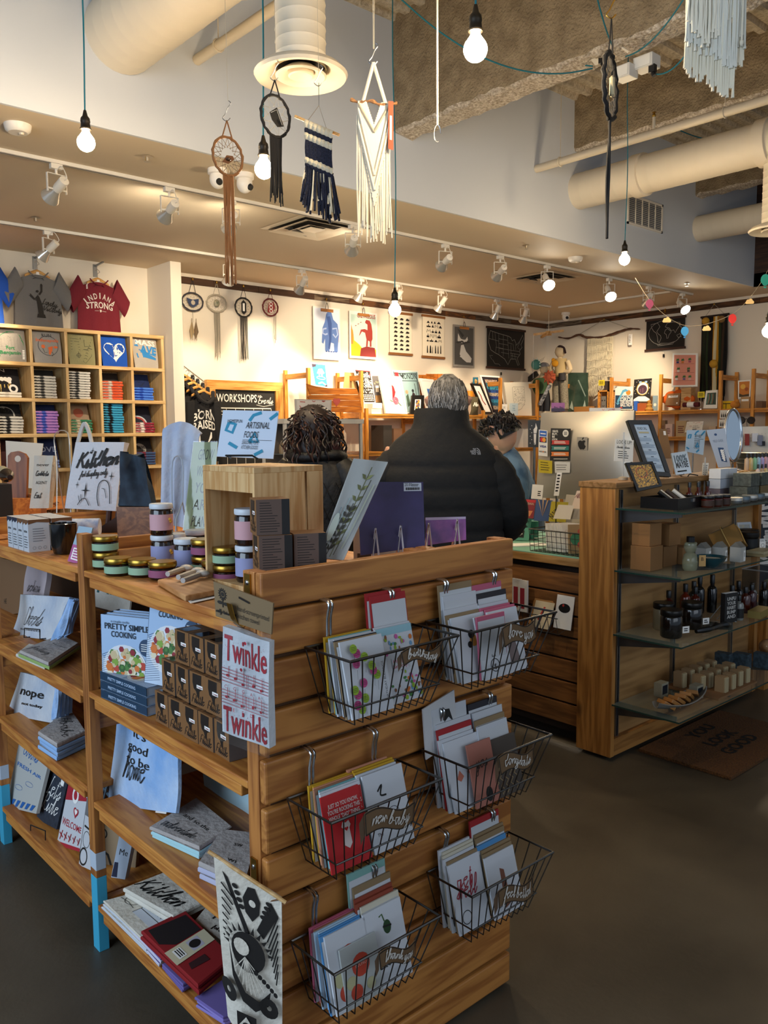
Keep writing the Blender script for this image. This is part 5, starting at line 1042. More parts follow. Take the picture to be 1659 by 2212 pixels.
# == hanging from the roof
DECK=4.42
def pendant(x,y,D,label,top=None,green=False):
 c=at(x,y,D=D);t=thing('pendant_bulb',label,'pendant lamp',c-V((0,0,.045)));k=.04
 MB().lathe([(.001,-.042)]+[(k*sin(a),-k*cos(a))for a in[pi*i/12 for i in range(1,10)]]+[(.017,.045),(.015,.062)],C('#ffe3b8',.3,emit=BULB_E),c,22).obj('bulb',t)
 s=C('#2b241a',.45,.5);z=.056
 MB().lathe([(.024,z),(.026,z+.004),(.022,z+.01),(.02,z+.03),(.022,z+.034),(.02,z+.05),(.012,z+.06),(.006,z+.085)],s,c,18).obj('socket',t)
 e=V(top)if top else V((c.x,c.y,DECK));a=c+V((0,0,z+.08));mid=a.lerp(e,.35)+V((.008,-.006,0));m2=a.lerp(e,.7)-V((.006,0,0))
 MB().tube(spline([a,mid,m2,e],5),.0036,TEAL,6).obj('cord',t)
 light('POINT','bulb_light',c-V((0,0,.06)),CAN_W*.14,(1,.78,.5),shadow_soft_size=.045)
pendant(186,308,3.78,'lit bulb on a teal cord at far left')
pendant(570,366,3.59,'lit bulb on a teal cord between the tan and black dreamcatchers')
pendant(1027,107,2.76,'lit bulb on a teal cord at top centre, in front of the rough beam')
pendant(853,670,5.31,'lit bulb on the longest teal cord, in front of the animal scroll')
pendant(1349,561,6.24,'lit bulb on a teal cord below the louvred grille')
pendant(1660,716,5.6,'lit bulb half cut off by the right edge')
# junction boxes and swagged cords along the first beam
for i,(x,y,w_,lb)in enumerate(((1290,118,.12,'white junction box on the first beam, left of the black plugs'),(1338,100,.1,'upper white junction box on the first beam'),(1397,137,.12,'white junction box hanging right of the first beam'),(1352,158,.1,'lower white junction box below the black hoop'))):
 p=at(x,y,X=4.30+.06*(i==2));t=thing('junction_box',lb,'junction box',p);MB().cb(p,(.09,w_,.07),C('#d9d3c8',.5)).obj('box_body',t,bevel=.004);MB().cb(p+V((-.047,0,0)),(.004,w_*.8,.055),C('#efeae0',.4)).obj('cover',t)
 if i in(0,2):MB().cb(p+V((-.02,-.05,-.05)),(.03,.035,.04),BLACK).tube([p+V((-.02,-.05,-.07)),p+V((-.02,-.06,-.09))],.012,BLACK,8).obj('plug',t)
def swag(a,b,sag,label):
 a=V(a);b=V(b);P=[a.lerp(b,i/8)-V((0,0,sag*4*(i/8)*(1-i/8)))for i in range(9)]
 MB().tube(spline(P,3),.0042,TEAL,6).obj('swag_cord',None,label,'cord')
pl=at(1280,143,X=4.28)
swag(pl,at(1062,-4,Z=4.40),.10,'upper teal cord from the black plug to the top edge');swag(pl-V((0,0,.012)),at(862,-6,X=3.2),.16,'teal cord from the black plug running far left along the rough beam')
swag(at(1352,122,X=4.3),at(1478,-4,X=3.9),.05,'teal cord rising right from the junction boxes to the top edge');swag(at(1333,118,X=4.3),at(1290,-4,X=3.9),.03,'short teal cord rising behind the black hoop');swag(at(1408,158,X=4.36),at(1500,88,X=4.3),.06,'teal cord curving from the right junction box behind the white yarn fringe')
swag(at(1444,268,X=6.5),at(1535,302,X=6.9),.02,'teal cord beside the spiral duct at right')
p=at(945,270,D=3.0);MB().tube([(p.x,p.y,p.z),(p.x,p.y,DECK)],.0035,C('#d8cfba',.9),5).tube([V(p)+V((.012*cos(a)*.7,-.012*cos(a)*.7,-.03+.03*sin(a)))for a in[2*pi*i/16 for i in range(14)]],.002,STEEL,5).obj('hanging_string',None,'empty white string with a wire hook right of the top centre bulb','string')
p=at(1190,655,D=7.4)
# -- dreamcatchers and weavings in the air
def shook(c,m=STEEL):
 return spline([V(c)+V(q)for q in((.006,-.006,.05),(.012,-.012,.04),(.004,-.004,.024),(-.004,.004,.0),(-.012,.012,-.016),(0,0,-.028),(.01,-.01,-.016))],4)
TAN=C('#8a5c34',.85)
def air(x,y,D,rz_px,u,ratio,hoop,label,topy,web,art,fringe,wr,wn=14):
 c=at(x,y,D=D);Rz=rz_px/1793*D;tp=at(x,topy,D=D);tp=V((c.x,c.y,tp.z));t=dream(c,u,Rz*ratio,Rz,hoop,label,tp,web,art,fringe,wr=wr,wn=wn)
 mb=MB();mb.tube(shook(tp+V((0,0,.025))),.0018,STEEL,5).obj('s_hook',t)
 MB().tube([tp+V((.004,-.004,.075)),V((c.x,c.y,DECK))],.001,C('#a89f8c',.8),4).obj('thread',t)
air(492,338,3.3,40,(1,0,0),.92,TAN,'tan leather dreamcatcher with a long brown fringe hanging near the left lights',263,C('#7a6650',.8),lambda mb,p,u,n,c:(p.poly([(.3,.32),(.5,.3),(.72,.46),(.66,.54),(.45,.52)],C('#6a4224',.8)),mb.ell(c+V((0,-.004,-.012)),(.012,.008,.007),C('#3a2416',.3))),(TAN,13,.43,.03,.045,0),.0055,16)
air(595,251,3.3,43,(1,0,0),.86,BB,'black dreamcatcher with a black leather patch and fringe below the round diffuser',176,C('#b9b3a6',.8),lambda mb,p,u,n,c:(p.poly([(.28,.55),(.55,.72),(.78,.3),(.55,.24),(.36,.38)],BB),p.line([(.33,.55),(.54,.66),(.72,.32)],.0015,WHITE)),(BB,18,.27,.2,.055,0),.006,9)
t=air
c=at(1318,187,D=2.75);Rz=66/1793*2.75;tp=V((c.x,c.y,at(1318,48,D=2.75).z))
td=dream(c,(.93,.37,0),Rz*.98,Rz,BB,'black hoop dreamcatcher with a pale crystal, hanging high at right with one long strap',tp,C('#5a544c',.6),lambda mb,p,u,n,c:(p.poly([(.4,.3),(.62,.42),(.66,.8),(.5,.72)],C('#3a3d38',.6)),mb.lathe([(.002,-.035),(.009,-.028),(.009,.026),(.002,.034)],C('#c9bd9a',.2),c+n*.006,8)),None,wr=.008,wn=14)
mb=MB();b=c-V((0,0,Rz));e=at(1311,515,D=2.72);mb.tube(spline([b,b.lerp(e,.4)+V((.004,0,0)),b.lerp(e,.75),e],4),.005,BB,6).tube(spline([b+V((.006,0,0)),b.lerp(e,.5)+V((-.004,.004,0)),b.lerp(e,.95)],4),.004,BB,6).obj('strap',td)
MB().tube(shook(tp+V((0,0,.03))),.0025,BRASS,5).tube([tp+V((0,0,.08)),V((c.x,c.y,DECK))],.0012,STEEL,4).obj('s_hook',td)
# navy and cream weaving on a dowel
D=3.25;a=at(637,251,D=D);b=at(733,292,D=D-.02);b.z=a.z-(a.z-b.z)*1.0;t=thing('woven_hanging','navy and cream woven hanging with a shaggy fringe on a pale dowel','wall hanging',a.lerp(b,.5)-V((0,0,.33)))
u=(b-a);MB().tube([a,b],.0055,WN,10).obj('dowel',t)
NAVY=mottled('#10121f','#22263c',200,.95,bump=.4);CRM=C('#d9ccae',.95,fuzz=120)
n=u.normalized().cross(V((0,0,1))).normalized();dn=V((0,0,-1));zl=.165;A=a+u*.24;U=u*.62
def rowf(v0,v1,m,bump=.004):mb.grid(lambda s,w_:A+U*(s*(1-.04*sin(pi*(v0+(v1-v0)*w_))))+dn*((v0+(v1-v0)*w_)*zl)+n*(bump*(1+.4*sin(40*s))*sin(pi*w_)+.002),40,4,m,.006)
mb=MB();rowf(0,.16,CRM,.008);rowf(.16,.28,NAVY);rowf(.28,.42,CRM,.007);rowf(.42,.85,NAVY,.003);rowf(.85,.97,CRM,.008);rowf(.97,1.04,NAVY)
q=[A+dn*zl*.86+n*.008,A+U+dn*zl*.86+n*.008,A+U+dn*zl*.42+n*.008,A+dn*zl*.42+n*.008];p=PR(mb,*q);p.poly([(.34,.0),(.7,.0),(.66,.4),(.58,.8),(.54,.98),(.5,.8),(.38,.4)],CRM);mb.obj('woven_band',t)
mb=MB();rn=random.Random(5)
for i in range(70):
 s_=rn.random();p0=A+U*s_+dn*zl+n*rn.uniform(-.006,.008);sp=(s_-.5)*.05;L=rn.uniform(.11,.185);m_=CRM if rn.random()<.28 else NAVY
 mb.tube([p0,p0+u.normalized()*sp*.5+dn*L*.5+n*rn.uniform(-.005,.01),p0+u.normalized()*(sp*1.1+rn.uniform(-.006,.006))+dn*L+n*rn.uniform(-.008,.012)],[.003,.0042,.0048],m_,5)
mb.obj('fringe',t)
mb=MB();tp=at(684,232,D=D);tp=V((A.lerp(A+U,.5).x,A.lerp(A+U,.5).y,tp.z))
for s_ in(.28,.72):mb.tube([a+u*s_,tp],.0012,C('#8a8070',.8),4)
mb.tube([tp,tp+V((0,0,.085))],.0015,STEEL,4).tube(shook(tp+V((0,0,.1))),.002,STEEL,5).tube([tp+V((0,0,.12)),V((tp.x,tp.y,DECK))],.001,C('#a89f8c',.8),4).obj('hanging_cord',t)
# white macrame on a driftwood stick
D=3.1;a=at(757,218,D=D);b=at(858,224,D=D);t=thing('macrame_hanging','narrow white macrame with a v-shaped panel on a driftwood stick, hanging from a rope triangle','wall hanging',a.lerp(b,.5)-V((0,0,.55)));u=b-a;n=u.normalized().cross(V((0,0,1))).normalized()
MB().tube(spline([a+V((0,0,.006)),a.lerp(b,.2)-V((0,0,.004)),a.lerp(b,.45)+V((0,0,.004)),a.lerp(b,.65)-V((0,0,.008)),b+V((0,0,.002))],5),[.006+.002*sin(i*1.3)for i in range(21)],wood('#a8794a','#7a5230',0,2,.8),8).obj('driftwood',t)
tp=V((a.lerp(b,.5).x,a.lerp(b,.5).y,at(808,139,D=D).z));RP=C('#ddd3bd',.95);mb=MB()
for s_ in(.27,.75):mb.tube([a+u*s_,tp],.0065,RP,8)
mb.tube(shook(tp+V((0,0,.02))),.002,STEEL,5).tube([tp+V((0,0,.05)),V((tp.x,tp.y,DECK))],.0012,C('#c9bfa8',.8),4).tube([tp+V((.004,0,.05)),V((tp.x+.02,tp.y,DECK))],.0012,C('#c9bfa8',.8),4).obj('rope_triangle',t)
px=3.1/1793;mb=MB();rn=random.Random(2)
for i in range(40):
 s_=.17+.66*i/39;v=abs(s_-.5)/.33;z1=.295*(1-v)+.04 if i%2 else .28*(1-v)+.05
 mb.tube([a+u*s_-V((0,0,.0+.17*max(0,.5-v)*1.0))+n*.003,a+u*s_-V((0,0,z1+.05))+n*.005],.0032,RP,5)
for k in range(2):
 for sg in(-1,1):mb.tube([a+u*(.5+sg*.33*(1-j/8))+dn*(.03+.055*k+.235*j/8)+n*.009 for j in range(9)],.005,RP,6)
 for sg in(-1,1):mb.tube([a+u*(.5+sg*.33*(1-j/8))+dn*(.01+.10*j/8)+n*.008 for j in range(9)],.004,RP,6)
mb.obj('knotted_panel',t)
for nm,s0,s1,yb in(('long_fringe',.13,.34,520),('long_fringe',.42,.86,522)):
 mb=MB();zb=at(800,yb,D=D).z
 for i in range(18 if s1<.5 else 34):
  s_=s0+(s1-s0)*rn.random();v=abs(s_-.5)/.33;z0=a.z-.05-.20*max(0,1-v);p0=a+u*s_;p0.z=z0
  mb.tube([p0,V((p0.x+rn.uniform(-.004,.004),p0.y,(z0+zb)/2)),V((p0.x+rn.uniform(-.006,.006),p0.y+rn.uniform(-.006,.006),zb+rn.uniform(0,.09)))],.0028,RP,5)
 mb.obj(nm,t)
p0=a+u*.86;panel('price_tag',None,None,[p0+u*-.06+dn*.17+n*.02,p0+u*.05+dn*.175+n*.02,p0+u*.06+dn*.0+n*.02,p0-u*.05+n*.02],.001,C('#9a4a2c',.7),lambda r:r.rect(.3,.2,.7,.7,PAPER),parent=t)
# thick white yarn fringe at the top right corner
D=2.6;t=thing('yarn_chandelier','thick cream yarn fringe in ragged tiers, cut off by the top right edge','wall hanging',at(1540,120,D=D));rn=random.Random(11)
u_=_r.copy();u_.z=0;u_.normalize();n=V((-_fw.x,-_fw.y,0)).normalized()
for tier,(z0y,n_,off)in enumerate(((-110,46,.0),(-70,46,.012),(-20,44,.022))):
 mb=MB()
 for i in range(n_):
  x=1478+128*(i+rn.random()*.6)/n_;tt=(x-1478)/128
  bot={0:(150+75*tt if tt<.82 else 140),1:(95+70*tt if tt<.85 else 100),2:(60+40*sin(tt*5))}[tier]+rn.uniform(-22,12)
  a=at(x,z0y,D=D)+n*off;b=at(x,bot,D=D)+n*off;a=V((b.x,b.y,a.z));m_=a.lerp(b,.5)+u_*rn.uniform(-.005,.005)+n*rn.uniform(-.004,.006)
  mb.tube([a,m_,b.lerp(m_,.12),b],[.0035,.0035,.0036,.0052],C(('#e4dcc6','#dad8cc','#e9e2cf')[tier],.95),5)
 mb.obj('fringe_tier',t)
q0=at(1476,-112,D=D);q1=at(1608,-112,D=D);MB().tube([q0,q1],.012,WN,10).obj('rod',t);MB().tube([q0.lerp(q1,.5),V((q0.lerp(q1,.5).x,q0.lerp(q1,.5).y,DECK))],.002,STEEL,5).obj('hanging_cord',t)
mb=MB();pa=at(1600,-60,D=D-.03);pb=at(1602,92,D=D-.03);mb.tube([V((pb.x,pb.y,pa.z)),pb],[.003,.003],RP,6).ell(pb,(.006,.006,.01),RP,8,6).obj('loose_strand',t)
# -- balloon and cloud bunting
D=6.4;st=[(1372,600),(1403,648),(1440,683),(1479,703),(1526,700),(1582,678),(1618,645),(1650,600),(1680,540)]
SL=spline([at(x,y,D=D)for x,y in st],6);MB().tube(SL,.0018,C('#8a7f6c',.8),4).obj('bunting_string',None,'thin string carrying the balloon and cloud shapes','string')
def cut(name,label,x,y,s,c,shape):
 o=at(x,y,D=D-.01);u=_r.copy();u.z=0;u.normalize();f=lambda a,b,z:o+u*(a*s)+V((0,0,b*s))+u.cross(V((0,0,1)))*z
 t=thing(name,label,name.split('_')[-1],o-V((0,0,s)))
 if shape=='b':
  MB().prism([(sin(a)*.8*(1 if cos(a)>-.3 else 1-.55*(-cos(a)-.3)),cos(a)*1.0)for a in[2*pi*i/22 for i in range(22)]],0,.004,c,f).obj('balloon_shape',t);MB().prism([(-.2,-1.35),(.2,-1.35),(.22,-1.1),(-.22,-1.1)],0,.004,c,f).obj('basket',t)
 else:
  P=[]
  for cx,cy,r,a0,a1 in((.6,-.2,.35,-90,60),(.2,.15,.42,10,150),(-.35,.0,.38,60,200),(-.65,-.3,.25,120,270)):
   for k in range(6):a=rad(a0+(a1-a0)*k/5);P.append((cx+r*cos(a),cy+r*sin(a)))
  MB().prism(P,0,.004,c,f).obj('cloud_shape',t)
CL=C('#d9b57a',.7)
cut('paper_balloon','plum hot-air balloon cutout on the bunting',1403,657,.037,C('#6a2346',.7),'b');cut('paper_balloon','blue hot-air balloon cutout in front of the map of the world',1479,716,.037,C('#2a83c0',.7),'b');cut('paper_balloon','red hot-air balloon cutout right of the yarn hanging',1582,689,.038,C('#b81f1c',.7),'b');cut('paper_balloon','teal hot-air balloon cutout at the right edge of the view',1653,605,.045,C('#1f8c7c',.7),'b')
cut('paper_cloud','tan cloud cutout over the top edge of the map of the world',1440,691,.036,CL,'c');cut('paper_cloud','tan cloud cutout in front of the yarn hanging',1526,709,.036,CL,'c');cut('paper_cloud','tan cloud cutout over the picture rail at far right',1619,651,.036,CL,'c')
# == sales counter and glass display
KW=wood('#b9803f','#94602a',2,.7,.45,.5);KWX=wood('#b07a3e','#8a5a2a',0,.7,.45);DK_S=wood('#8a5c30','#6b4422',1,.8,.55,.7)
CTZ=.925;t=thing('sales_counter','sales counter with a mint top and dark horizontal board front','counter',(3.6,3.6,0))
MB().box(3.235,3.95,2.262,5.0,CTZ-.045,CTZ-.004,wood('#b08a58','#8f6a3c',1,.8,.5)).obj('counter_top',t,bevel=.003);MB().box(3.236,3.95,2.262,5.0,CTZ-.004,CTZ,C('#7fb8a4',.5)).obj('mint_surface',t)
z=.10
for k in range(7):h=.108;MB().box(3.262,3.282,2.262,5.0,z,z+h-.009,DK_S).obj('front_board',t,bevel=.003);z+=h
MB().box(3.285,3.30,2.27,4.99,.06,CTZ-.045,C('#2a1a10',.8)).obj('carcass_panel',t);MB().box(3.32,3.93,2.27,2.30,.06,CTZ-.045,PINEX).box(3.32,3.93,4.96,4.99,.06,CTZ-.045,PINEX).obj('carcass_end',t);MB().box(3.34,3.92,2.3,4.96,0,.06,C('#2a2420',.8)).obj('plinth',t)
# display wall with glass shelves
t=thing('display_wall','tall honey-coloured wooden display wall with glass shelves on its near side','display',(4.0,2.1,0))
MB().box(3.22,3.25,2.068,2.255,.02,1.262,KW).obj('end_panel',t,bevel=.002);MB().box(3.215,4.70,2.06,2.26,1.262,1.287,wood('#a87c4c','#86602f',0,.8,.5)).obj('cap_board',t,bevel=.002)
PLY=wood('#b98d57','#9a7040',0,.4,.5);MB().box(3.25,4.66,2.10,2.12,.02,1.262,PLY).obj('back_panel',t);MB().box(3.25,4.70,2.235,2.25,.02,1.262,PLY).obj('rear_panel',t);MB().box(4.66,4.70,2.068,2.25,0.02,1.262,KW).obj('end_panel',t);MB().box(3.25,4.66,2.072,2.10,.02,.10,KWX).obj('kick_board',t)
AL=C('#9a9c9e',.35,1.0)
for x in(3.30,3.80,4.42):mb=MB().box(x-.012,x-.004,2.085,2.10,.10,1.25,AL).box(x+.004,x+.012,2.085,2.10,.10,1.25,AL).box(x-.004,x+.004,2.095,2.10,.10,1.25,BLACK);mb.obj('slotted_standard',t)
GLASS=C('#9fb5ae',.05,alpha=.16,coat=.5);GEDGE=C('#24403a',.2);GZ=(1.174,.894,.602,.275);GX0,GX1,GY=3.222,4.62,1.735
for z in GZ:
 gp=MB().box(GX0,GX1,GY,2.065,z-.007,z,GLASS).box(GX0,GX1,GY-.0008,GY,z-.007,z,GEDGE).box(GX0-.0008,GX0,GY,2.065,z-.007,z,GEDGE).obj('glass_shelf',t)
 for x in(3.30,3.80,4.42):mb=MB();mb.prism([(2.095,z-.075),(2.095,z-.008),(1.79,z-.008),(1.79,z-.028)],-.004,.004,C('#6a6c6e',.4,.9),lambda a,b,c,x=x:V((x+c,a,b)));mb.obj('shelf_bracket',t)
MT=mottled('#6b4318','#4e2f10',120,.95,bump=.6);t=thing('doormat','brown coir doormat lettered you look good in front of the glass shelves','doormat',(4.0,1.7,0))
mb=MB().box(3.43,4.235,1.60,2.05,0.001,.016,MT);p=PR(mb,(3.43,2.05,.0165),(3.43,1.60,.0165),(4.235,1.60,.0165),(4.235,2.05,.0165))
mb.v;mb.obj('coir',t,bevel=.002);mb=MB();q=[at(x,y,Z=.0168)for x,y in((1440,1672),(1620,1740),(1690,1610),(1530,1560))]
p=PR(mb,(3.66,1.64,.0168),(4.18,1.64,.0168),(4.18,2.02,.0168),(3.66,2.02,.0168),.0003);k_=C('#100a06',.9)
for i,s in enumerate(('YOU','LOOK','GOOD')):
 a=at((1503,1543,1580)[i],(1596,1612,1630)[i],Z=.017);b=at((1548,1596,1640)[i],(1570,1582,1592)[i],Z=.017);c=(a+b)/2;d=b-a;o=PR(mb,a,b,b+V((-d.y,d.x,0)).normalized()*.07,a+V((-d.y,d.x,0)).normalized()*.07,.0004);o.text(s,.5,0,.062,k_,d.length,bold=.035)
mb.obj('lettering',t)
# -- on the counter
c0=V((3.75,2.64,CTZ));t=thing('desktop_computer','silver all-in-one desktop computer seen from behind, stickers on its back','computer',c0)
SIL=C('#b7b0a3',.35,.75);q=pq([(1163,1062),(1352,1072),(1352,918),(1160,926)],(-1,0,.12),at(1257,1060,X=3.72));cx_=sum(q,V())/4;W2,H2=.29,.235
u=V((0,-1,0));v=V((.09,0,1)).normalized();nn=u.cross(v);C0=at(1258,985,X=3.72)
def bump(a,b):return C0+u*(a*W2)+v*(b*H2)+nn*(.035*(1-a*a)*(1-b*b))
mb=MB();mb.grid(lambda a,b:bump(2*a-1,2*b-1),14,12,SIL,.014);mb.obj('case',t)
mb=MB();e=[C0+u*(s*W2)+v*(r*H2)-nn*.016 for s,r in((1,-1),(-1,-1),(-1,1),(1,1))];mb.add(e,[(0,1,2,3)],C('#0d1016',.1));mb.obj('screen',t)
def stick(px4,m,art,nm):qq=pq(px4,nn,C0+nn*.036);mb=MB();mb.add([p+nn*.0005 for p in qq],[(0,1,2,3)],m);art(PR(mb,*[p+nn*.0006 for p in qq]));return mb.obj(nm,t)
def a_apple(p):
 k=C('#0e0d0c',.4);p.poly([(.5,.68),(.36,.74),(.2,.7),(.1,.52),(.14,.3),(.26,.1),(.38,.02),(.5,.06),(.62,.02),(.74,.08),(.86,.28),(.76,.36),(.72,.48),(.76,.6),(.84,.66),(.74,.74),(.62,.74)],k);p.poly([(.5,.76),(.52,.9),(.66,1.0),(.66,.86)],k)
stick([(1246,972),(1269,972),(1269,944),(1246,944)],SIL,a_apple,'emblem')
def a_cards(p):
 b=C('#2c5fb0',.5);p.rect(.1,.76,.9,.97,b);p.rect(.2,.84,.8,.88,WHITE);p.rect(.1,.52,.9,.73,C('#1b2c4a',.5));p.circ(.38,.625,.2,C('#c8202c',.5));p.circ(.62,.625,.2,C('#e0962c',.5));p.text('VISA',.5,.33,.011,C('#1d2f74',.5),p.w*.75,bold=.04,shear=.15);p.text('DISCOVER',.48,.14,.007,C('#3a2a20',.5),p.w*.8,bold=.03);p.circ(.55,.165,.06,C('#e0762c',.5))
stick([(1163,984),(1183,986),(1183,930),(1164,928)],C('#d9d6d0',.5),a_cards,'card_sticker')
def a_loc(p):
 w=C('#d9d4c8',.6)
 for i,s in enumerate(('CREATE.','BUY.','BE','LOCAL.')):p.text(s,.08,.88-.085*i,.0105,w,min(.04,.009*len(s)),'L',bold=.04)
 p.circ(.76,.85,.15,w);p.greek(.68,.84,.8,.9,3,INK)
 for i,c in enumerate(('#b8302a','#1f6f68','#d0702a')):p.poly([(.06,.5-.18*i),(.95,.5-.18*i),(.95,.63-.18*i),(.06,.63-.18*i),(.1,.565-.18*i)],C(c,.5));p.greek(.2,.85,.525-.18*i,.605-.18*i,2,w)
 p.rect(.2,.04,.9,.06,w)
stick([(1188,995),(1231,995),(1233,926),(1190,925)],C('#131211',.5),a_loc,'poster_sticker')
stick([(1164,1021),(1193,1023),(1193,996),(1163,992)],C('#b9a51e',.7),lambda p:p.greek(.15,.85,.15,.9,4,INK,.25),'sticky_note');stick([(1199,1022),(1231,1021),(1232,998),(1198,997)],C('#c9c9c8',.7),lambda p:p.greek(.1,.9,.2,.8,3,C('#55555a',.7),.25),'paper_note')
mb=MB();sx=C0+nn*.03-v*.02;qf=lambda a,b:V((3.66-.10*(1-b),2.45+(a-.5)*.17,CTZ+.003+(1.2-CTZ)*b));mb.grid(lambda a,b:V((3.70-.07*(1-b)-.0*a,at(1257,1060,X=3.7).y+(.5-a)*.19,CTZ+.004+.27*b)),6,6,SIL,.012);mb.box(3.56,3.80,C0.y-.095,C0.y+.095,CTZ,CTZ+.006,SIL);mb.obj('stand',t)
MB().tube(spline([V((3.63,C0.y+.0,CTZ+.1)),V((3.58,C0.y+.06,CTZ+.05)),V((3.6,C0.y+.2,CTZ+.012)),V((3.7,C0.y+.35,CTZ+.012))],5),.004,PAPER,6).obj('power_cord',t)
# mint gift-card stand
TE=C('#3f8d80',.6);t=thing('gift_card_stand','mint green gift card holder lettered in black on the counter','stand',at(1128,1170,Z=CTZ));o=at(1112,1168,Z=CTZ+.0)
q=pq([(1108,1166),(1142,1172),(1152,1098),(1116,1093)],(-.8,-.6,.25),at(1125,1168,Z=CTZ+.001))
q=[p if p.z>CTZ+.001 else V((p.x,p.y,CTZ+.002))for p in q]
def a_gift(p):
 k=C('#14201c',.7);p.ring(.52,.78,.2,.0012,k);p.text('HOMESPUN',.5,.755,.0095,k,p.w*.62,bold=.03);p.text('GIVE THE GIFT',.48,.53,.012,k,p.w*.78,bold=.03);p.script('Handmade',.45,.40,p.w*.7,k,.0018);p.rect(.06,.08,.66,.3,BLACK);p.ring(.36,.19,.13,.001,WHITE);p.text('HOMESPUN',.36,.175,.006,WHITE,p.w*.4,bold=.03)
panel('front_card',None,None,q,.004,C('#5fa896',.6),a_gift,parent=t)
b=(q[0]+q[1])/2;MB(RZ((b.x+.07,b.y+.06,CTZ),rad(-40))).box(-.09,.09,-.05,.05,0,.10,TE).obj('holder_box',t)
MB(RZ(at(1140,1178,Z=CTZ),rad(-35))).box(-.1,.1,-.05,.05,.0005,.006,PAPER).obj('paper_stack',None,'loose white papers at the foot of the mint card holder','paper')
for x0,y0,x1,y1,c,lb,art in((1122,1078,1158,1118,'#8a1c2c','maroon guide booklet standing in the mint holder',lambda p:(p.rect(0,.85,1,1,C('#c8202c',.5)),p.text('BICENTENNIAL',.5,.72,.012,C('#e6c9b0',.6),p.w*.85),p.poly([(.2,.1),(.4,.1),(.55,.4),(.3,.4)],C('#e08a5a',.6)),p.poly([(.6,.1),(.75,.1),(.9,.4),(.62,.4)],C('#e08a5a',.6)))),(1156,1079,1194,1124,'#2f4f8a','blue and gold sunburst booklet standing beside the maroon one',lambda p:[p.poly([(.5,.2),(.1+.14*i,1),(.16+.14*i,1)],C(('#d9a85a','#1c2c54')[i%2],.5))for i in range(6)]),(1188,1083,1228,1126,'#b8a818','yellow booklet with black lettering standing at an angle',lambda p:(p.text('NUVO',.4,.3,.03,BLACK,p.w*.6,rot=.9,bold=.03),))):
 panel('booklet',lb,'booklet',pq([(x0-3,y1),(x1-6,y1+2),(x1,y0+2),(x0+3,y0)],(-.8,-.6,.3),at((x0+x1)/2,y1,X=3.52)),.006,C(c,.5),art)
panel('sign_card','small white card standing behind the booklets','card',pq([(1147,1077),(1171,1079),(1174,1048),(1150,1046)],(-.8,-.6,.15),at(1160,1077,X=3.6)),.003,PAPER,lambda p:p.greek(.55,.85,.2,.6,3,INK))
q=pq([(1196,1071),(1207,1071),(1214,1021),(1203,1021)],(-.8,-.6,.1),at(1201,1071,X=3.50));t=thing('sign_clip','narrow white tag held by a black wire clip in front of the computer','sign',V((q[0].x,q[0].y,CTZ)));panel('tag',None,None,q,.002,PAPER,lambda p:p.greek(.2,.8,.15,.95,6,INK),parent=t);a=(q[0]+q[1])/2;MB().tube(spline([a,a-V((0,0,.06)),V((a.x,a.y,CTZ+.004))],4),.003,BLACK,5).obj('wire',t)
# black wire basket of envelopes
BX=MB();a,b=V((3.27,2.50,CTZ+.002)),V((3.43,2.272,CTZ+.13));t=thing('wire_basket','black wire basket of cards at the counter edge','basket',V((3.35,2.39,CTZ)));mb=MB();wk=C('#171310',.5);hb=.11
q0=at(1154,1188,Z=CTZ+.002);q1=V((3.262,2.275,CTZ+.002));q0=V((3.262,q0.y if q0.y>2.45 else 2.56,CTZ+.002));dx=V((.16,0,0));up=V((0,0,hb));fl=V((-.012,.0,0))
for k in range(12):s_=k/11;p=q0.lerp(q1,s_);mb.tube([p+up+fl,p,p+dx,p+dx+up-fl],.0016,wk,4)
for k in range(5):z_=up*(k/4);mb.tube([q0+z_+fl*k/4,q1+z_+fl*k/4],.0014 if k<4 else .0035,wk,4).tube([q0+dx+z_,q1+dx+z_],.0014 if k<4 else .0035,wk,4).tube([q0+z_+fl*k/4,q0+dx+z_],.0014 if k<4 else .0035,wk,4).tube([q1+z_+fl*k/4,q1+dx+z_],.0014 if k<4 else .0035,wk,4)
for k in range(5):mb.tube([q0+dx*(k/5),q1+dx*(k/5)],.0014,wk,4)
mb.obj('wire_cage',t)
for i in range(9):
 y=2.50-.012*i;o=V((3.30+.004*(i%2),y,CTZ+.006));panel('greeting_card','front white card with faint pink marks in the black wire basket' if i==8 else 'white card packed in the black wire basket','card',rectq(o,(.85,-.5,0),.12,.135,.15),.004,PAPER,(lambda p:[p.ring(.2+.3*(k%3),.2+.28*(k//3),.05,.001,C('#b08a84',.7))for k in range(9)])if i==8 else None,None if i==8 else 'cards in the black wire basket')
panel('greeting_card','kraft card with green and pink flowers at the right end of the black wire basket','card',rectq((3.285,2.36,CTZ+.006),(.8,-.6,0),.1,.14,.1),.004,C('#a8906a',.8),lambda p:(p.circ(.4,.5,.3,C('#3f8a6a',.7)),p.circ(.6,.75,.14,C('#c05a50',.7)),p.circ(.6,.3,.16,C('#c05a50',.7))))
for k in range(3):panel('paper_bag',('curled white receipt card behind the basket','grey folded card behind the basket','pink and white card with red script behind the basket')[k],'card',pq([[(1195,1120),(1232,1122),(1240,1092),(1206,1090)],[(1226,1120),(1252,1122),(1254,1100),(1228,1098)],[(1234,1098),(1262,1100),(1266,1060),(1246,1060)]][k],(-.8,-.6,.3),at(1220+16*k,1120,X=3.44+.04*k)),.004,C(('#dcd8cf','#a8a49c','#e3d2c4')[k],.7),(lambda p:p.script('Aloha',.55,.6,.06,C('#7a1c20',.7),.002))if k==2 else None)
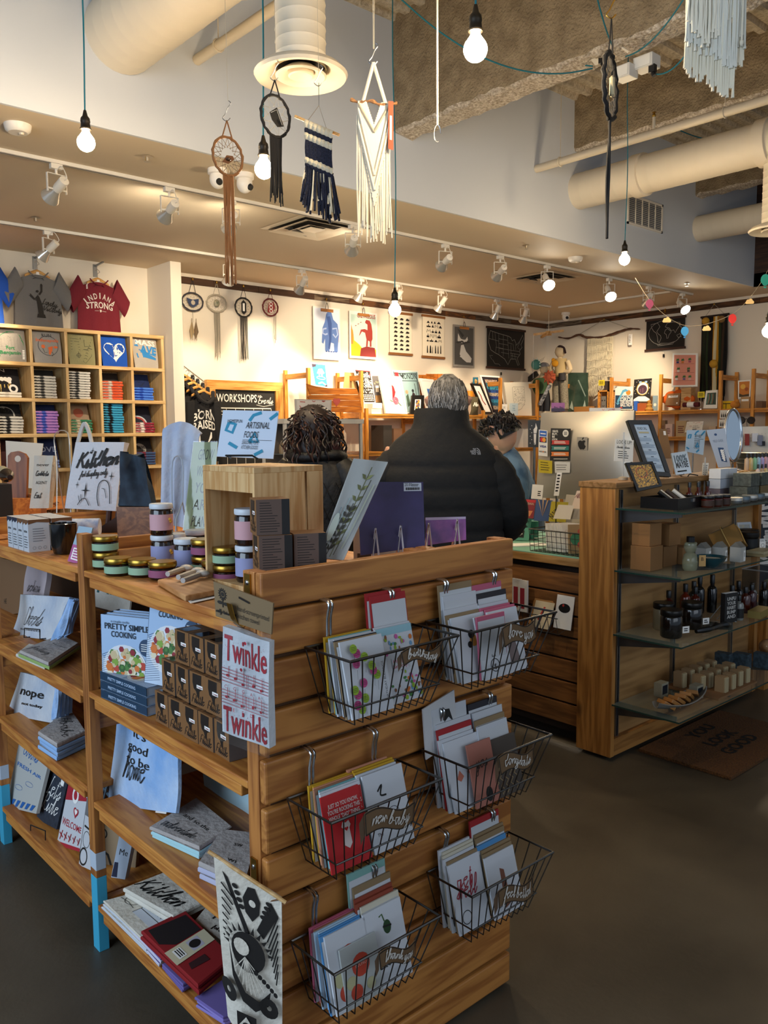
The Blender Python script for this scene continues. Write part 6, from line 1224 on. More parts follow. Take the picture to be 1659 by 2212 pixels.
# clutter at the till end, half hidden by the man in the puffer jacket
for i,(x,y,w_,h_,c)in enumerate(((3.34,3.02,.2,.03,'#c99a5c'),(3.36,3.0,.18,.025,'#e2e0da'),(3.35,3.01,.19,.012,'#2c2b2a'))):MB(RZ((x,y,CTZ+.001+(0,.031,.057)[i]),.3*i)).box(-w_/2,w_/2,-.11,.11,0,h_-.001,C(c,.7)).obj('notebook',None,('tan','white','black')[i]+' notebook in the pile beside the mint card holder','notebook')
# below: pouch basket on the counter front and hanging packs
t=thing('wire_basket','small dark wire basket of kraft cards hooked on the counter front','basket',(3.22,2.45,.55));mb=MB()
for k in range(6):y=2.58-.05*k;mb.tube([(3.258,y,.66),(3.258,y,.58),(3.17,y,.56),(3.15,y,.64)],.0018,wk,4)
for z_,x_ in((.66,3.258),(.64,3.15),(.56,3.17)):mb.tube([(x_,2.59,z_),(x_,2.32,z_)],.0025,wk,5)
mb.obj('wire_cage',t)
for i in range(6):panel('kraft_card','kraft card with a small red bird, front of the counter basket' if i==5 else 'kraft card packed in the counter basket','card',rectq((3.235-.012*i,2.56-.012*i,.572),(0,-1,0),.11,.13,.35),.004,C('#a87a44',.8)if i<5 else C('#d8c9a8',.8),(lambda p:p.poly([(.3,.3),(.5,.25),(.6,.8),(.5,.8)],C('#b8302a',.7)))if i==5 else None,None if i==5 else 'kraft cards in the counter basket')
panel('greeting_card','white card with a dark splotch at the right of the counter basket','card',rectq((3.225,2.40,.575),(0,-1,0),.10,.16,.2),.004,PAPER,lambda p:(p.circ(.5,.62,.34,BLACK,.14),p.circ(.42,.7,.06,C('#b8302a',.6))))
for i in range(2):panel('hanging_pack',('left','right')[i]+' hanging white pack with a red label on the counter front','pack',rectq((3.235-.01*i,2.665-.05*i,.62),(0,-1,0),.055,.16,0),.01,PAPER,lambda p:p.rect(.2,.1,.7,.75,C('#a82a3a',.6)))
# -- on top of the display wall
CZ=1.288
t=thing('framed_certificate','dark framed certificate leaning on top of the display wall','frame',at(1405,1035,Z=CZ));q=pq([(1398,1027),(1449,1030),(1406,908),(1355,908)],(-.5,-.86,.25),at(1424,1027,X=3.62));q=[V((p.x,p.y,max(p.z,CZ+.001)))for p in q]
def a_cert(p):
 p.text('ROAD CALL',.5,.83,.014,C('#3a4250',.7),p.w*.4);p.rect(.3,.765,.72,.795,C('#b9ae8a',.7))
 for k in range(5):p.rect(.44,.70-.12*k,.56,.712-.12*k,C('#4a5562',.7));p.greek(.18,.84,.62-.12*k,.69-.12*k,3,C('#7a8a9c',.7),.3)
panel('frame_body',None,None,q,.02,C('#2b2a29',.5),seq(frame4(.022,'#2f2d2b','#b9cbdc'),a_cert),parent=t)
def acrylic(x,y0,y1,label,lines,q,zb):
 t=thing('sign_holder',label,'sign',V(((q[0].x+q[1].x)/2,q[0].y,zb)));panel('sign_card',None,None,q,.003,C('#d9d4c8',.6),lines,parent=t);c=(q[0]+q[1])/2;MB().tube([V((c.x,c.y,zb+.005)),V((c.x,c.y,q[3].z+.03))],.004,C('#c9cccc',.1,alpha=.5),6).lathe([(.022,0),(.022,.012),(.006,.016)],C('#b5a58c',.4),(c.x,c.y,zb),14).obj('rod_stand',t)
acrylic(0,0,0,'clear stand with a white handwritten sign on the corner of the display wall',lambda p:(p.text('LOOK UP!',.5,.8,.016,INK,p.w*.8),p.script('Chocolate Boxes',.45,.6,p.w*.7,INK,.0012),p.greek(.2,.8,.12,.5,4,INK,.3)),pq([(1326,996),(1367,998),(1369,951),(1329,948)],(-.66,-.75,.1),at(1347,996,X=3.42)),CZ)
t=thing('sign_print','silver foil card lettered 100% maybe on a black wire easel','print',at(1470,1025,X=3.95));q=pq([(1460,1026),(1494,1022),(1484,974),(1450,979)],(-.66,-.75,.25),at(1477,1026,X=3.9));panel('foil_card',None,None,q,.012,C('#b9c4cc',.25,.4),lambda p:(p.text('100%',.5,.58,.032,C('#5a6a74',.4),p.w*.8,bold=.04),p.text('MAYBE',.52,.3,.03,C('#3a3f44',.4),p.w*.78,bold=.03),p.greek(.15,.85,.08,.2,1,INK)),parent=t);MB().tube(spline([q[0]+V((-.01,-.03,-.005)),q[0].lerp(q[1],.3)+V((-.01,-.04,-.012)),q[0].lerp(q[1],.6)+V((-.01,-.03,.0)),q[1]+V((-.01,-.04,-.01))],4),.003,BLACK,5).tube([q[0].lerp(q[1],.5)+V((0,0,.0)),q[0].lerp(q[1],.5)+V((.1,.1,-.02))],.003,BLACK,5).obj('easel',t)
panel('greeting_card','brown card with a white label standing behind the foil card','card',pq([(1428,990),(1452,990),(1440,926),(1424,926)],(-.66,-.75,.2),at(1440,990,X=4.1)),.006,C('#8a6844',.8),lambda p:p.rect(.5,.78,.8,.92,PAPER))
def a_shop(p):
 b=C('#2f86b4',.7);p.line([(.12,.78),(.24,.8),(.22,.64),(.1,.62),(.12,.78)],.008,b);p.line([(.62,.97),(.5,.9),(.44,.78)],.008,b);p.line([(.95,.96),(.78,.78)],.008,b);p.line([(.05,.2),(.2,.14)],.008,b);p.line([(.6,.06),(.74,.18)],.008,b)
 p.text('BATH + BODY',.62,.68,.016,INK,p.w*.36);p.rect(.42,.62,.92,.635,INK)
 for k,s in enumerate(('BATH BOMBS','AND SOAPS','LOTIONS','OILS')):p.text(s,.44,.5-.1*k,.011,C('#4a4f55',.7),p.w*.3,'L')
 p.line([(.54,.28),(.62,.46),(.7,.3),(.54,.28)],.008,b)
panel('sign_board','pale blue bath and body sign behind the foil card','sign',pq([(1480,975),(1519,983),(1525,929),(1484,929)],(-.66,-.75,.12),at(1500,980,X=4.3)),.004,C('#a9c0d4',.6),a_shop)
panel('sign_board','tall pale sign with a dark blue fern picture','sign',pq([(1552,1010),(1578,1008),(1566,925),(1526,929)],(-.66,-.75,.12),at(1556,1010,X=4.35)),.004,C('#b4c0d0',.6),lambda p:(p.circ(.42,.86,.08,C('#34507a',.6)),p.text('FIELD GUIDE',.48,.66,.013,C('#7a869a',.7),p.w*.6),p.poly([(.38,.16),(.8,.12),(.72,.5),(.36,.52)],C('#2c4a74',.6)),p.line([(.62,.16),(.54,.46)],.012,PAPER),[p.line([(.6-.012*k,.2+.05*k),(.48,.24+.05*k)],.006,PAPER)for k in range(5)],[p.line([(.6-.012*k,.2+.05*k),(.7,.25+.05*k)],.006,PAPER)for k in range(5)]))
c=at(1584,940,X=4.6);t=thing('vanity_mirror','tilted oval chrome mirror on a stand behind the fern sign','mirror',V((c.x,c.y,CZ)));u=V((.72,-.3,.0)).normalized();v=V((.12,.1,1)).normalized();n=u.cross(v).normalized();a,b=.055,.14
mb=MB();mb.tube([c+u*(a*1.05*cos(q))+v*(b*1.05*sin(q))for q in[2*pi*i/32 for i in range(32)]],.008,CHROME,8,True).obj('rim',t);mb=MB();mb.add([c+u*(a*cos(q))+v*(b*sin(q))for q in[2*pi*i/32 for i in range(32)]],[tuple(range(32))],C('#dfe6ea',.03,1.0)).obj('glass',t);MB().tube([c-v*b,V((c.x,c.y,CZ+.01))],.007,CHROME,8).lathe([(.05,0),(.05,.008),(.01,.014)],CHROME,(c.x,c.y,CZ),18).obj('stand',t)
# -- goods on the glass shelves
def gz(i,x,y):return at(x,y,Z=GZ[i]+.001)
AMB=C('#4a1408',.12,coat=.5);BLK=C('#0c0b0b',.3)
def bottle(c,r,h,body,capc,name,label,cat,group=None,lab=None,k=.62):
 t=thing(name,label,cat,c,group);MB().lathe([(r*.95,0),(r,.004),(r,h*k),(r*.8,h*k+.01),(r*.42,h*(k+.10)),(r*.42,h*.78)],body,c,16).obj('body',t);MB().lathe([(r*.5,h*.78),(r*.5,h),(r*.45,h+.002)],capc,c,14).obj('cap',t)
 if lab:MB().lathe([(r+.0006,h*.1),(r+.0006,h*.48)],lab,c,18,capped=False).obj('label_band',t)
 return t
def jar(c,r,h,body,lid,name,label,cat,group=None,lab=None,lidh=.25):
 t=thing(name,label,cat,c,group);k=1-lidh;MB().lathe([(r*.9,0),(r,.006),(r,h*k*.92),(r*.9,h*k)],body,c,20).obj('body',t);MB().lathe([(r*.98,h*k),(r*1.02,h*k+.003),(r*1.02,h-.003),(r*.97,h)],lid,c,22).obj('lid',t)
 if lab:MB().lathe([(r+.0006,h*k*.2),(r+.0006,h*k*.8)],lab,c,22,capped=False).obj('label_band',t)
 return t
# top shelf
c=V((3.42,1.90,GZ[0]+.001));t=thing('jewellery_case','open black box with a gold sequinned picture in its raised lid, full of small bottles','box',c);Mx_=RZ(c,rad(0))
MB(Mx_).box(-.12,.12,-.09,.09,0,.012,BLK).box(-.12,.12,-.09,-.08,.012,.05,BLK).box(-.12,.12,.08,.09,.012,.05,BLK).box(-.12,-.11,-.08,.08,.012,.05,BLK).box(.11,.12,-.08,.08,.012,.05,BLK).obj('tray',t);MB(Mx_).box(.0,.02,-.094,-.09,.03,.045,CHROME).obj('latch',t)
q=pq([(1376,1062),(1430,1050),(1409,997),(1351,1000)],(-.66,-.75,.25),V((3.42,1.99,1.24)));q=[p+V((0,0,0))for p in q]
panel('lid',None,None,q,.02,BLK,seq(frame4(.012,'#0d0c0c','#3a2c14'),lambda p:(p.rect(.1,.1,.9,.9,mottled('#1d2430','#d9a53c',160,.3)),p.ring(.45,.62,.2,.003,C('#9a3a2a',.5)))),parent=t)
for i in range(6):x,y=3.36+.03*i,1.87+.012*(i%2);MB().tube([V((x,y,GZ[0]+.03)),V((x-.03,y+.05,GZ[0]+.075))],.010,(BLK,C('#d8d6cf',.4),C('#2c1a10',.3))[i%3],8).obj('sample_vial',None,'small vial tilted in the open black box','vial','vials in the black box')
for i,(x,y)in enumerate(((1450,1072),(1465,1075),(1482,1072),(1474,1066))):c=gz(0,x,y);c.y=max(c.y,1.80);c.x=3.62+.045*i;c.y=1.93-.02*(i%2);bottle(c,.016,.10,AMB,BLK,'dropper_bottle','dark dropper bottle behind the open black box','bottle','dropper bottles on the top glass shelf',k=.45)
for i in range(3):jar(V((3.52+.065*i,1.79-.006*i,GZ[0]+.001)),.029,.052,AMB,BLK,'candle_jar',('left','middle','right')[i]+' of three little amber jars at the front of the top glass shelf','jar',None,C('#3a2418',.6))
for i in range(5):
 c=V((3.80+.10*i,1.80+.01*i,GZ[0]+.001));t=thing('tin',f'{("first", "second", "third", "fourth", "fifth")[i]} flat tin from the left along the front of the top glass shelf','tin',c);MB().lathe([(.034,0),(.035,.002),(.035,.016)],C('#8a8d90',.3,.9),c,20).obj('base',t);MB().lathe([(.036,.014),(.036,.026),(.034,.028)],C(('#c9c6bd','#6a7a84')[i%2],.35,.6),c,20).obj('lid',t)
MB().box(3.83,3.93,1.90,1.98,GZ[0]+.001,GZ[0]+.03,C('#6a6c6e',.5)).obj('soap_stack',None,'small grey flat packs in front of the signs on the top glass shelf','pack')
GB=mottled('#43463f','#5c6158',60,.6)
for i,(x,z_,w_)in enumerate(((4.08,0,.13),(4.22,0,.12),(4.35,0,.09),(4.1,.065,.1),(4.22,.065,.1))):MB().box(x-w_/2,x+w_/2-.004,1.84,1.93,GZ[0]+.001+z_,GZ[0]+.064+z_,GB if i!=1 else C('#6a5630',.4)).obj('soap_box',None,('left lower grey box','gold box','right lower grey box','left upper grey box','right upper grey box')[i]+' in the stack on the top glass shelf','box')
for i in range(6):MB().box(4.0+.09*(i%2),4.085+.09*(i%2),1.97,2.03,GZ[0]+.001+.05*(i//2),GZ[0]+.049+.05*(i//2),C(('#6f6672','#b9c2d0','#dfe2e6')[i//2],.6)).obj('soap_box',None,f'{("lower", "middle", "top")[i//2]} {("left", "right")[i % 2]} wrapped soap box in the pale stack against the wall','box')
acrylic(0,0,0,'thin white price sign on a rod on the top glass shelf',lambda p:p.greek(.15,.85,.1,.9,7,INK,.3),pq([(1516,1034),(1528,1034),(1531,1000),(1518,1000)],(-.66,-.75,.1),at(1522,1034,X=4.05)),GZ[0]+.001)
PST=['#d8b9a0','#e0c4b4','#c9a884','#e3c98a','#8fc9a0','#a8c8e0','#b9a8d8','#d8a8b4']
t=thing('tester_rack','stepped pale wood rack of roll-on bottles at the right of the top glass shelf','rack',(4.5,1.95,GZ[0]))
for k in range(3):MB().box(4.30+.0*k,4.62,1.84+.06*k,1.90+.06*k,GZ[0]+.001,GZ[0]+.02+.055*k,RAWX).obj('step',t)
for k in range(3):
 for i in range(7):c=V((4.325+.045*i,1.87+.06*k,GZ[0]+.0215+.055*k));bottle(c,.012,.085,C(PST[(i+k)%8],.25),BLK,'rollon_bottle',f'{("front", "middle", "back")[k]} row roll-on bottle with a black cap on the stepped rack','bottle',f'{("front", "middle", "back")[k]} row of the stepped rack',k=.6)
# second shelf
for i,(x,y,w_,h_,lb)in enumerate(((3.345,1.98,.105,.11,'lower plain kraft box at the left of the second glass shelf'),(3.50,2.0,.12,.095,'lower dark kraft box beside the honey bear'),(3.62,1.98,.09,.08,'small kraft box behind the teal bowl'))):MB().box(x-w_/2,x+w_/2,y-.05,y+.05,GZ[1]+.001,GZ[1]+h_,C('#8a6238',.8)).obj('kraft_box',None,lb,'box',bevel=.002)
for x,z_,lb in((3.35,.1105,'upper plain kraft box at the left of the second glass shelf'),(3.52,.096,'upper kraft box behind the honey bear')):MB().box(x-.05,x+.05,1.94,2.03,GZ[1]+z_,GZ[1]+z_+.10,C('#94693c',.8)).obj('kraft_box',None,lb,'box',bevel=.002)
c=V((3.455,1.83,GZ[1]+.001));t=thing('bear_bottle','clear bear-shaped bottle with a black cap and kraft tag','bottle',c);HB=C('#9a9c80',.08,alpha=.55,coat=.4)
MB().lathe([(.026,0),(.032,.01),(.034,.04),(.028,.07),(.018,.08),(.024,.09),(.029,.105),(.024,.122),(.014,.128)],HB,c,20).obj('body',t);MB().ell(c+V((.02,-.012,.118)),.009,HB).ell(c+V((-.02,.008,.118)),.009,HB).obj('ear',t);MB().lathe([(.018,.128),(.018,.15),(.016,.152)],BLK,c,16).obj('cap',t)
panel('tag',None,None,rectq(c+V((.012,-.036,.02)),(.75,-.66,0),.03,.05),.001,C('#b9935c',.8),lambda p:p.text('B',.5,.5,.016,INK),parent=t)
c=V((3.60,1.81,GZ[1]+.001));MB().lathe([(.03,0),(.035,.004),(.06,.028),(.072,.05),(.068,.05),(.055,.03),(.03,.012),(.001,.01)],C('#154a54',.08,alpha=.85,coat=.6),c,26,capped=False).lathe([(.001,.044),(.05,.04)],C('#cfc6ae',.6),c,16,capped=False).obj('bowl',None,'teal glass bowl on the second glass shelf','bowl')
for i,(x,y)in enumerate(((3.71,1.90),(3.79,1.86),(3.85,1.80))):
 c=V((x,y,GZ[1]+.001));t=thing('milk_carton',('rear','middle','front')[i]+' little gable-top carton with a white label','carton',c);k=.026;MB().box(x-k,x+k,y-k,y+k,c.z,c.z+.07,C('#b3b1aa',.6)).obj('carton_body',t);MB().add([(x-k,y-k,c.z+.07),(x+k,y-k,c.z+.07),(x+k,y+k,c.z+.07),(x-k,y+k,c.z+.07),(x-k,y,c.z+.095),(x+k,y,c.z+.095)],[(0,1,5,4),(2,3,4,5),(0,4,3),(1,2,5)],C('#7d7b74',.6)).obj('gable_top',t)
 panel('label',None,None,rectq((x+.004,y-k-.001,c.z+.004),(1,0,0),.02,.05),.0005,PAPER,lambda p:p.greek(.25,.75,.4,.8,3,INK),parent=t)
c=at(1545,1185,X=3.98);c=V((4.02,1.93,GZ[1]+.075));t=thing('gift_basket','tilted kraft gift box of jars tied with raffia on the second glass shelf','gift box',V((c.x,c.y,GZ[1])));Mg=Mx.Translation(c)@Mx.Rotation(rad(25),4,'Z')@Mx.Rotation(rad(-28),4,'X')@Mx.Rotation(rad(16),4,'Y')
GK=C('#8a6426',.7);MB(Mg).box(-.10,.10,-.065,-.06,-.045,.045,GK).box(-.10,.10,.06,.065,-.045,.045,GK).box(-.10,-.095,-.06,.06,-.045,.045,GK).box(.095,.10,-.06,.06,-.045,.045,GK).box(-.1,.1,-.065,.065,-.05,-.045,GK).obj('tray',t)
for k in range(4):MB(Mg).box(-.085+.045*k,-.045+.045*k,-.055,.055,-.04,.05,C(('#1d2224','#27302e','#3f4a30','#8a8470')[k],.3)).obj('soap_bar',t)
MB(Mg).tube(spline([V((-.1,0,-.05)),V((-.1,0,.05)),V((0,0,.06)),V((.1,0,.05)),V((.1,0,-.05))],4),.003,C('#c4a05c',.8),5).tube(spline([V((0,-.065,-.05)),V((0,-.065,.05)),V((0,0,.06)),V((0,.065,.05))],4),.003,C('#c4a05c',.8),5).obj('raffia',t)
MB().box(3.93,4.10,1.98,2.04,GZ[1]+.001,GZ[1]+.03,KRAFT).obj('kraft_box',None,'low kraft box propping up the raffia-tied gift box','box')
for i in range(2):jar(V((4.18+.11*i,1.90+.05*i,GZ[1]+.001)),.05,.105,BLK,C('#141212',.35),'lidded_jar',('left','right')[i]+' of two large black jars with a white hexagon label','jar');panel('label','white label on the '+('left','right')[i]+' large black jar','label',rectq((4.185+.11*i,1.845+.05*i,GZ[1]+.02),(.9,-.42,0),.036,.04),.0006,PAPER,lambda p:p.ring(.5,.5,.25,.0015,INK))
for k in range(2):MB().box(4.05,4.20,1.765,1.85,GZ[1]+.002+.014*k,GZ[1]+.015+.014*k,C(('#a3926a','#b5a884')[k],.5)).obj('slim_box',None,('lower','upper')[k]+' flat pale box at the front of the second glass shelf','box')
for i in range(3):MB().lathe([(.03,0),(.031,.003),(.031,.022),(.029,.024)],C('#8d9194',.3,.9),(4.34+.07*i,1.80+.03*(i%2),GZ[1]+.001),18).obj('tin',None,('left','middle','right')[i]+' silver tin at the right of the second glass shelf','tin')
t=thing('small_picture','small silver framed picture tilted behind the black jars','picture',(4.42,2.0,GZ[1]));panel('picture_sheet',None,None,rectq((4.36,2.02,GZ[1]+.002),(.9,-.4,0),.09,.13,.3),.006,C('#c9ccd2',.3),lambda p:p.rect(.12,.1,.88,.9,mottled('#9aa4b4','#c4b89a',40,.5)),parent=t)
MB().lathe([(.03,0),(.05,.02),(.066,.06),(.07,.09),(.064,.09),(.05,.03),(.001,.015)],C('#9c9a94',.5),(4.57,1.86,GZ[1]+.001),24,capped=False).obj('bowl',None,'grey stone bowl at the far right of the second glass shelf','bowl')
# third shelf
for i,(x,y,m_,lb)in enumerate(((3.36,1.86,C('#15100d',.15,coat=.5),'left of the dark glass lidded jars on the third glass shelf'),(3.47,1.96,C('#8a7a5c',.3),'tan filled lidded jar on the third glass shelf'),(3.58,1.88,C('#17100c',.15,coat=.5),'right of the dark glass lidded jars on the third glass shelf'))):
 c=V((x,y,GZ[2]+.001));jar(c,.047,.125,m_,C('#2a2826',.3,.8),'storage_jar',lb,'jar',None,None,.22)
 panel('label',f'white label on the {("left dark", "tan", "right dark")[i]} storage jar','label',rectq(c+V((.012,-.0485,.022)),(.92,-.38,0),.036,.03),.0006,PAPER,lambda p:p.greek(.2,.8,.2,.8,2,INK))
for k in range(2):MB().tube(spline([V((3.47+.08*k,1.80-.02*k,GZ[2]+.018)),V((3.56+.08*k,1.775,GZ[2]+.02)),V((3.66+.05*k,1.80-.03*k,GZ[2]+.016))],4),[.010,.012,.014,.014,.012,.012,.016,.018,.014],BLK,8).obj('hair_brush',None,('left','right')[k]+' black wooden brush lying on the third glass shelf','brush')
t=thing('easel_book','black paperback with bold white lettering on a clear easel','book',(3.78,1.84,GZ[2]));Mb=RZ((3.78,1.80,GZ[2]+.004),rad(-12));mb=MB(Mb).box(-.045,.045,-.012,.012,.006,.148,C('#1b1a1a',.5)).box(-.043,.043,-.010,.010,.148,.149,PAPER)
p=PR(mb,(-.045,-.0125,.006),(.045,-.0125,.006),(.045,-.0125,.148),(-.045,-.0125,.148));[p.text(s,.5,.76-.15*k,.015,C('#b9b7b2',.6),.062,bold=.04)for k,s in enumerate(('UNFU','YOUR','HABIT','BUMP','AND'))];mb.obj('book_body',t);MB(Mb).tube([(-.03,-.02,.008),(-.03,.012,.006),(-.03,.09,0),(-.03,.012,.1)],.0022,C('#c9cccc',.1,alpha=.6),5).tube([(.03,-.02,.008),(.03,.012,.006),(.03,.09,0),(.03,.012,.1)],.0022,C('#c9cccc',.1,alpha=.6),5).obj('easel',t)
for i,(x,y,h,b,lb_)in enumerate(((3.62,2.02,.15,'#4a1408',1),(3.74,2.0,.17,'#6a1c0a',1),(3.80,1.98,.15,'#5a1608',1),(3.86,2.02,.165,'#1c1a14',2),(3.92,2.02,.185,'#141210',0),(3.97,1.98,.19,'#120f0e',0),(4.02,1.90,.14,'#2a0c0a',1),(4.08,1.86,.13,'#4a1a0c',1),(3.90,1.81,.12,'#7f817c',3),(4.13,1.92,.145,'#1a1210',1),(4.17,1.87,.13,'#3a1216',1),(4.24,1.90,.125,'#8a8c88',3),(4.29,1.86,.13,'#14110f',1),(4.32,1.80,.125,'#8f918c',3))):
 bottle(V((x,y,GZ[2]+.001)),.024,h,C(b,.15,coat=.4),BLK,'oil_bottle',('black capped dark bottle','black capped amber bottle','olive filled dark bottle','silvery bottle with a black label')[lb_]+' among the oils on the third glass shelf','bottle',('dark oils','amber oils','olive oil','silvery lotions')[lb_]+' on the third glass shelf',C('#121111',.5)if lb_==3 else None)
MB(RZ((4.06,1.78,GZ[2]+.001),.12)).box(-.08,.08,-.03,.03,0,.035,C('#8f7a3c',.6)).obj('flat_box',None,'mustard flat box in front of the oil bottles','box')
t=thing('clear_bin','clear plastic bin of bagged soap at the right of the third glass shelf','bin',(4.47,1.9,GZ[2]));MB().box(4.38,4.385,1.80,2.02,GZ[2]+.001,GZ[2]+.17,film()).box(4.58,4.585,1.80,2.02,GZ[2]+.001,GZ[2]+.17,film()).box(4.38,4.585,1.80,1.805,GZ[2]+.001,GZ[2]+.17,film()).box(4.38,4.585,2.015,2.02,GZ[2]+.001,GZ[2]+.17,film()).tube([(4.38,1.80,GZ[2]+.17),(4.585,1.80,GZ[2]+.17),(4.585,2.02,GZ[2]+.17),(4.38,2.02,GZ[2]+.17)],.004,C('#c4c8c8',.1,alpha=.5),6,True).obj('bin_wall',t)
for i in range(3):MB().ell((4.43+.05*i,1.88+.04*(i%2),GZ[2]+.06),(.03,.04,.055),C(('#a88a6a','#8a9a84','#b59a7a')[i],.4)).obj('soap_bag',None,('left','middle','right')[i]+' bagged soap inside the clear bin','bag')
# bottom shelf: wrapped soaps
MB().box(3.62,4.02,1.76,2.03,GZ[3]+.001,GZ[3]+.01,KRAFT).obj('cork_mat',None,'brown cork mat under the wrapped soaps','mat')
sp0=None;k=0
for r_ in range(3):
 for i in range(5):
  if r_==0 and i==0:continue
  x,y=3.66+.075*i+.02*(r_%2),1.80+.085*r_;c=V((x,y,GZ[3]+.0105));k+=1;lab=f'kraft banded cream soap in the {("front", "middle", "back")[r_]} row on the cork mat';grp=f'{("front", "middle", "back")[r_]} row of soaps'
  if sp0 is None:
   sp0=thing('wrapped_soap',lab,'soap',c,grp);MB().box(x-.017,x+.017,y-.026,y+.026,c.z,c.z+.072,C('#b3a37e',.6)).obj('soap_bar',sp0,bevel=.004);mb=MB().box(x-.0185,x+.0185,y-.018,y+.0275,c.z-.0,c.z+.0735,KRAFT2);p=PR(mb,(x+.0186,y-.018,c.z),(x+.0186,y+.027,c.z),(x+.0186,y+.027,c.z+.073),(x+.0186,y-.018,c.z+.073));p.ring(.5,.5,.28,.0012,INK);mb.obj('paper_band',sp0)
  else:cp(sp0,c,lab,grp,rz=rad(-4+2*(i%3)))
SD=mottled('#2a343a','#465a66',50,.6)
for i,(x,y)in enumerate(((4.16,2.0),(4.22,1.93),(4.30,1.86))):MB(RZ((x,y,GZ[3]+.001),.1)).box(-.025,.025,-.04,.04,0,.08,SD).obj('soap_box',None,('back','middle','front')[i]+' of three dark slate soaps at the right of the bottom glass shelf','soap',bevel=.003)
for i,(x,y)in enumerate(((3.50,1.98),(3.585,1.85))):t=thing('soap_box',('left','right')[i]+' cream soap box with a dark blue window near the leaf dish','box',V((x,y,GZ[3]+.001)));MB().box(x-.03,x+.03,y-.02,y+.02,GZ[3]+.001,GZ[3]+.065,C('#9c9682',.6)).obj('carton',t);panel('window',None,None,rectq((x-.022,y-.0205,GZ[3]+.012),(1,0,0),.044,.042),.0004,C('#1a2330',.3),parent=t)
c=V((3.42,1.84,GZ[3]+.001));t=thing('leaf_dish','grey leaf-shaped dish of honey soap slices at the left of the bottom glass shelf','dish',c)
def dish(a,b):s_=2*a-1;w_=.055*(1-s_*s_*.9)**.6;return c+V((s_*.19,(2*b-1)*w_-.01*s_,.008+.03*s_*s_+.022*(2*b-1)**2))
MB().grid(dish,18,8,C('#7d7a74',.4),.005).obj('dish_body',t)
for i in range(6):MB(Mx.Translation(c+V((-.12+.045*i,-.004*(i%2),.036)))@Mx.Rotation(rad(-20+8*i),4,'Z')@Mx.Rotation(rad(32),4,'Y')).box(-.035,.035,-.026,.026,-.009,.009,C('#a8743c',.35,coat=.3)).obj('soap_slice',None,f'{("first", "second", "third", "fourth", "fifth", "sixth")[i]} honey soap slice from the left in the leaf dish','soap',bevel=.003)
c=V((4.50,1.90,GZ[3]+.06));MB(Mx.Translation(c)@Mx.Rotation(rad(20),4,'Y')).ell((0,0,0),(.10,.06,.05),mottled('#8a5a34','#c49a70',12,.12),18,10).obj('wrapped_loaf',None,'shiny wrapped tan soap loaf at the right of the bottom glass shelf','soap')
# beyond the display: peg panel, bucket and the dark script sign
t=thing('pegboard','white pegboard of hanging pouches at the right edge','pegboard',(5.9,2.9,1.0));q=pq([(1596,1010),(1690,1010),(1690,920),(1598,922)],(-.8,-.6,0),at(1640,1000,X=5.6))
panel('peg_panel',None,None,q,.01,C('#d3cec2',.6),lambda p:[p.circ(.04+.08*i,.82-.16*j,.006,BLACK,n=6)for i in range(12)for j in range(2)],parent=t)
b0=(q[0]+q[1])/2;MB().box(b0.x+.02,b0.x+.06,b0.y-.02,b0.y+.02,0,q[0].z,RAW).lathe([(.2,0),(.2,.02),(.03,.03)],STEEL,(b0.x+.04,b0.y,0),20).obj('stand_post',t)
for i,(x0,x1,y0,y1,c,lb)in enumerate(((1608,1617,937,962,'#8a2c20','red floral pouch'),(1623,1636,936,954,'#c9cdd6','pale card pouch'),(1634,1646,940,962,'#7a8094','grey lanyard pouch'),(1598,1602,938,975,'#9a4a2a','narrow rust pouch'),(1644,1651,953,963,'#14121a','small black pouch'))):panel('pouch',lb+' hanging on the pegboard','pouch',[p+V((-.02,-.015,0))for p in pq(bxp(x0,y0,x1,y1),(-.8,-.6,0),q[0])],.012,C(c,.6))
c=at(1627,1000,X=5.3);t=thing('metal_bucket','galvanised bucket in front of the pegboard','bucket',V((c.x,c.y,c.z-.06)));MB().lathe([(.085,-.06),(.095,0),(.115,.06),(.12,.064),(.112,.06),(.085,-.05),(.001,-.05)],C('#8d918c',.35,.9),c,28,capped=False).obj('bucket_body',t)
for z_ in(.0,.025):MB().tube([c+V(((.097+z_*.33)*cos(a),(.097+z_*.33)*sin(a),z_))for a in[2*pi*i/28 for i in range(28)]],.003,C('#8d918c',.35,.9),5,True).obj('rib',t)
MB().tube([(c.x,c.y,0),(c.x,c.y,c.z-.061)],.04,RAW,12).lathe([(.2,0),(.2,.02)],RAW,(c.x,c.y,0),20).lathe([(.12,c.z-.075),(.12,c.z-.061)],RAW,(c.x,c.y,0),20).obj('plant_stand',None,'pale wooden stand under the galvanised bucket','stand')
panel('script_sign','tall dark navy sign with white brush script at the right edge behind the glass shelves','sign',[V((4.78,2.28,.45)),V((5.02,2.02,.45)),V((5.02,2.02,1.22)),V((4.78,2.28,1.22))],.02,C('#131a2a',.5),lambda p:(p.script('Cary You',.62,.52,.62,PAPER,.02,rot=-1.2,hx=.2),p.poly([(.08,.45),(.42,.42),(.42,.85),(.1,.86)],C('#3a4450',.6)),p.circ(.27,.68,.13,C('#8d95a0',.6),.1),p.poly([(.12,.43),(.42,.42),(.36,.58),(.2,.58)],C('#5a646e',.6))))
MB().box(4.80,5.05,2.06,2.30,0,.449,KW).obj('plinth_block',None,'low wooden plinth under the dark script sign','plinth')
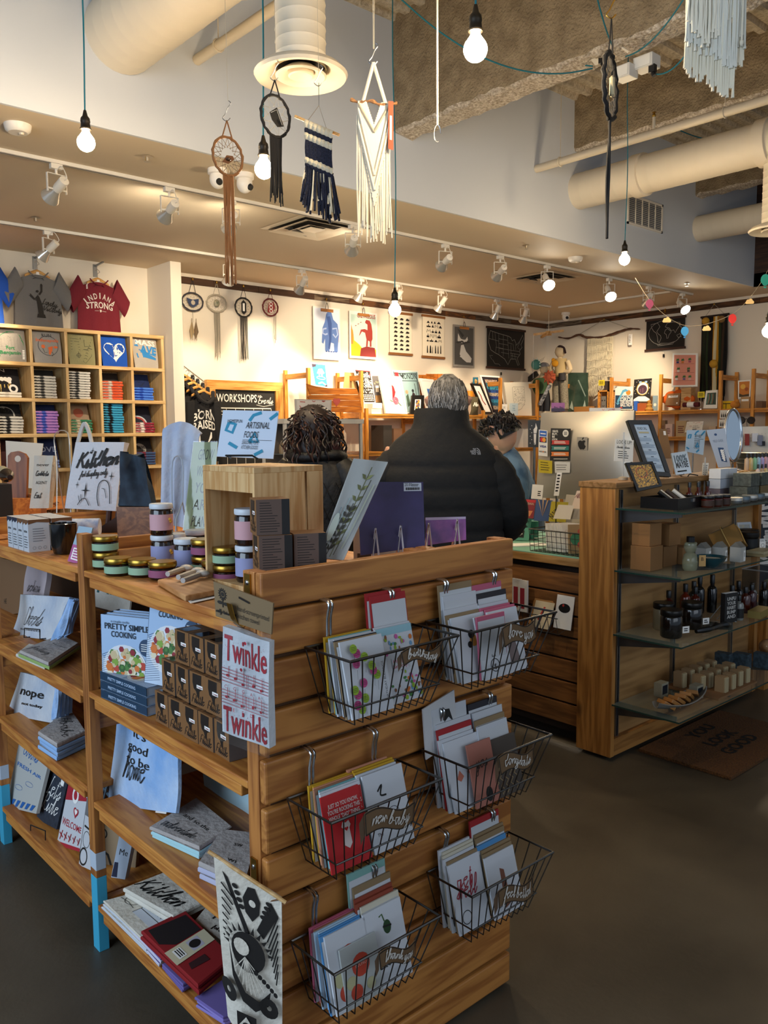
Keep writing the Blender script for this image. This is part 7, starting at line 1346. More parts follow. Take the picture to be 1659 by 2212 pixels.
# == people
class Fig:
 def __init__(s,label,x,y,f,name='person'):
  s.o=V((x,y,0));s.f=V((f[0],f[1],0)).normalized();s.r=V((s.f.y,-s.f.x,0));s.t=thing('person',label,'person',s.o)
 def P(s,a,b,z):return s.o+s.r*a+s.f*b+V((0,0,z))
 def ring(s,a,b,z,ra,rb,n=20,tilt=0):return[s.P(a+ra*cos(q),b+rb*sin(q),z+tilt*rb*sin(q))for q in[2*pi*i/n for i in range(n)]]
 def stack(s,mb,rows,m,n=20):loft(mb,[s.ring(*r,n=n)for r in rows],m)
 def limb(s,mb,pts,rs,m,n=10,puff=0,k=6):
  P=spline([s.P(*p)for p in pts],k);N=len(P);R=[]
  for i in range(N):
   u=i/(N-1)*(len(rs)-1);j=min(int(u),len(rs)-2);r=rs[j]+(rs[j+1]-rs[j])*(u-j);R.append(r*(1-puff+puff*abs(sin(pi*i/2.5+.6))**.5)if puff else r)
  mb.tube(P,R,m,n)
 def hand(s,mb,w,d,m,side):
  w=V(w);d=V(d).normalized();sx=d.cross(V((0,0,1))).normalized()*side;up=V((0,0,1))
  for k in range(4):mb.tube([w,w+d*.05+sx*(.012-.012*k),w+d*.095+sx*(.03-.02*k)],[.024,.017,.014],m,8)
  for k,L in enumerate((.065,.075,.072,.055)):a=w+d*.095+sx*(.03-.02*k);mb.tube([a,a+d*L*.5-up*.008,a+d*L-up*.03],[.0095,.009,.0075],m,7)
  mb.tube([w+d*.03+sx*.02,w+d*.06+sx*.05-up*.01,w+d*.09+sx*.055-up*.02],[.014,.011,.009],m,7)
def remesh(o,v=.0085):
 b=o.modifiers.new('skin','REMESH');b.mode='VOXEL';b.voxel_size=v;b.use_smooth_shade=True;c=o.modifiers.new('smooth','SMOOTH');c.iterations=4;c.factor=.5
def build_body(F,skin,hc,hr,neckb,lean=(0,0),arms=(),legz=.86,face=1,fdir=None):
 "one continuous figure: legs, trunk, neck, head with nose and ears, arms and five-fingered hands"
 mb=MB()
 for sd in(-1,1):F.limb(mb,[(sd*.10,0,legz),(sd*.105,.02,.48),(sd*.11,-.02,.09)],[.09,.06,.042],skin);mb.tube([F.P(sd*.11,-.05,.045),F.P(sd*.12,.16,.03)],[.045,.04],skin,10)
 F.stack(mb,[(0,0,legz-.06,.15,.10),(0,lean[1]*.1,legz+.1,.15,.105),(lean[0]*.4,lean[1]*.4,legz+.3,.155,.105),(lean[0]*.8,lean[1]*.8,legz+.5,.17,.10),(lean[0],lean[1],neckb-.03,.10,.08)],skin)
 h=V(hc);mb.tube([F.P(lean[0],lean[1],neckb-.06),h-V((0,0,hr*.7))-F.f*.01],[.065,.056],skin,12)
 fd=V(fdir).normalized()if fdir else F.f;sd=fd.cross(V((0,0,1))).normalized();up=sd.cross(fd)
 def hp(a,b,c):return h+sd*(a*hr)+fd*(b*hr)+up*(c*hr)
 secs=[]
 for k in range(9):c=-1.12+2.24*k/8;w=sqrt(max(.02,1-(c/1.16)**2));j=(1 if c>-.2 else 1-.30*(-c-.2));secs.append([hp(.78*w*j*cos(q),.95*w*sin(q)*(1 if sin(q)<0 else j)+(.06 if c<-.3 else 0),c)for q in[2*pi*i/16 for i in range(16)]])
 loft(mb,secs,skin);mb.tube([hp(0,.92,.1),hp(0,1.12,-.18),hp(0,.95,-.26)],[.012,.017,.012],skin,8)
 for s_ in(-1,1):mb.tube([hp(.80*s_,-.02,.22),hp(.90*s_,-.12,.12),hp(.84*s_,-.06,-.18)],[.012,.016,.010],skin,8)
 for sg,pts,hd in arms:
  F.limb(mb,pts,[.052,.045,.032],skin);F.hand(mb,F.P(*pts[-1]),F.r*hd[0]+F.f*hd[1]+V((0,0,hd[2])),skin,-sg)
 o=mb.obj('body',F.t);remesh(o)
 if face:
  for s_ in(-1,1):MB().ell(hp(.32*s_,.86,.08),.014,C('#e9e4dc',.3),10,8).obj('eye',F.t);MB().tube([hp(.2*s_,.93,.26),hp(.34*s_,.92,.3),hp(.48*s_,.82,.24)],[.004,.006,.004],C('#2a1c14',.8),6).obj('eyebrow',F.t)
  MB().tube([hp(-.26,.84,-.52),hp(0,.93,-.5),hp(.26,.84,-.52)],[.004,.008,.004],C('#8a4a40',.5),6).obj('mouth',F.t)
 return hp
def strands(F,hp,n,m,fn,r,name='hair',seed=1):
 mb=MB();rn=random.Random(seed)
 for i in range(n):mb.tube(fn(rn),r,m,4)
 return mb
SKIN=C('#c08a6c',.55);BLKJ=C('#030303',.8,fuzz=25);NYL=C('#040405',.6,fuzz=40)
# --- man in the black puffer jacket, back to us
man=Fig('grey-haired person seen from behind in a black puffer jacket at the counter',2.66,2.60,(.72,.69));F=man
armR=[(.2,0,1.44),(.295,.03,1.17),(.20,.27,1.06)];armL=[(-.2,0,1.44),(-.295,.03,1.17),(-.20,.27,1.06)]
hc=at(968,868,D=3.70)
hp=build_body(F,SKIN,hc,.105,1.53,(0,.0),((1,armR,(-.3,1,-.2)),(-1,armL,(.3,1,-.2))))
GH=mottled('#3a3733','#8d8881',60,.8,(1,1,.25),det=3);GH2=C('#77726b',.7)
mb=MB();secs=[]
for k in range(7):c=-.62+1.78*k/6;w=sqrt(max(.03,1-(c/1.2)**2));secs.append([hp(.83*w*cos(q),min(.42+.3*(c>.5)*1,1.02*w*sin(q))if sin(q)>0 else 1.03*w*sin(q),c)for q in[2*pi*i/24 for i in range(24)]])
loft(mb,secs,GH);mb.obj('hair',F.t)
rn=random.Random(4);mb=MB()
for i in range(420):
 q=rn.uniform(pi*.98,2.02*pi);c=rn.uniform(-.5,.95);w=sqrt(max(.03,1-(c/1.2)**2));a=lambda cc,e:hp(.84*sqrt(max(.03,1-(cc/1.2)**2))*cos(q+e)*1.02,1.05*sqrt(max(.03,1-(cc/1.2)**2))*sin(q+e),cc)
 e=rn.uniform(-.15,.15)
 if c>.62 and rn.random()<.55:continue
 mb.tube([a(c,0),a(c-.15,e*.5),a(max(c-.34,-.78),e)],[.0022,.002,.0008],(GH2,C('#4a4641',.7),C('#a09b94',.7))[i%3],3)
mb.obj('hair_strands',F.t)
J=MB();rows=[];z=.80
def bz(z):return .955+.045*abs(sin(pi*(z-.80)/.095))**.5
TR=[(.80,.255,.17),(.95,.275,.19),(1.10,.285,.195),(1.25,.29,.19),(1.34,.285,.175),(1.42,.26,.155),(1.48,.21,.135),(1.535,.14,.118)]
while z<=1.5351:
 for(z0,a0,b0),(z1,a1,b1)in zip(TR,TR[1:]):
  if z0<=z<=z1+1e-6:u=(z-z0)/(z1-z0);k=bz(z)if z<1.38 else 1;rows.append((0,0,z,(a0+(a1-a0)*u)*k,(b0+(b1-b0)*u)*k))if not rows or rows[-1][2]<z-1e-6 else None
 z+=.0118
F.stack(J,rows,BLKJ,36);J.obj('jacket',F.t);J=MB()
for p in(armR,armL):s_=1 if p[0][0]>0 else-1;F.limb(J,[(s_*.15,0,1.42),(s_*.235,.0,1.32),(s_*.30,.03,1.15),(s_*.27,.16,1.06),(s_*.205,.26,1.05)],[.075,.098,.092,.075,.058],BLKJ,18,.07,10)
J.obj('sleeve',F.t);J=MB();F.stack(J,[(0,0,1.50,.165,.125),(0,.005,1.53,.14,.12),(0,.01,1.56,.125,.115),(0,.015,1.60,.122,.112),(0,.02,1.622,.117,.108),(0,.02,1.617,.105,.097),(0,.02,1.55,.10,.09)],BLKJ,28);J.obj('collar',F.t)
J=MB();F.stack(J,[(0,0,.74,.25,.165),(0,0,.79,.255,.17),(0,0,.815,.25,.167)],NYL,30);J.obj('hem',F.t)
q=pq([(1014,983),(1038,983),(1038,968),(1014,968)],(-.70,-.71,.12),at(1026,975,D=3.475));mb=MB();p=PR(mb,*q,.0008);GL=C('#8a8a8c',.5)
for i,s in enumerate(('THE','NORTH','FACE')):p.text(s,.58,.68-.3*i,.0085,GL,p.w*(.28,.5,.38)[i],'R',bold=.03)
for k in range(3):p.line([(.64+(.34-.1*k)*cos(a)*1.0,.05+(.92-.26*k)*sin(a))for a in[pi/2*i/8 for i in range(9)]],.0026,GL)
mb.obj('jacket_emblem',F.t)
mb=MB()
for s_ in(-1,1):F.limb(mb,[(s_*.10,0,.86),(s_*.105,.02,.48),(s_*.11,-.01,.07)],[.125,.085,.075],C('#1c2230',.9),14)
mb.obj('trousers',F.t);mb=MB()
for s_ in(-1,1):mb.tube([F.P(s_*.11,-.07,.045),F.P(s_*.11,.04,.05),F.P(s_*.12,.19,.035)],[.044,.05,.034],BLACK,12)
mb.obj('shoes',F.t)
# --- woman with curly hair
F=Fig('person with dark curly hair in a black quilted jacket, left of the tall grey-haired person',2.50,3.31,(.92,.38))
aR=[(.17,0,1.34),(.22,.04,1.08),(.12,.22,1.02)];aL=[(-.17,0,1.34),(-.22,.04,1.08),(-.12,.22,1.02)];hc=at(686,930,D=4.14)
hp=build_body(F,SKIN,hc,.10,1.40,(0,0),((1,aR,(-.3,1,0)),(-1,aL,(.3,1,0))),.82)
HB1=C('#1d0f0b',.5);HB2=C('#3a1d12',.5);mb=MB();mb.ell(hc-F.f*.035+V((0,0,.012)),(.108,.108,.118),HB1,18,12);mb.ell(hc-F.f*.05-V((0,0,.09)),(.10,.10,.10),HB1,16,10);mb.obj('hair',F.t)
mb=MB();rn=random.Random(7)
for i in range(210):
 a=rn.uniform(0,2*pi);th=rn.uniform(.15,1.75);d=F.r*(sin(th)*cos(a))+F.f*(sin(th)*sin(a))+V((0,0,cos(th)))
 if sin(th)*sin(a)>.55 and cos(th)<.75:continue
 p0=hc-F.f*.03+V((d.x*.108,d.y*.108,d.z*.118+.01));L=rn.uniform(.05,.20)*(1 if cos(th)<.6 else .5);out=V((d.x,d.y,0))*rn.uniform(.02,.055);rr=rn.uniform(.006,.011);ph=rn.uniform(0,6)
 if p0.z-L<1.37:L=max(.03,p0.z-1.37)
 P=[p0+out*(sin(pi*k/18))-V((0,0,L*k/12))+F.r*(rr*cos(ph+k*.95))+F.f*(rr*sin(ph+k*.95))for k in range(13)]
 mb.tube(P,[.0042]*12+[.0015],HB1 if i%3 else HB2,5)
mb.obj('curls',F.t)
J=MB();F.stack(J,[(0,0,.78,.205,.15),(0,0,.95,.20,.15),(0,0,1.10,.205,.15),(0,0,1.24,.215,.145),(0,0,1.33,.20,.13),(0,0,1.39,.14,.11),(0,0,1.42,.10,.095)],NYL,28);o=J.obj('jacket',F.t,sub=1)
J=MB()
for p in(aR,aL):s_=1 if p[0][0]>0 else-1;F.limb(J,[(s_*.14,0,1.36),(s_*.205,.0,1.26),(s_*.225,.04,1.08),(s_*.18,.15,1.03),(s_*.125,.215,1.02)],[.06,.075,.07,.06,.048],NYL,14,.04,8)
J.obj('sleeve',F.t);J=MB();J.tube(spline([F.P(*q)for q in((-.11,.07,1.40),(-.13,-.04,1.41),(0,-.115,1.40),(.13,-.04,1.41),(.11,.07,1.40))],5),.026,NYL,12).obj('hood',F.t)
J=MB()
for k in range(-5,6):
 for sg in(-1,1):J.tube([F.P((k*.05+sg*(j-4)*.022),-.151*sqrt(max(.02,1-min(1,((k*.05+sg*(j-4)*.022)/.212))**2))-.001,.84+.055*j)for j in range(9)if abs(k*.05+sg*(j-4)*.022)<.19],.0016,C('#020203',.6),4)
J.obj('quilt_seams',F.t);J=MB();J.tube(spline([F.P(*q)for q in((-.085,.05,1.435),(0,.085,1.43),(.085,.04,1.44),(.09,-.03,1.44))],4),.028,C('#3a1016',.9),10).obj('scarf',F.t)
mb=MB()
for s_ in(-1,1):F.limb(mb,[(s_*.09,0,.82),(s_*.095,.02,.46),(s_*.10,-.01,.06)],[.115,.075,.06],C('#22304a',.9),12)
mb.obj('jeans',F.t);mb=MB()
for s_ in(-1,1):mb.tube([F.P(s_*.10,-.06,.04),F.P(s_*.11,.15,.03)],[.042,.032],BLACK,10)
mb.obj('shoes',F.t)
# --- young man behind the counter, bent over it
F=Fig('young person with tousled dark hair and a denim jacket bending over the counter',4.22,3.40,(-.88,.47))
aR=[(.17,.16,1.34),(.24,.12,1.10),(.16,.36,1.0)];aL=[(-.17,.16,1.34),(-.24,.12,1.10),(-.16,.36,1.0)];hc=at(1082,936,X=3.95)
PS=C('#cf9a80',.5);hp=build_body(F,PS,hc,.104,1.43,(0,.17),((1,aR,(-.3,1,-.3)),(-1,aL,(.3,1,-.3))),.86,1,(F.f.x+.12,F.f.y+.5,-.62))
HK=C('#17110e',.5);HK2=C('#2e211a',.5);mb=MB();secs=[]
for k in range(8):c=-.35+1.55*k/7;w=sqrt(max(.03,1-(c/1.22)**2));secs.append([hp(.88*w*cos(q),(1.0 if c>.55 else .35)*w*sin(q)if sin(q)>0 else 1.08*w*sin(q),c+.04)for q in[2*pi*i/20 for i in range(20)]])
loft(mb,secs,HK);mb.obj('hair',F.t);mb=MB();rn=random.Random(3)
for i in range(260):
 q=rn.uniform(0,2*pi);c=rn.uniform(.05,1.12)if sin(q)>0 else rn.uniform(-.2,1.12);w=sqrt(max(.03,1-(c/1.22)**2));k=rn.uniform(1.02,1.2);a0=hp(.88*w*cos(q),1.05*w*sin(q),c+.04);sw=rn.uniform(-.5,.5)
 a1=hp(.92*w*k*cos(q+sw*.5),1.1*w*k*sin(q+sw*.5),c+.10+rn.uniform(0,.14));a2=hp(.96*w*k*cos(q+sw),1.15*w*k*sin(q+sw),c-.12);mb.tube([a0,a1,a2],[.006,.0055,.0015],HK if i%4 else HK2,4)
mb.obj('hair_strands',F.t)
DEN=mottled('#3f5d7a','#6d8ba6',14,.85,(1,1,.6),bump=.25,bsc=30);J=MB();F.stack(J,[(0,0,.84,.20,.14),(0,.02,1.0,.205,.145),(0,.07,1.16,.215,.145),(0,.12,1.29,.215,.135),(0,.16,1.38,.185,.115),(0,.17,1.43,.12,.09),(0,.175,1.45,.09,.08)],DEN,26);J.obj('denim_jacket',F.t)
J=MB()
for p in(aR,aL):s_=1 if p[0][0]>0 else-1;F.limb(J,[(s_*.14,.15,1.37),(s_*.215,.13,1.26),(s_*.24,.13,1.10),(s_*.21,.24,1.04),(s_*.165,.34,1.005)],[.06,.074,.066,.055,.045],DEN,14,.03,8)
J.obj('sleeve',F.t);J=MB();J.tube(spline([F.P(*q)for q in((-.09,.24,1.38),(-.105,.15,1.43),(0,.075,1.455),(.105,.15,1.43),(.09,.24,1.38))],5),[.016]*21,DEN,8).obj('collar',F.t);J=MB();F.stack(J,[(0,.19,1.34,.10,.11),(0,.19,1.42,.075,.07)],C('#d9d5cc',.9),18);J.obj('undershirt',F.t)
mb=MB()
for s_ in(-1,1):F.limb(mb,[(s_*.10,0,.88),(s_*.105,.0,.46),(s_*.11,-.01,.06)],[.12,.08,.065],C('#23252c',.9),12)
mb.obj('trousers',F.t);mb=MB()
for s_ in(-1,1):mb.tube([F.P(s_*.11,-.06,.04),F.P(s_*.12,.16,.03)],[.043,.034],BLACK,10)
mb.obj('shoes',F.t)
# == the pine display island
t=thing('display_island','pine shelving island with mint-dipped feet and a boarded near end','shelving unit',(1.3,2.3,0))
FY=(1.409,2.287,3.152,4.02);FXs=(.9025,1.352,1.392,1.655);MINT=C('#3fa9cc',.55)
for y in FY:
 for x in FXs:
  mb=MB();a,b=(x,x+.031),(y,y+.042);zt=1.24
  if x<1:mb.box(*a,*b,0,.228,MINT).box(*a,*b,.228,.25,PINEZ).box(*a,*b,.25,.303,C('#b8c4d2',.6)).box(*a,*b,.303,zt,PINEZ)
  else:mb.box(*a,*b,0,zt,PINEZ)
  mb.obj('post',t,bevel=.0015)
 for z in(.12,.70,1.19):MB().box(.934,1.352,y+.008,y+.034,z-.03,z+.03,PINEX).box(1.423,1.655,y+.008,y+.034,z-.03,z+.03,PINEX).obj('rung',t)
ZA=(1.138,.79,.462,.148);ZB=(1.14,.78,.492,.150)
for zs,y0,y1 in((ZA,1.452,2.286),(ZB,2.330,3.151),(ZB,3.195,4.019)):
 for z in zs:MB().box(.9025,1.685,y0,y1,z-.018,z,PINE).box(.905,.93,y0+.03,y1-.03,z-.045,z-.018,PINE).obj('shelf_board',t,bevel=.003)
 MB().box(1.40,1.406,y0,y1,.05,zs[0]-.02,C('#4a2f1a',.7)).obj('back_panel',t)  # dark sheet added behind the goods to keep the shelf interior dark
G=[1.24,1.166,1.062,.958,.856,.752,.646,.541,.436,.33,.212,.10,.006]
for k in range(12):
 if k==0:MB().box(.9025,1.685,1.384,1.407,G[1]+.0,1.24,SLAT).obj('end_board',t,bevel=.004)
 else:MB().box(.9025,1.685,1.384,1.407,G[k+1]+.006,G[k]-.006,SLAT).obj('end_board',t,bevel=.005)
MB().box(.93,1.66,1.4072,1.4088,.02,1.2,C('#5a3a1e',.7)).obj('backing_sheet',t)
MB().box(.934,1.655,1.409,1.43,1.20,1.236,PINEX).obj('top_rail',t)
for i,z in enumerate((1.205,.60)):
 th=thing('coat_hook',('brass hook at the top of the near corner post holding the kitchen towel pack','brass hook low on the near corner post holding the printed banner')[i],'hook',(.90,1.43,z-.05));MB().box(.8985,.9022,1.419,1.441,z-.06,z+.03,BRASS).ell((.8985,1.43,z+.012),(.003,.006,.006),CHROME,8,6).obj('plate',th);mb=MB();mb.grid(lambda u,v:spline([V((.899,1.421+.018*u,z-.055)),V((.885,1.421+.018*u,z-.075)),V((.868,1.421+.018*u,z-.062)),V((.857,1.421+.018*u,z-.025))],3)[int(v*9)],1,9,BRASS,.002).obj('hook_arm',th)
# -- cloth helpers
def cloth(name,label,cat,q,m,art=None,amp=.005,th=.006,group=None,fr=9,curl=0,belly=0):
 q=[V(p)for p in q];n=(q[1]-q[0]).cross(q[3]-q[0]).normalized();ph=q[0].x*40
 def f(u,v):return(q[0]*(1-u)+q[1]*u)*(1-v)+(q[3]*(1-u)+q[2]*u)*v+n*(amp*sin(fr*u+3*v+ph)*(.4+.6*v)+amp*.6*sin(5*v-4*u+ph)+belly*sin(pi*u)*sin(pi*v)-curl*(1-v)**4*0-curl*v**3)
 mb=MB();mb.grid(f,18,14,m,th)
 if art:p=PR(mb,*q,.0006);p.map=f;p.k=4;art(p)
 return mb.obj(name,None,label,cat,group)
def flat(name,label,cat,pix,z,th,m,art=None,layers=3,edge=None,group=None,drop=0,rot=None):
 "folded cloth lying on a shelf: pix = its top outline bl,br,tr,tl in the photograph"
 q=[at(x,y,Z=z+th)for x,y in pix];mb=MB();h=th/layers;rn=random.Random(int(pix[0][0]));c=sum(q,V())/4
 for k in range(layers):
  e=[p+V((rn.uniform(-.004,.004),rn.uniform(-.004,.004),0))for p in q];u=[p.lerp(c,.015)for p in e];z0=z+h*k+.001;z1=z+h*(k+1);R=[]
  for zz,s in((z0,.035),(z0+.22*h,.0),(z1-.22*h,.0),(z1,.03)):R.append([V((p.x+(c.x-p.x)*s,p.y+(c.y-p.y)*s,zz))for p in(e[0],e[0].lerp(e[1],.5),e[1],e[1].lerp(e[2],.5),e[2],e[2].lerp(e[3],.5),e[3],e[3].lerp(e[0],.5))])
  vs=[p for r in R for p in r];fs=[tuple(range(7,-1,-1)),tuple(range(24,32))]+[(a*8+i,a*8+(i+1)%8,(a+1)*8+(i+1)%8,(a+1)*8+i)for a in range(3)for i in range(8)];mb.add(vs,fs[:1]+fs[2:],edge if edge and k<layers-1 else m,True);mb.add(vs[24:],[tuple(range(8))],m,True)
 if art:i=rot or 0;p=PR(mb,*[V((x.x,x.y,z+th))for x in(q[i:]+q[:i])],.0007);p.k=1.5;art(p)
 return mb.obj(name,None,label,cat,group)
LIN=mottled('#aab6c8','#d6d8da',5,.9,bump=.2,bsc=60);LINB=mottled('#7fa9dc','#c2d4ea',5,.9,bump=.2,bsc=60);GRYT=mottled('#a8a09c','#b9b1ac',6,.9,bump=.2,bsc=60);CRT=mottled('#c9c1b2','#dfd9cc',6,.9,bump=.2,bsc=60);BLE=C('#8fb4e0',.9);AQ=C('#a8d4dc',.9)
def fq(pix,z=None,X=.95,lean=.18,dy=0):return pq(pix,(-1,dy,lean),at((pix[0][0]+pix[1][0])/2,(pix[0][1]+pix[1][1])/2,**({'Z':z+.004}if z is not None else{'X':X})))
def T(s,x,y,h,w=None,m=INK,**k):return lambda p:p.text(s,x,y,h,m,p.w*w if w else None,**k)
def SC(s,x,y,w,pen=.003,m=INK,**k):return lambda p:p.script(s,x,y,p.w*w,m,pen,**k)
# unit A, third shelf
cloth('tea_towel','blue-washed tea towel lettered good to be home, draped upright on the third shelf','tea towel',fq([(236,1738),(378,1757),(388,1625),(250,1553)],ZA[2]),LINB,seq(T('it\'s',.42,.90,.026,.2),T('good',.40,.72,.024,.34),T('to be',.42,.55,.024,.40),SC('home',.38,.36,.36,.004)),.004,.01)
panel('care_label','white care label on the blue-washed towel','label',[p+V((-.013,0,0))for p in fq([(345,1752),(368,1755),(370,1744),(346,1740)],X=at(355,1750,Z=ZA[2]+.01).x-.004,lean=.1)],.001,PAPER)
cloth('tea_towel','pale aqua tea towel standing at the back of the third shelf near the corner post','tea towel',fq([(440,1760),(560,1815),(560,1690),(438,1655)],X=1.18),mottled('#a3c4d0','#c4d6d8',5,.9),None,.004,.01)
flat('tea_towel','folded grey tea towel with adventure script on the third shelf','tea towel',[(327,1785),(430,1830),(500,1785),(425,1722)],ZA[2],.035,GRYT,seq(T('and so the',.5,.5,.016,.6),SC('adventure',.42,.12,.7,.0022)),3,AQ)
flat('tea_towel','lilac folded towel with typed letters partly behind the banner cord','tea towel',[(430,1860),(530,1905),(560,1800),(478,1790)],ZA[2],.045,GRYT,seq(T('sw',.6,.62,.018,.2),T('wi',.6,.25,.018,.2)),3,C('#b3b4cc',.9))
mb=MB();c=at(222,1655,X=1.16);rn=random.Random(3)
for i in range(26):mb.tube(spline([c+V((.05,rn.uniform(-.05,.05),.05)),c+V((rn.uniform(-.03,.02),rn.uniform(-.04,.05),-.01)),c+V((rn.uniform(-.02,.03),rn.uniform(-.05,.05),-.11))],3),.003,C('#9fc0d8',.9),4)
mb.obj('fringed_throw',None,'pale blue stringy tassels beside the blue-washed towel','tassel')
# unit A, bottom shelf
flat('tea_towel','white cartoon tea towels stacked at the far end of the bottom shelf','tea towel',[(222,1945),(318,2035),(378,1990),(300,1925)],ZA[3],.035,CRT,seq(lambda p:(p.rect(.42,.35,.96,.95,C('#c3c8d0',.8)),p.line([(.42,.35),(.42,.95)],.002,INK),p.line([(.42,.62),(.96,.62)],.002,INK),p.ring(.2,.7,.12,.002,INK),p.line([(.05,.45),(.2,.5),(.36,.45)],.002,INK),p.rect(.62,.02,.8,.98,C('#c9bd98',.8))if 0 else None),T('POW',.68,.75,.02,.34,bold=.02)),4,C('#c6cbd4',.9))
flat('tea_towel','white tea towel with heavy black kitchen script folded over on the bottom shelf','tea towel',[(268,1918),(372,1978),(470,1930),(360,1880)],ZA[3]+.036,.03,CRT,SC('Kitchen',.45,.2,.85,.006,C('#120f0c',.8)),2)
flat('tea_towel','second white kitchen tea towel behind the banner','tea towel',[(415,1990),(500,2045),(520,1985),(450,1950)],ZA[3]+.002,.045,CRT,seq(SC('Ki',.6,.5,.5,.006,C('#120f0c',.8)),SC('for display',.7,.2,.5,.002)),2)
PUR=C('#6d5ea0',.9);RED=C('#8a0c12',.85);BND=C('#cfc5a4',.8)
flat('tea_towel','lilac tea towel with a dark figure print under a cream band','tea towel',[(268,1985),(345,2068),(420,2010),(352,1950)],ZA[3]+.002,.03,PUR,lambda p:(p.poly([(.2,.3),(.45,.2),(.8,.3),(.95,.7),(.6,.8),(.3,.75)],C('#1a1a30',.8)),p.line([(.2,.9),(.8,.9)],.008,C('#2a2a50',.8))),3,C('#c9c6d8',.9))
flat('tea_towel','red and black tea towel wrapped with a cream label band','tea towel',[(305,2010),(428,2130),(502,2068),(395,1965)],ZA[3]+.034,.028,RED,lambda p:(p.poly([(.05,.1),(.3,.05),(.42,.3),(.42,.95),(.1,.95)],C('#140608',.85)),p.poly([(.72,.2),(.8,.15),(.84,.6),(.74,.6)],C('#30060a',.85)),p.rect(.44,-.01,.66,1.01,BND),p.rect(.47,.48,.63,.78,C('#b9b5c4',.7)),p.circ(.55,.62,.06,INK),p.rect(.48,.12,.62,.32,PAPER),p.greek(.49,.61,.15,.3,3,INK)),2)
flat('tea_towel','bare lilac tea towel folded at the near end of the bottom shelf','tea towel',[(422,2152),(482,2195),(560,2165),(496,2105)],ZA[3]+.002,.028,PUR,None,3,C('#8a7cc0',.9))
flat('tea_towel','lilac folded towel edge peeking out in front of the red towel band','tea towel',[(352,2080),(398,2125),(430,2105),(385,2065)],ZA[3]+.002,.026,PUR,None,3)
# unit A, second shelf: cookbooks
BKC=C('#9db8d8',.55);SPN=C('#17364f',.5)
def salad(p,x,y,rx,ry):
 p.circ(x,y,rx*1.12,C('#d6dae0',.6),ry*1.12,24);rn=random.Random(int(x*90));cs=['#2f5a24','#8a1c2a','#d0702a','#c9b48a','#7fa03a','#b8402c','#dcd2b4','#4a7a34']
 for i in range(95):
  a,r=rn.uniform(0,6.28),sqrt(rn.random())*.93;p.circ(x+rx*r*cos(a),y+ry*r*sin(a),rx*rn.uniform(.08,.2),C(cs[(i*3+int(a))%8],.6),n=6);p.k-=.33
def a_book(p):
 b=C('#24405f',.6);p.poly([(0,0),(1,0),(1,.34),(.6,.14),(0,.52)],C('#b9c9dc',.6))
 for i in range(22):p.line([(.0,.02+.024*i),(.30-.008*i,.06+.024*i)],.0011,b);p.line([(.42+.026*i,.0),(.62+.017*i,.015*i)],.0011,b);p.k-=.7
 salad(p,.44,.40,.36,.24);k=C('#1a2430',.7);p.text('PRETTY SIMPLE',.48,.84,.016,k,p.w*.82,bold=.012);p.text('COOKING',.42,.75,.016,k,p.w*.46,bold=.012);p.text('a couple cooks',.36,.92,.007,k,p.w*.34);p.circ(.84,.66,.13,b);p.greek(.75,.93,.61,.71,4,PAPER,.3);p.text('Sonja & Alex',.84,.1,.006,k,p.w*.26);p.text('Overhiser',.84,.06,.006,k,p.w*.2)
def cookbook(M,label,grp=None,art=True,spine=0):
 t=thing('cookbook',label,'book',M.translation,grp);w,h,d=.185,.235,.024
 mb=MB(M).box(0,w,0,.0015,0,h,BKC).box(0,w,d-.0015,d,0,h,BKC).box(0,.0015,0,d,0,h,SPN)
 if art:a_book(PR(mb,(.002,-.0004,0),(w,-.0004,0),(w,-.0004,h),(.002,-.0004,h)))
 p=PR(mb,(-.0004,d,0),(-.0004,0,0),(-.0004,0,h),(-.0004,d,h));p.text('PRETTY SIMPLE COOKING',.36,.52,.008,C('#a9c0dc',.6),h*.6,rot=-pi/2,bold=.02);mb.obj('cover',t)
 MB(M).box(.002,w-.004,.0016,d-.0016,.003,h-.003,C('#c6d2e0',.8)).obj('pages',t);return t
uB=V((.42,-.91,0)).normalized()
def cbM(o,u=uB,lean=0,flat_=0):
 n=u.cross(V((0,0,1)));v=V((0,0,1))*cos(lean)-n*sin(lean);y=-(n*cos(lean)+V((0,0,1))*sin(lean));M=Mx.Identity(4)
 if flat_:v,y=-n*-1*-1,V((0,0,-1));v=-n;
 for i in range(3):M[i][0]=u[i];M[i][1]=y[i];M[i][2]=v[i];M[i][3]=o[i]
 return M
o=at(222,1508,Z=ZA[1]+.001);nB=uB.cross(V((0,0,1)))
for k in range(3):cookbook(cbM(o-nB*.026*(2-k)*-1*-1+V((0,0,.001)),uB,.02),('rear','middle','front')[k]+' of the three standing cookbooks beside the post',None,k==2)
o2=at(218,1500,Z=ZA[1]+.001)
s0=at(214,1540,Z=ZA[1]+.001)
o=at(318,1549,Z=ZA[1]+.0);fl=Mx.Identity(4);u=V((.12,-.99,0)).normalized();v=V((.99,.12,0))
for k in range(3):
 M=Mx.Identity(4);a=V((o.x-.0,o.y,0));org=V((o.x,o.y,ZA[1]+.0255+.0255*k));us=V((.99,.1,0)).normalized();vs_=V((-.1,.99,0)).normalized()
 for i in range(3):M[i][0]=us[i];M[i][2]=vs_[i];M[i][1]=(0,0,-1)[i];M[i][3]=org[i]
 M=M@Mx.Translation((0,0,.0));cookbook(M,('bottom','middle','top')[k]+' of the three cookbooks lying flat',None,k==2)
o=at(288,1473,Z=ZA[1]+.085);cookbook(cbM(V((o.x+.03,o.y,ZA[1]+.0785)),V((.30,-.95,0)).normalized(),.14),'cookbook leaning on display above the flat stack, its whole cover showing')
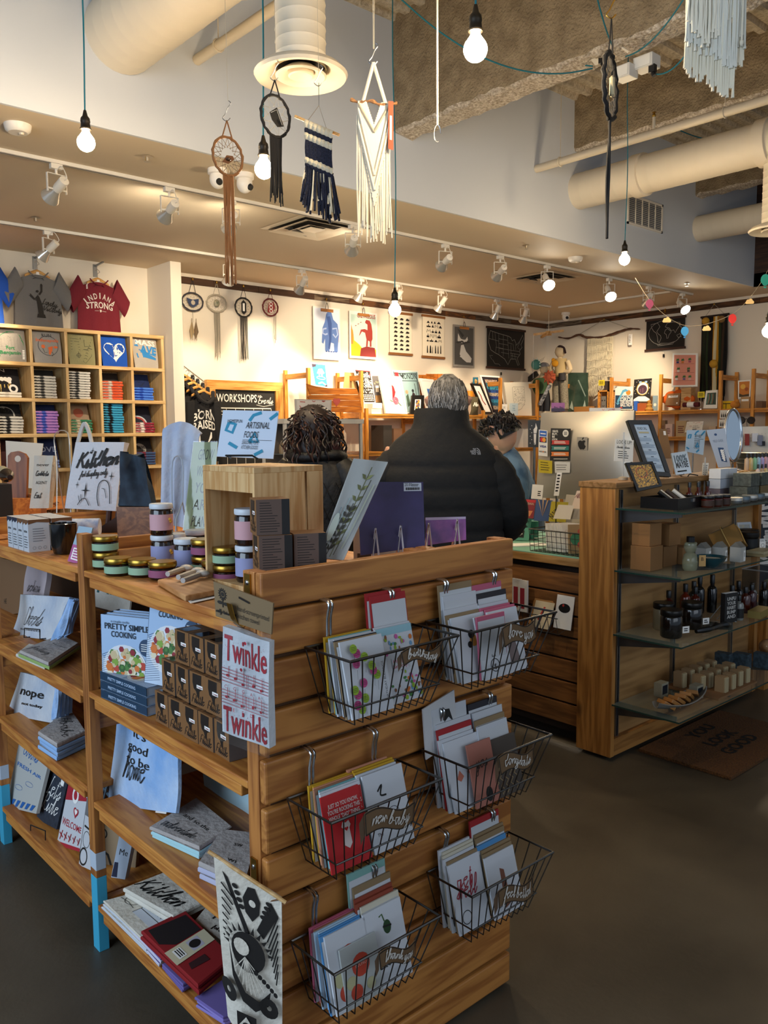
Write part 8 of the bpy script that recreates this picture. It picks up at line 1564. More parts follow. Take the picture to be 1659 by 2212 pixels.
# frittle boxes
KB=C('#7c542c',.8);KBD=C('#1c130d',.5)
def candy(c,rz,label,grp,big=0):
 s=.034 if not big else .037;h=.082 if not big else .078;t=thing('candy_box',label,'candy box',c,grp);M=RZ(c,rz);mb=MB(M).box(-s,s,-s,s,0,h,KB)
 for o_,u in(((-s-.0004,s,0),(0,-1,0)),((-s,-s-.0004,0),(1,0,0))):
  q=rectq(o_,u,2*s,h);p=PR(mb,*q,.0003)
  if big and u[0]:p.rect(0,0,1,1,C('#5e4b42',.8));p.rect(.76,0,1,1,BLACK);p.greek(.1,.7,.06,.94,12,C('#221a16',.7),.3,.5);continue
  if u[0]and not big:p.rect(0,0,1,1,C('#6d635e',.8));continue
  p.poly([(.2,.96),(.75,.96),(.72,.7),(.78,.55),(.6,.48),(.58,.3),(.48,.28),(.4,.45),(.25,.52),(.18,.7)],KBD);p.rect(.45,.56,.82,.66,PAPER);p.text('Creams',.635,.58,.0045,C('#8a1c1c',.6),p.w*.3,bold=.03);p.script('Frittle',.5,.1,p.w*.78,C('#20140c',.8),.0016,hx=.020)
 if not big:mb.add([(-s+.006,-s+.02,h+.0004),(s-.02,-s+.02,h+.0004),(s-.02,s-.01,h+.0004),(-s+.006,s-.01,h+.0004)],[(0,1,2,3)],C('#1a1512',.15))
 mb.obj('carton',t);return t
f0=at(396,1573,Z=ZA[1]+.001)
proto=None;y0=at(372,1560,Z=ZA[1]).y;x0=.963
for r_,(n_,off)in enumerate(((5,0),(4,.018),(3,.07))):
 for k in range(n_):
  c=(x0+.012*r_,y0-.073*k-off,ZA[1]+.001+.083*r_);lb=f'kraft candy box in the {("bottom", "middle", "top")[r_]} row of the stepped stack on the second shelf';g=f'{("bottom", "middle", "top")[r_]} row of candy boxes'
  if proto is None:proto=candy(V(c),0,lb,g)
  else:cp(proto,c,lb,g,rz=rad(-3+2*((k*7+r_)%4)))
DJ=C('#100c0a',.12,coat=.5);jp=None
for i,(x,y)in enumerate(((1.13,1.86),(1.21,1.80),(1.13,1.76),(1.22,1.90),(1.21,1.70),(1.13,1.66),(1.05,1.86),(1.30,1.84))):
 c=V((x,y,ZA[1]+.001))
 if jp is None:jp=jar(c,.037,.20,DJ,C('#2a241c',.4),'tall_jar','dark tall jar with a cream lid behind the candy boxes','jar','dark jars behind the candy boxes',C('#4a4a4a',.7),.12);MB().lathe([(.028,.2012),(.028,.2016)],C('#e6d6a4',.6),c,18).obj('lid_sticker',jp)
 else:cp(jp,c)
cloth('tea_towel','white tea towel with teal capital letters hung behind the cookbooks','tea towel',fq([(204,1310),(280,1330),(280,1262),(206,1252)],X=1.25),CRT,seq(T('PIA',.45,.55,.035,.7,C('#2a6a70',.8))),.003)
# twinkle towel pack and the banner
def a_head(p):
 k=C('#20180f',.8);p.ring(.15,.72,.05,.003,k);p.circ(.15,.72,.03,k)
 for i in range(14):a=2*pi*i/14;p.line([(.15+.05*cos(a),.72+.1*sin(a)*1.2),(.15+.075*cos(a),.72+.15*sin(a)*1.2)],.002,k);p.k-=.3
 p.line([(.15,.6),(.15,.34)],.0025,k);p.circ(.10,.46,.045,k,.05);p.circ(.205,.46,.045,k,.05);p.script('Sally Harmon Hall',.2,.16,p.w*.36,k,.0012);p.text('hand-screenprinted',.68,.40,.010,k,p.w*.54);p.text('kitchen towel',.6,.18,.010,k,p.w*.38);p.poly([(.44,.84),(.62,.78),(.62,.72),(.44,.78)],C('#1a100a',.9))
def a_twk(p):
 r=C('#b01c30',.75);p.text('Twinkle',.5,.70,.052,r,p.w*.92,bold=.012);p.text('Twinkle',.5,.03,.052,r,p.w*.92,bold=.012)
 for y0_ in(.50,.30):
  for i in range(5):p.line([(0,y0_+.03*i),(1,y0_+.03*i)],.0011,r);p.k-=.3
  for i,x in enumerate((.12,.28,.44,.68,.86)):p.circ(x,y0_+.04-.012*(i%3)+.02*(i<2),.026,r,n=10);p.line([(x+.025,y0_+.04),(x+.025,y0_+.15)],.0012,r)
  p.line([(.54,y0_),(.54,y0_+.12)],.0012,r)
 for i,s in enumerate('CGGAA'):p.text(s,.12+.18*i,.445,.007,r)
 for i,s in enumerate('FEEDD'):p.text(s,.12+.18*i,.245,.007,r)
 rn=random.Random(1)
 for i in range(60):p.circ(rn.uniform(.03,.97),rn.choice((rn.uniform(.64,.95),rn.uniform(.15,.24))),.006,r,n=5);p.k-=.33
 p.circ(.55,.93,.03,r);p.circ(.45,.665,.03,r)
t=thing('towel_pack','packaged red and white printed kitchen towel hanging from the corner post','towel pack',(.85,1.40,.75));TP=lambda pix:pq(pix,(-.93,-.36,0),V((.868,1.43,1.1)))
panel('header_card',None,None,TP([(466,1331),(586,1371),(590,1303),(461,1256)]),.004,C('#7a6446',.85),a_head,parent=t)
q=TP([(478,1581),(579,1619),(579,1388),(478,1354)]);tw=MB();n=(q[1]-q[0]).cross(q[3]-q[0]).normalized();tf=lambda u,v:(q[0]*(1-u)+q[1]*u)*(1-v)+(q[3]*(1-u)+q[2]*u)*v-n*.004+n*.002*sin(6*u+4*v)
tw.grid(tf,12,14,C('#d4d8de',.85,fuzz=60),.02);p=PR(tw,*q,.0005);p.map=tf;p.k=3;a_twk(p);tw.obj('towel',t)
q=TP([(474,1596),(586,1637),(588,1371),(466,1331)]);fb=MB();fb.grid(lambda u,v:(q[0]*(1-u)+q[1]*u)*(1-v)+(q[3]*(1-u)+q[2]*u)*v+n*(.006+.003*sin(9*u+2)*sin(7*v)),14,16,film(amt=.3,rough=.12));fb.obj('clear_sleeve',t)
t=thing('fabric_banner','cream cloth banner block-printed in black, hanging low on the corner post','banner',(.83,1.36,.2));BP=lambda pix:pq(pix,(-.80,-.60,0),V((.845,1.405,.4)))
q=BP([(492,2195),(606,2275),(606,1942),(464,1848)]);n=(q[1]-q[0]).cross(q[3]-q[0]).normalized();bf=lambda u,v:(q[0]*(1-u)+q[1]*u)*(1-v)+(q[3]*(1-u)+q[2]*u)*v+n*(.006*sin(3*u+2*v)+.012*(1-v)*sin(5*u))+V((0,0,.002*sin(60*u)*(v<.02)))
def a_ban(p):
 k=C('#16120f',.85);z=p.poly
 z([(.12,.95),(.2,.93),(.52,.66),(.46,.64)],k);z([(.84,.92),(.95,.86),(.72,.66),(.62,.7)],k);z([(.42,.86),(.5,.94),(.6,.95),(.68,.88),(.66,.8),(.56,.74),(.46,.78)],k);p.circ(.56,.85,.05,CRT)
 for s in(-1,1):
  for i in range(4):p.circ(.56+s*(.16+.03*i),.80+.035*i,.045,k,.014)
 for i in range(8):p.line([(.1,.88-.045*i),(.1+.1*(8-i)/4,.82-.035*i)],.004,k);p.line([(.95,.86-.05*i),(.78+.02*i,.66-.035*i)],.003,k)
 for i in range(11):a=pi*(.05+.95*i/10);z([(.5+.30*cos(a-.1),.56+.11*sin(a-.1)),(.5+.30*cos(a+.1),.56+.11*sin(a+.1)),(.5+.40*cos(a),.56+.16*sin(a))],k)
 z([(.5+.26*cos(2*pi*i/20),.55+.12*sin(2*pi*i/20))for i in range(20)],k);z([(.4+.12*cos(2*pi*i/14),.57+.05*sin(2*pi*i/14))for i in range(14)],CRT)
 z([(.2,.56),(.28,.40),(.45,.30),(.66,.27),(.84,.36),(.80,.26),(.6,.2),(.4,.24),(.24,.36)],k)
 for i in range(9):p.line([(.46,.52),(.28+.065*i,.42-.12*sin(pi*i/9))],.002,CRT)
 for i in range(6):p.circ(.62+.06*i,.45-.018*i,.035,k,.016)
 for sx in(.16,.82):
  for i in range(5):p.ring(sx,.26,.05+.022*i,.0035,k,14)
 z([(.30,.02),(.62,.02),(.62,.17),(.30,.17)],k);z([(.46,.03),(.58,.095),(.46,.16),(.34,.095)],CRT);p.ring(.46,.095,.06,.003,k)
mb=MB();mb.grid(bf,12,18,CRT,.002);p=PR(mb,*q,.0005);p.map=bf;p.k=3;a_ban(p);mb.obj('cloth',t)
a,b=q[3].lerp(q[2],-.10),q[3].lerp(q[2],1.08);MB().tube([a,b],.004,wood('#d8b27c','#b98c50',0,1,.6),8).obj('dowel',t);MB().tube([q[3],V((.866,1.43,.535)),q[2]],.0018,C('#6a4424',.8),5).obj('cord',t)
# -- unit B, left
cloth('tea_towel','white and blue cheers tea towel standing on a black wire easel','tea towel',fq([(26,1372),(118,1384),(153,1290),(44,1284)],ZB[1]),LIN,seq(SC('Cheers',.42,.3,.42,.003),T('to sweets',.42,.16,.009,.5)),.006,.01)
for i in range(3):cloth('tea_towel','blue edge of a folded towel behind the cheers towel','tea towel',fq([(112+11*i,1384-2*i),(134+10*i,1372-2*i),(160+5*i,1298),(146+6*i,1291)],X=.99+.03*i,lean=.1,dy=-.3),LINB,None,.006,.008,'towels behind the cheers towel')
q=fq([(52,1377),(86,1380),(86,1360),(53,1357)],X=.925,lean=0);MB().tube([q[0]+V((.02,0,-.002)),q[0],q[3],q[2],q[1],q[1]+V((.02,0,-.002))],.002,BLACK,5).obj('wire_easel',None,'black wire easel foot holding the cheers towel','easel')
flat('tea_towel','folded grey and green tea towel with small script on the second shelf','tea towel',[(40,1405),(108,1432),(172,1388),(130,1370)],ZB[1]+.014,.024,GRYT,seq(T('but I think',.6,.6,.009,.5),SC('falling',.4,.2,.6,.0018)),2,C('#8fa860',.9))
flat('tea_towel','cream folded tea towel under the grey and green one','tea towel',[(34,1412),(95,1440),(150,1410),(60,1390)],ZB[1],.013,CRT,None,1)
q=fq([(0,1330),(62,1322),(66,1222),(0,1205)],X=1.1);panel('kraft_tote','kraft coloured paper tote at the far left under the top shelf','bag',q,.03,C('#7a5a3c',.85),lambda p:p.text('HE',.2,.2,.02,INK))
cloth('tea_towel','lilac pinkish tea towel with tall script rolled behind the cheers towel','tea towel',fq([(48,1290),(96,1292),(100,1230),(60,1218)],X=1.08),mottled('#a3989e','#b8a8a8',5,.9),SC('Serious',.5,.2,.6,.002),.003,.02)
q=fq([(18,1544),(112,1562),(122,1470),(42,1452)],ZB[2]);cloth('tea_towel','pale blue towel lettered nope not today on the third shelf','tea towel',q,LIN,seq(T('nope',.46,.52,.030,.62,bold=.015),T('not today',.52,.3,.010,.5,bold=.02)),.004,.008)
for i in range(4):cloth('tea_towel','blue towel edge in the row behind the nope towel','tea towel',fq([(112+9*i,1556-3*i),(121+9*i,1550-3*i),(128+9*i,1466-2*i),(119+9*i,1470-2*i)],X=.97+.02*i,lean=.1,dy=-.2),LINB,None,.003,.012,'towels behind the nope towel')
flat('tea_towel','thick stack of grey folded towels with a hashtag script on the third shelf','tea towel',[(82,1580),(122,1607),(186,1578),(150,1530)],ZB[2],.06,GRYT,SC('#babe',.5,.45,.75,.003,rot=-.4),4,BLE)
def bag(pix,label,m,art,X=None):q=fq(pix,ZB[3]);panel('packaged_towel',label,'tea towel',q,.012,m,art);n=(q[1]-q[0]).cross(q[3]-q[0]).normalized()
BL=C('#1f5fa8',.8);bag([(12,1742),(78,1758),(104,1652),(42,1600)],'packaged towel with blue fresh air lettering on the bottom shelf',C('#b9b9b4',.6),lambda p:(p.text('of',.5,.78,.010,BL),p.text('FRESH AIR',.5,.66,.013,BL,p.w*.8,bold=.015),p.script('Colors',.45,.88,p.w*.5,BL,.003),[p.ring(.3+.3*i,.35+.12*i,.12,.0012,BL,ry=.04)for i in range(2)],[p.poly([(.15+.16*i,.04),(.22+.16*i,.04),(.30+.16*i,.15),(.2+.16*i,.15)],BL)for i in range(5)]))
bag([(78,1768),(122,1792),(146,1690),(108,1655)],'charcoal packaged towel lettered lets ride in white',mottled('#1d2430','#2c3442',60,.8),lambda p:(p.script("Let's",.5,.55,p.w*.7,PAPER,.0035),p.script('Ride',.5,.25,p.w*.75,PAPER,.0035),p.rect(.7,.86,.86,.96,PAPER)))
RD=C('#a81c2c',.8);bag([(122,1825),(172,1840),(188,1722),(152,1676)],'white and red welcome towel on the bottom shelf',C('#c9cbcf',.7),lambda p:(p.rect(0,0,1,.06,RD),p.text('WELCOME',.5,.32,.022,RD,p.w*.9,bold=.01),p.poly([(0,.66),(1,.92),(1,.98),(0,.98)],RD),p.circ(.45,.84,.16,PAPER),p.circ(.45,.84,.09,RD),heart(p,.6,.6,.12,RD),heart(p,.6,.61,.07,PAPER),[p.line([(.1+.2*i,.1),(.16+.2*i,.24)],.004,RD)for i in range(5)],[p.line([(.05+.2*i,.2),(.22+.18*i,.14)],.003,RD)for i in range(5)]))
bag([(170,1868),(196,1880),(205,1775),(184,1760)],'white packaged towel with black loops half behind the blue-footed post',C('#c6c8cc',.6),lambda p:(p.ring(.4,.55,.3,.002,INK),p.ring(.3,.2,.3,.006,INK),p.line([(.1,.8),(.9,.76)],.006,INK)))
panel('kraft_tote','kraft tote with black curls standing behind the mint-footed post','bag',pq([(208,1892),(290,1905),(300,1785),(206,1765)],(-.8,-.6,.05),V((1.08,2.40,.152))),.02,C('#9a8264',.85),lambda p:(p.ring(.15,.75,.12,.004,INK),p.line([(.05,.5),(.3,.4),(.42,.15)],.008,INK),[p.line([(.55,.95-.03*i),(.85,.95-.03*i)],.003,INK)for i in range(4)]))
q=pq([(240,1895),(270,1900),(292,1790),(262,1782)],(-.85,-.5,.05),V((1.0,2.36,.152)));panel('packaged_towel','white and navy packaged towel leaning on the kraft tote','tea towel',q,.02,C('#b9c6d6',.4),lambda p:(p.text('Me',.55,.45,.02,INK,p.w*.6),p.poly([(.3,.95),(.9,.95),(.7,.7)],C('#1a2440',.7)),p.poly([(.02,.02),(.4,.02),(.3,.3),(.05,.3)],C('#1a2440',.7))))
q=fq([(66,1800),(98,1815),(98,1795),(66,1782)],X=.915,lean=0);MB().tube([q[0]+V((.03,0,-.002)),q[0],q[3],q[2],q[1]],.002,BLACK,5).obj('wire_easel',None,'black wire easel foot below the charcoal towel','easel')
# -- on top of the island
ZT=1.139;GOLD=C('#a8873a',.3,1.0);JB=C('#1a0c08',.12,coat=.5);GRL=C('#8fae90',.7);PUL=C('#8a4a6a',.7);PKL=C('#c79aa0',.7);LVL=C('#8f94bc',.7);PEL=C('#cf9f86',.7)
def sj(x,y,lv,lab,label,dz=0):c=at(x,y,Z=ZT+.001);c.z+=lv*.0465;return jar(c,.0365,.046,JB,GOLD,'jam_jar',label,'jar',None,lab,.32)
for x,y,lv,lb,s in((229,1226,0,GRL,'green labelled small jar under another, beside the short post'),(229,1226,1,GRL,'green labelled small jar on top of the pair beside the short post'),(290,1212,0,GRL,'rear small gold lidded jar, only its lid showing'),(256,1240,0,GRL,'green labelled small jar in front of the left pair'),(308,1243,0,GRL,'green labelled small jar left of the purple labelled one'),(352,1249,0,PUL,'purple labelled small jar behind the wooden spoons'),(443,1236,0,GRL,'green labelled small jar under the purple one'),(443,1236,1,PUL,'purple labelled small jar stacked on a green one'),(466,1246,0,PUL,'purple labelled small jar squeezed in the middle of the right group'),(492,1257,0,PUL,'purple labelled small jar at the front of the right group'),(492,1257,1,GRL,'green labelled small jar stacked at the front of the right group')):sj(x,y,lv,lb,s)
def tj(x,y,lv,lab,label,z=ZT+.001):
 c=at(x,y,Z=z);c.z+=lv*.0905;t=jar(c,.0325,.09,JB,C('#c9d0d8',.4),'honey_jar',label,'jar',None,lab,.16);a=atan2(-c.y,-c.x)
 for k,dz in enumerate((.046,.040)):MB().ell(c+V((.033*cos(a+.75+.1*k),.033*sin(a+.75+.1*k),dz)),.005,C('#c9922c',.6),8,6).obj('printed_fruit',t)
for x,y,lv,lb,s in((352,1222,0,LVL,'lavender labelled tall jar under the pink one'),(352,1222,1,PKL,'pink labelled tall jar on top of the white lidded group'),(378,1218,0,PEL,'peach labelled tall jar in the white lidded group'),(403,1232,0,LVL,'lavender labelled tall jar at the front of the white lidded group'),(425,1208,0,LVL,'rear tall white lidded jar by the pine crate')):tj(x,y,lv,lb,s)
# cutting board, spoons, tag
CB=[at(x,y,Z=ZT+.015)for x,y in((340,1252),(400,1287),(480,1272),(440,1232))];mb=MB();lo_=[V((p.x,p.y,ZT+.001))for p in CB];mb.add(lo_+CB,[(3,2,1,0),(4,5,6,7)]+[(i,(i+1)%4,4+(i+1)%4,4+i)for i in range(4)],wood('#c99460','#a8703c',1,.8,.5));mb.obj('cutting_board',None,'small wooden cutting board under the ceramic spoons','cutting board',bevel=.003)
for k,(a,b)in enumerate((((362,1240),(405,1226)),((385,1247),(430,1232)),((395,1254),(440,1238)))):
 p0=at(*a,Z=ZT+.026);p1=at(*b,Z=ZT+.028);d=(p1-p0);t=thing('ceramic_spoon',('rear','middle','front')[k]+' of the three tied grey ceramic spoons','spoon',p0);MB().tube([p0,p0+d*.5,p0+d*.75],[.007,.008,.007],C('#a39c96',.5),8).obj('handle',t);MB().ell(p0+d*.95,(.017,.021,.009),C('#b3aca4',.4),12,8).obj('bowl',t)
panel('swing_tag','white printed tag hanging over the shelf edge by the spoons','tag',[at(x,y,Z=ZT+.002)for x,y in((412,1303),(470,1290),(460,1266),(388,1279))],.0008,PAPER,lambda p:p.greek(.08,.95,.1,.9,8,INK,.4,.05))
# candy boxes and crate
for x,y,lv,sl in((532,1240,0,'large kraft candy box at the bottom, behind the corner post'),(640,1262,0,'large kraft candy box at the bottom, hidden behind the end boards'),(572,1192,1,'large kraft candy box with printed sides, lower left of the raised trio'),(646,1187,1,'large kraft candy box with printed sides, lower right of the raised trio'),(566,1115,2,'large kraft candy box on top of the raised trio')):
 z=ZT+.001+.0785*lv;c=at(572 if not lv and x<600 else(646 if not lv else x),1192 if not lv else y,Z=ZT+.0795+.039+.0785*max(0,lv-1));c.z=z;c.y=max(c.y,1.50);c.x+=.02;candy(c,rad(-22),sl,None,1)
t=thing('pine_crate','pale pine crate standing on end with honey jars inside','crate',(1.12,1.80,ZT));cx0,cy0,cw,cd,ch=.985,1.70,.235,.20,.30;M=RZ((1.15,1.83,ZT+.001),rad(0));
for nm,b in(('end_board',(.0,cd,0,cw,ch-.014,ch)),('end_board',(0,cd,0,cw,0,.014)),('side_slat',(0,.145,0,.009,.014,ch-.014)),('side_slat',(.153,cd,0,.009,.014,ch-.014)),('side_slat',(0,.145,cw-.009,cw,.014,ch-.014)),('side_slat',(.153,cd,cw-.009,cw,.014,ch-.014)),('back_slat',(cd-.009,cd,.009,.125,.014,ch-.014)),('back_slat',(cd-.009,cd,.135,cw-.009,.014,ch-.014)),('front_rail',(0,.012,.009,cw-.009,ch-.06,ch-.014))):MB(Mx.Translation((1.05,1.63,ZT+.001))).box(*b,RAW).obj(nm,t,bevel=.001)
for x,y,lv,lb,s in((1.10,1.74,0,LVL,'lavender labelled tall jar inside the pine crate'),(1.10,1.74,1,PKL,'pink labelled tall jar inside the pine crate')):c=V((x,y,ZT+.016+.0905*lv));jar(c,.0325,.09,JB,C('#c9d0d8',.4),'honey_jar',s,'jar',None,lb,.16)
q=pq([(468,986),(590,991),(602,888),(482,886)],(-.72,-.69,.2),V((1.10,1.74,ZT+.29)));t=thing('shop_sign','pale blue artisinal foods sign on a black easel on the pine crate','sign',(q[0]+q[1])/2)
def a_art(p):
 b=C('#1f86a8',.6);p.line([(.14,.74),(.26,.70),(.22,.52),(.10,.57),(.14,.74)],.008,b);p.line([(.5,.78),(.56,.9),(.7,.96)],.008,b);p.line([(.86,.82),(.99,.95)],.008,b);p.line([(.18,.3),(.34,.2)],.008,b);p.line([(.66,.06),(.8,.16)],.008,b);p.line([(.54,.34),(.62,.52),(.7,.34),(.54,.34)],.007,b)
 p.text('HOMESPUN',.24,.735,.008,INK,p.w*.26);p.text('ARTISINAL',.66,.62,.016,INK,p.w*.42,shear=.1);p.text('FOODS',.56,.42,.016,INK,p.w*.25,shear=.1);p.rect(.42,.37,.94,.377,INK);p.text('SEASONAL ITEMS',.56,.28,.009,INK,p.w*.29,shear=.1);p.text('KITCHEN GOODS',.56,.18,.009,INK,p.w*.29,shear=.1)
panel('sign_card',None,None,q,.004,C('#c3cfe0',.6),a_art,parent=t);e=[at(x,y,n=V((-.72,-.69,.2)).normalized(),p=V((1.06,1.70,ZT+.29)))for x,y in((500,990),(488,984),(545,984),(558,992))];MB().tube(e,.0025,BLACK,5).tube([e[1],q[0].lerp(q[1],.2)+V((.06,.06,-.005))],.0025,BLACK,5).obj('easel',t)
# prints in clear sleeves
def sleeve(name,label,pix,base,n,m,art,th=.004):
 q=pq(pix,n,base);t=thing(name,label,'print',(q[0]+q[1])/2);panel('print_sheet',None,None,q,th,m,art,parent=t);nn=(q[1]-q[0]).cross(q[3]-q[0]).normalized();c=sum(q,V())/4
 mb=MB();qq=[c+(p-c)*1.02+nn*.002 for p in q];mb.grid(lambda u,v:(qq[0]*(1-u)+qq[1]*u)*(1-v)+(qq[3]*(1-u)+qq[2]*u)*v+nn*.0015*sin(8*u+5*v),8,10,film(amt=.2));mb.obj('clear_sleeve',t)
sleeve('art_print','green print lettered grow where you are planted in a clear sleeve behind the crate',[(393,1165),(455,1170),(470,955),(418,955)],at(425,1195,Z=ZT+.002),(-.72,-.69,.12),mottled('#8a9868','#a8b080',12,.7),lambda p:[p.text(s,.56,.82-.17*i,.034,C('#3a3a22',.7),p.w*.62,shear=.1)for i,s in enumerate(('GROW','WHERE','YOU','ARE','PLANT'))])
def a_leaf(p):
 rn=random.Random(2)
 for bx_,by_,tx,ty,c,n_ in((.55,.04,.75,.8,'#5a5a44',0),(.45,.02,.62,.93,'#7d8050',7),(.3,.02,.52,.55,'#39362f',7),(.2,.05,.35,.6,'#8a9a98',0),(.75,.1,.9,.75,'#a3a68a',0),(.12,.1,.2,.5,'#6a7a80',0)):
  g=C(c,.7);p.line([(bx_,by_),((bx_+tx)/2+.02,(by_+ty)/2),(tx,ty)],.0018,g)
  for i in range(n_):
   u=.12+.85*i/n_;x,y=bx_+(tx-bx_)*u,by_+(ty-by_)*u
   for sg in(-1,1):p.poly([(x,y),(x+sg*.10,y+.015),(x+sg*.17,y+.06),(x+sg*.06,y+.05)],g)
 p.circ(.18,.3,.12,C('#b8c0b4',.7),.14)
sleeve('art_print','tall white botanical print in a shiny sleeve leaning over the end boards',[(684,1205),(742,1210),(838,998),(764,990)],V((1.13,1.47,1.16)),(-.62,-.72,.42),C('#cfd0cc',.6),a_leaf,.006)
PV=mottled('#2a2244','#3a3060',9,.6)
q=pq([(779,1200),(918,1180),(914,1041),(772,1041)],(-.55,-.82,.2),V((1.36,1.50,1.15)));panel('back_board','deep purple print turned back to front with a white price sticker','print',q,.006,PV,lambda p:(p.rect(.70,.86,.97,.985,C('#b9bcc6',.6)),p.text('20.00',.77,.935,.008,INK,p.w*.11),p.greek(.82,.95,.93,.97,2,INK),[p.rect(.73+.012*i,.875,.736+.012*i+.004*(i%3==0),.915,INK)for i in range(18)]))
q2=pq([(921,1178),(1007,1166),(1006,1116),(919,1118)],(-.55,-.82,.2),V((1.55,1.50,1.15)));panel('galaxy_print','small violet cloudy print at the right end of the island top','print',q2,.006,mottled('#3a1f6a','#a85aa8',9,.4,det=6),lambda p:p.rect(0,.9,1,1,C('#b8a8c4',.5)))
for i,(x,y)in enumerate(((812,1190),(866,1184),(927,1176),(988,1168))):c=pq([(x,y)]*1,(-.55,-.82,.2),V((1.36 if i<2 else 1.55,1.485,1.15)))[0];MB().tube([c+V((-.012,0,-.03)),c+V((0,0,.055)),c+V((.012,0,-.03))],.0028,C('#c9c6cc',.4),6).tube([c+V((0,0,.055)),c+V((.03,.05,-.03))],.0028,C('#c9c6cc',.4),6).obj('plate_stand',None,('first','second','third','fourth')[i]+' white wire stand from the left behind the end boards','stand')
for k in range(4):o=at(652+9*k,1140,D=2.35+.02*k);panel('boxed_card','cream boxed card standing between the crate and the botanical print','card',rectq((1.42+.014*k,1.72-.008*k,ZT+.001),(.8,-.6,0),.10,.13,.06),.008,C('#b9b3a4',.7),lambda p:p.rect(.1,.1,.5,.4,C('#4a4238',.6)),'boxed cards by the crate')
# towel on a wire stand
q=pq([(348,1130),(404,1142),(432,915),(352,905)],(-.76,-.65,.08),at(385,1170,Z=ZT+.03));t=thing('hanging_towel','white blue-shaded towel draped tall over a wire plate stand','towel',(q[0]+q[1])/2)
n=(q[1]-q[0]).cross(q[3]-q[0]).normalized();tf2=lambda u,v:(q[0]*(1-u)+q[1]*u)*(1-v)+(q[3]*(1-u)+q[2]*u)*v+n*(.008*sin(5*u+1)*(1-.4*v)+.004*sin(17*u)-.03*max(0,v-.9)**1.2*8)-V((0,0,.03*(max(0,v-.85)/.15)**2*(2*u-1)**2))
MB().grid(tf2,20,16,mottled('#9aa8c4','#c6c9d0',4,.9,bump=.2,bsc=50),.01).obj('cloth',t);e=[at(x,y,n=V((-.76,-.65,.08)).normalized(),p=q[0]+n*.018)for x,y in((372,1090),(373,997),(393,995),(394,1085))];mb=MB().tube(spline(e,4),.0022,C('#b9c2cc',.35,.6),6)  # bluish daylight shade on the white towel is put into its cloth colour
for s in(0,3):mb.tube([e[s],e[s]+V((-.04,-.03,-.05)),V((e[s].x-.06,e[s].y-.05,ZT+.004))],.0022,C('#b9c2cc',.35,.6),6).tube([e[s],V((e[s].x+.05,e[s].y+.05,ZT+.004))],.0022,C('#b9c2cc',.35,.6),6)
mb.obj('wire_stand',t)
# -- unit B top
WK=C('#2e1a12',.6);c=at(255,1150,Z=ZT+.002);u=V((.82,-.57,0)).normalized();t=thing('straw_holder','dark wedge-shaped wooden holder with bagged straws','holder',c);wy=u.cross(V((0,0,1)))
wf=lambda x,z,d:c+u*x+V((0,0,z))-wy*d
for d0,d1 in((0,.006),(.064,.07)):mb=MB();mb.prism([(-.085,0),(.075,0),(.075,.11),(-.085,.01)],d0,d1,WK,lambda a,b,d:wf(a,b,d));mb.obj('side',t)
mb=MB();mb.prism([(-.085,0),(.075,0),(.075,.005),(-.085,.005)],.006,.064,WK,lambda a,b,d:wf(a,b,d));mb.prism([(.07,.0),(.076,.0),(.076,.11),(.07,.11)],0,.07,WK,lambda a,b,d:wf(a,b,d));mb.obj('base',t)
for i in range(4):a=wf(-.045+.035*i,.012,.035);MB().tube([a,a+u*.02+V((0,0,.17-.02*(i>1)))],[.012,.010],(C('#4a3028',.4),C('#4a3028',.4),C('#b9b3aa',.3),C('#b9b3aa',.3))[i],8).obj('straw_bundle',None,('first brown','second brown','first white','second white')[i]+' bagged straw bundle in the dark wedge holder','straws')
q=pq([(253,1092),(330,1094),(312,990),(262,975)],(-.72,-.69,.1),at(300,1160,Z=ZT+.03));cloth('denim_pouch','dark denim pouch folded over on a wooden block','pouch',q,mottled('#1a2430','#2a3a48',20,.85),None,.012,.03);c=(q[0]+q[1])/2
MB(RZ((c.x+.03,c.y+.02,ZT+.001),rad(-45))).box(-.07,.07,-.04,.04,0,max(.02,c.z-ZT-.004),wood('#8a5a34','#6a4022',0,1,.5)).obj('wood_block',None,'brown wooden block under the denim pouch','block')
a,b=at(206,1186,Z=ZT+.02),at(334,1186,Z=ZT+.02);a=V((1.05,2.27,ZT+.001));MB().box(.945,1.34,2.262,2.284,ZT+.001,ZT+.05,wood('#c98f54','#a8703a',0,.8,.5)).obj('wood_rail',None,'low wooden rail dividing the island top beside the short post','rail')
q=pq([(140,1098),(250,1104),(268,955),(163,955)],(-.74,-.67,.1),at(195,1140,Z=ZT+.02));t=thing('tote_bag','white tote printed kitchen for display only with stars and a line drawn figure','tote bag',(q[0]+q[1])/2);n=(q[1]-q[0]).cross(q[3]-q[0]).normalized()
tb=lambda u,v:(q[0]*(1-u)+q[1]*u)*(1-v)+(q[3]*(1-u)+q[2]*u)*v+n*(.014*sin(pi*u)*sin(pi*v)+.003*sin(7*u+4*v))
def star(p,x,y,s):k=INK;p.poly([(x-s*.12,y),(x,y-s),(x+s*.12,y),(x,y+s)],k);p.poly([(x-s*.7,y),(x,y-s*.1),(x+s*.7,y),(x,y+s*.1)],k)
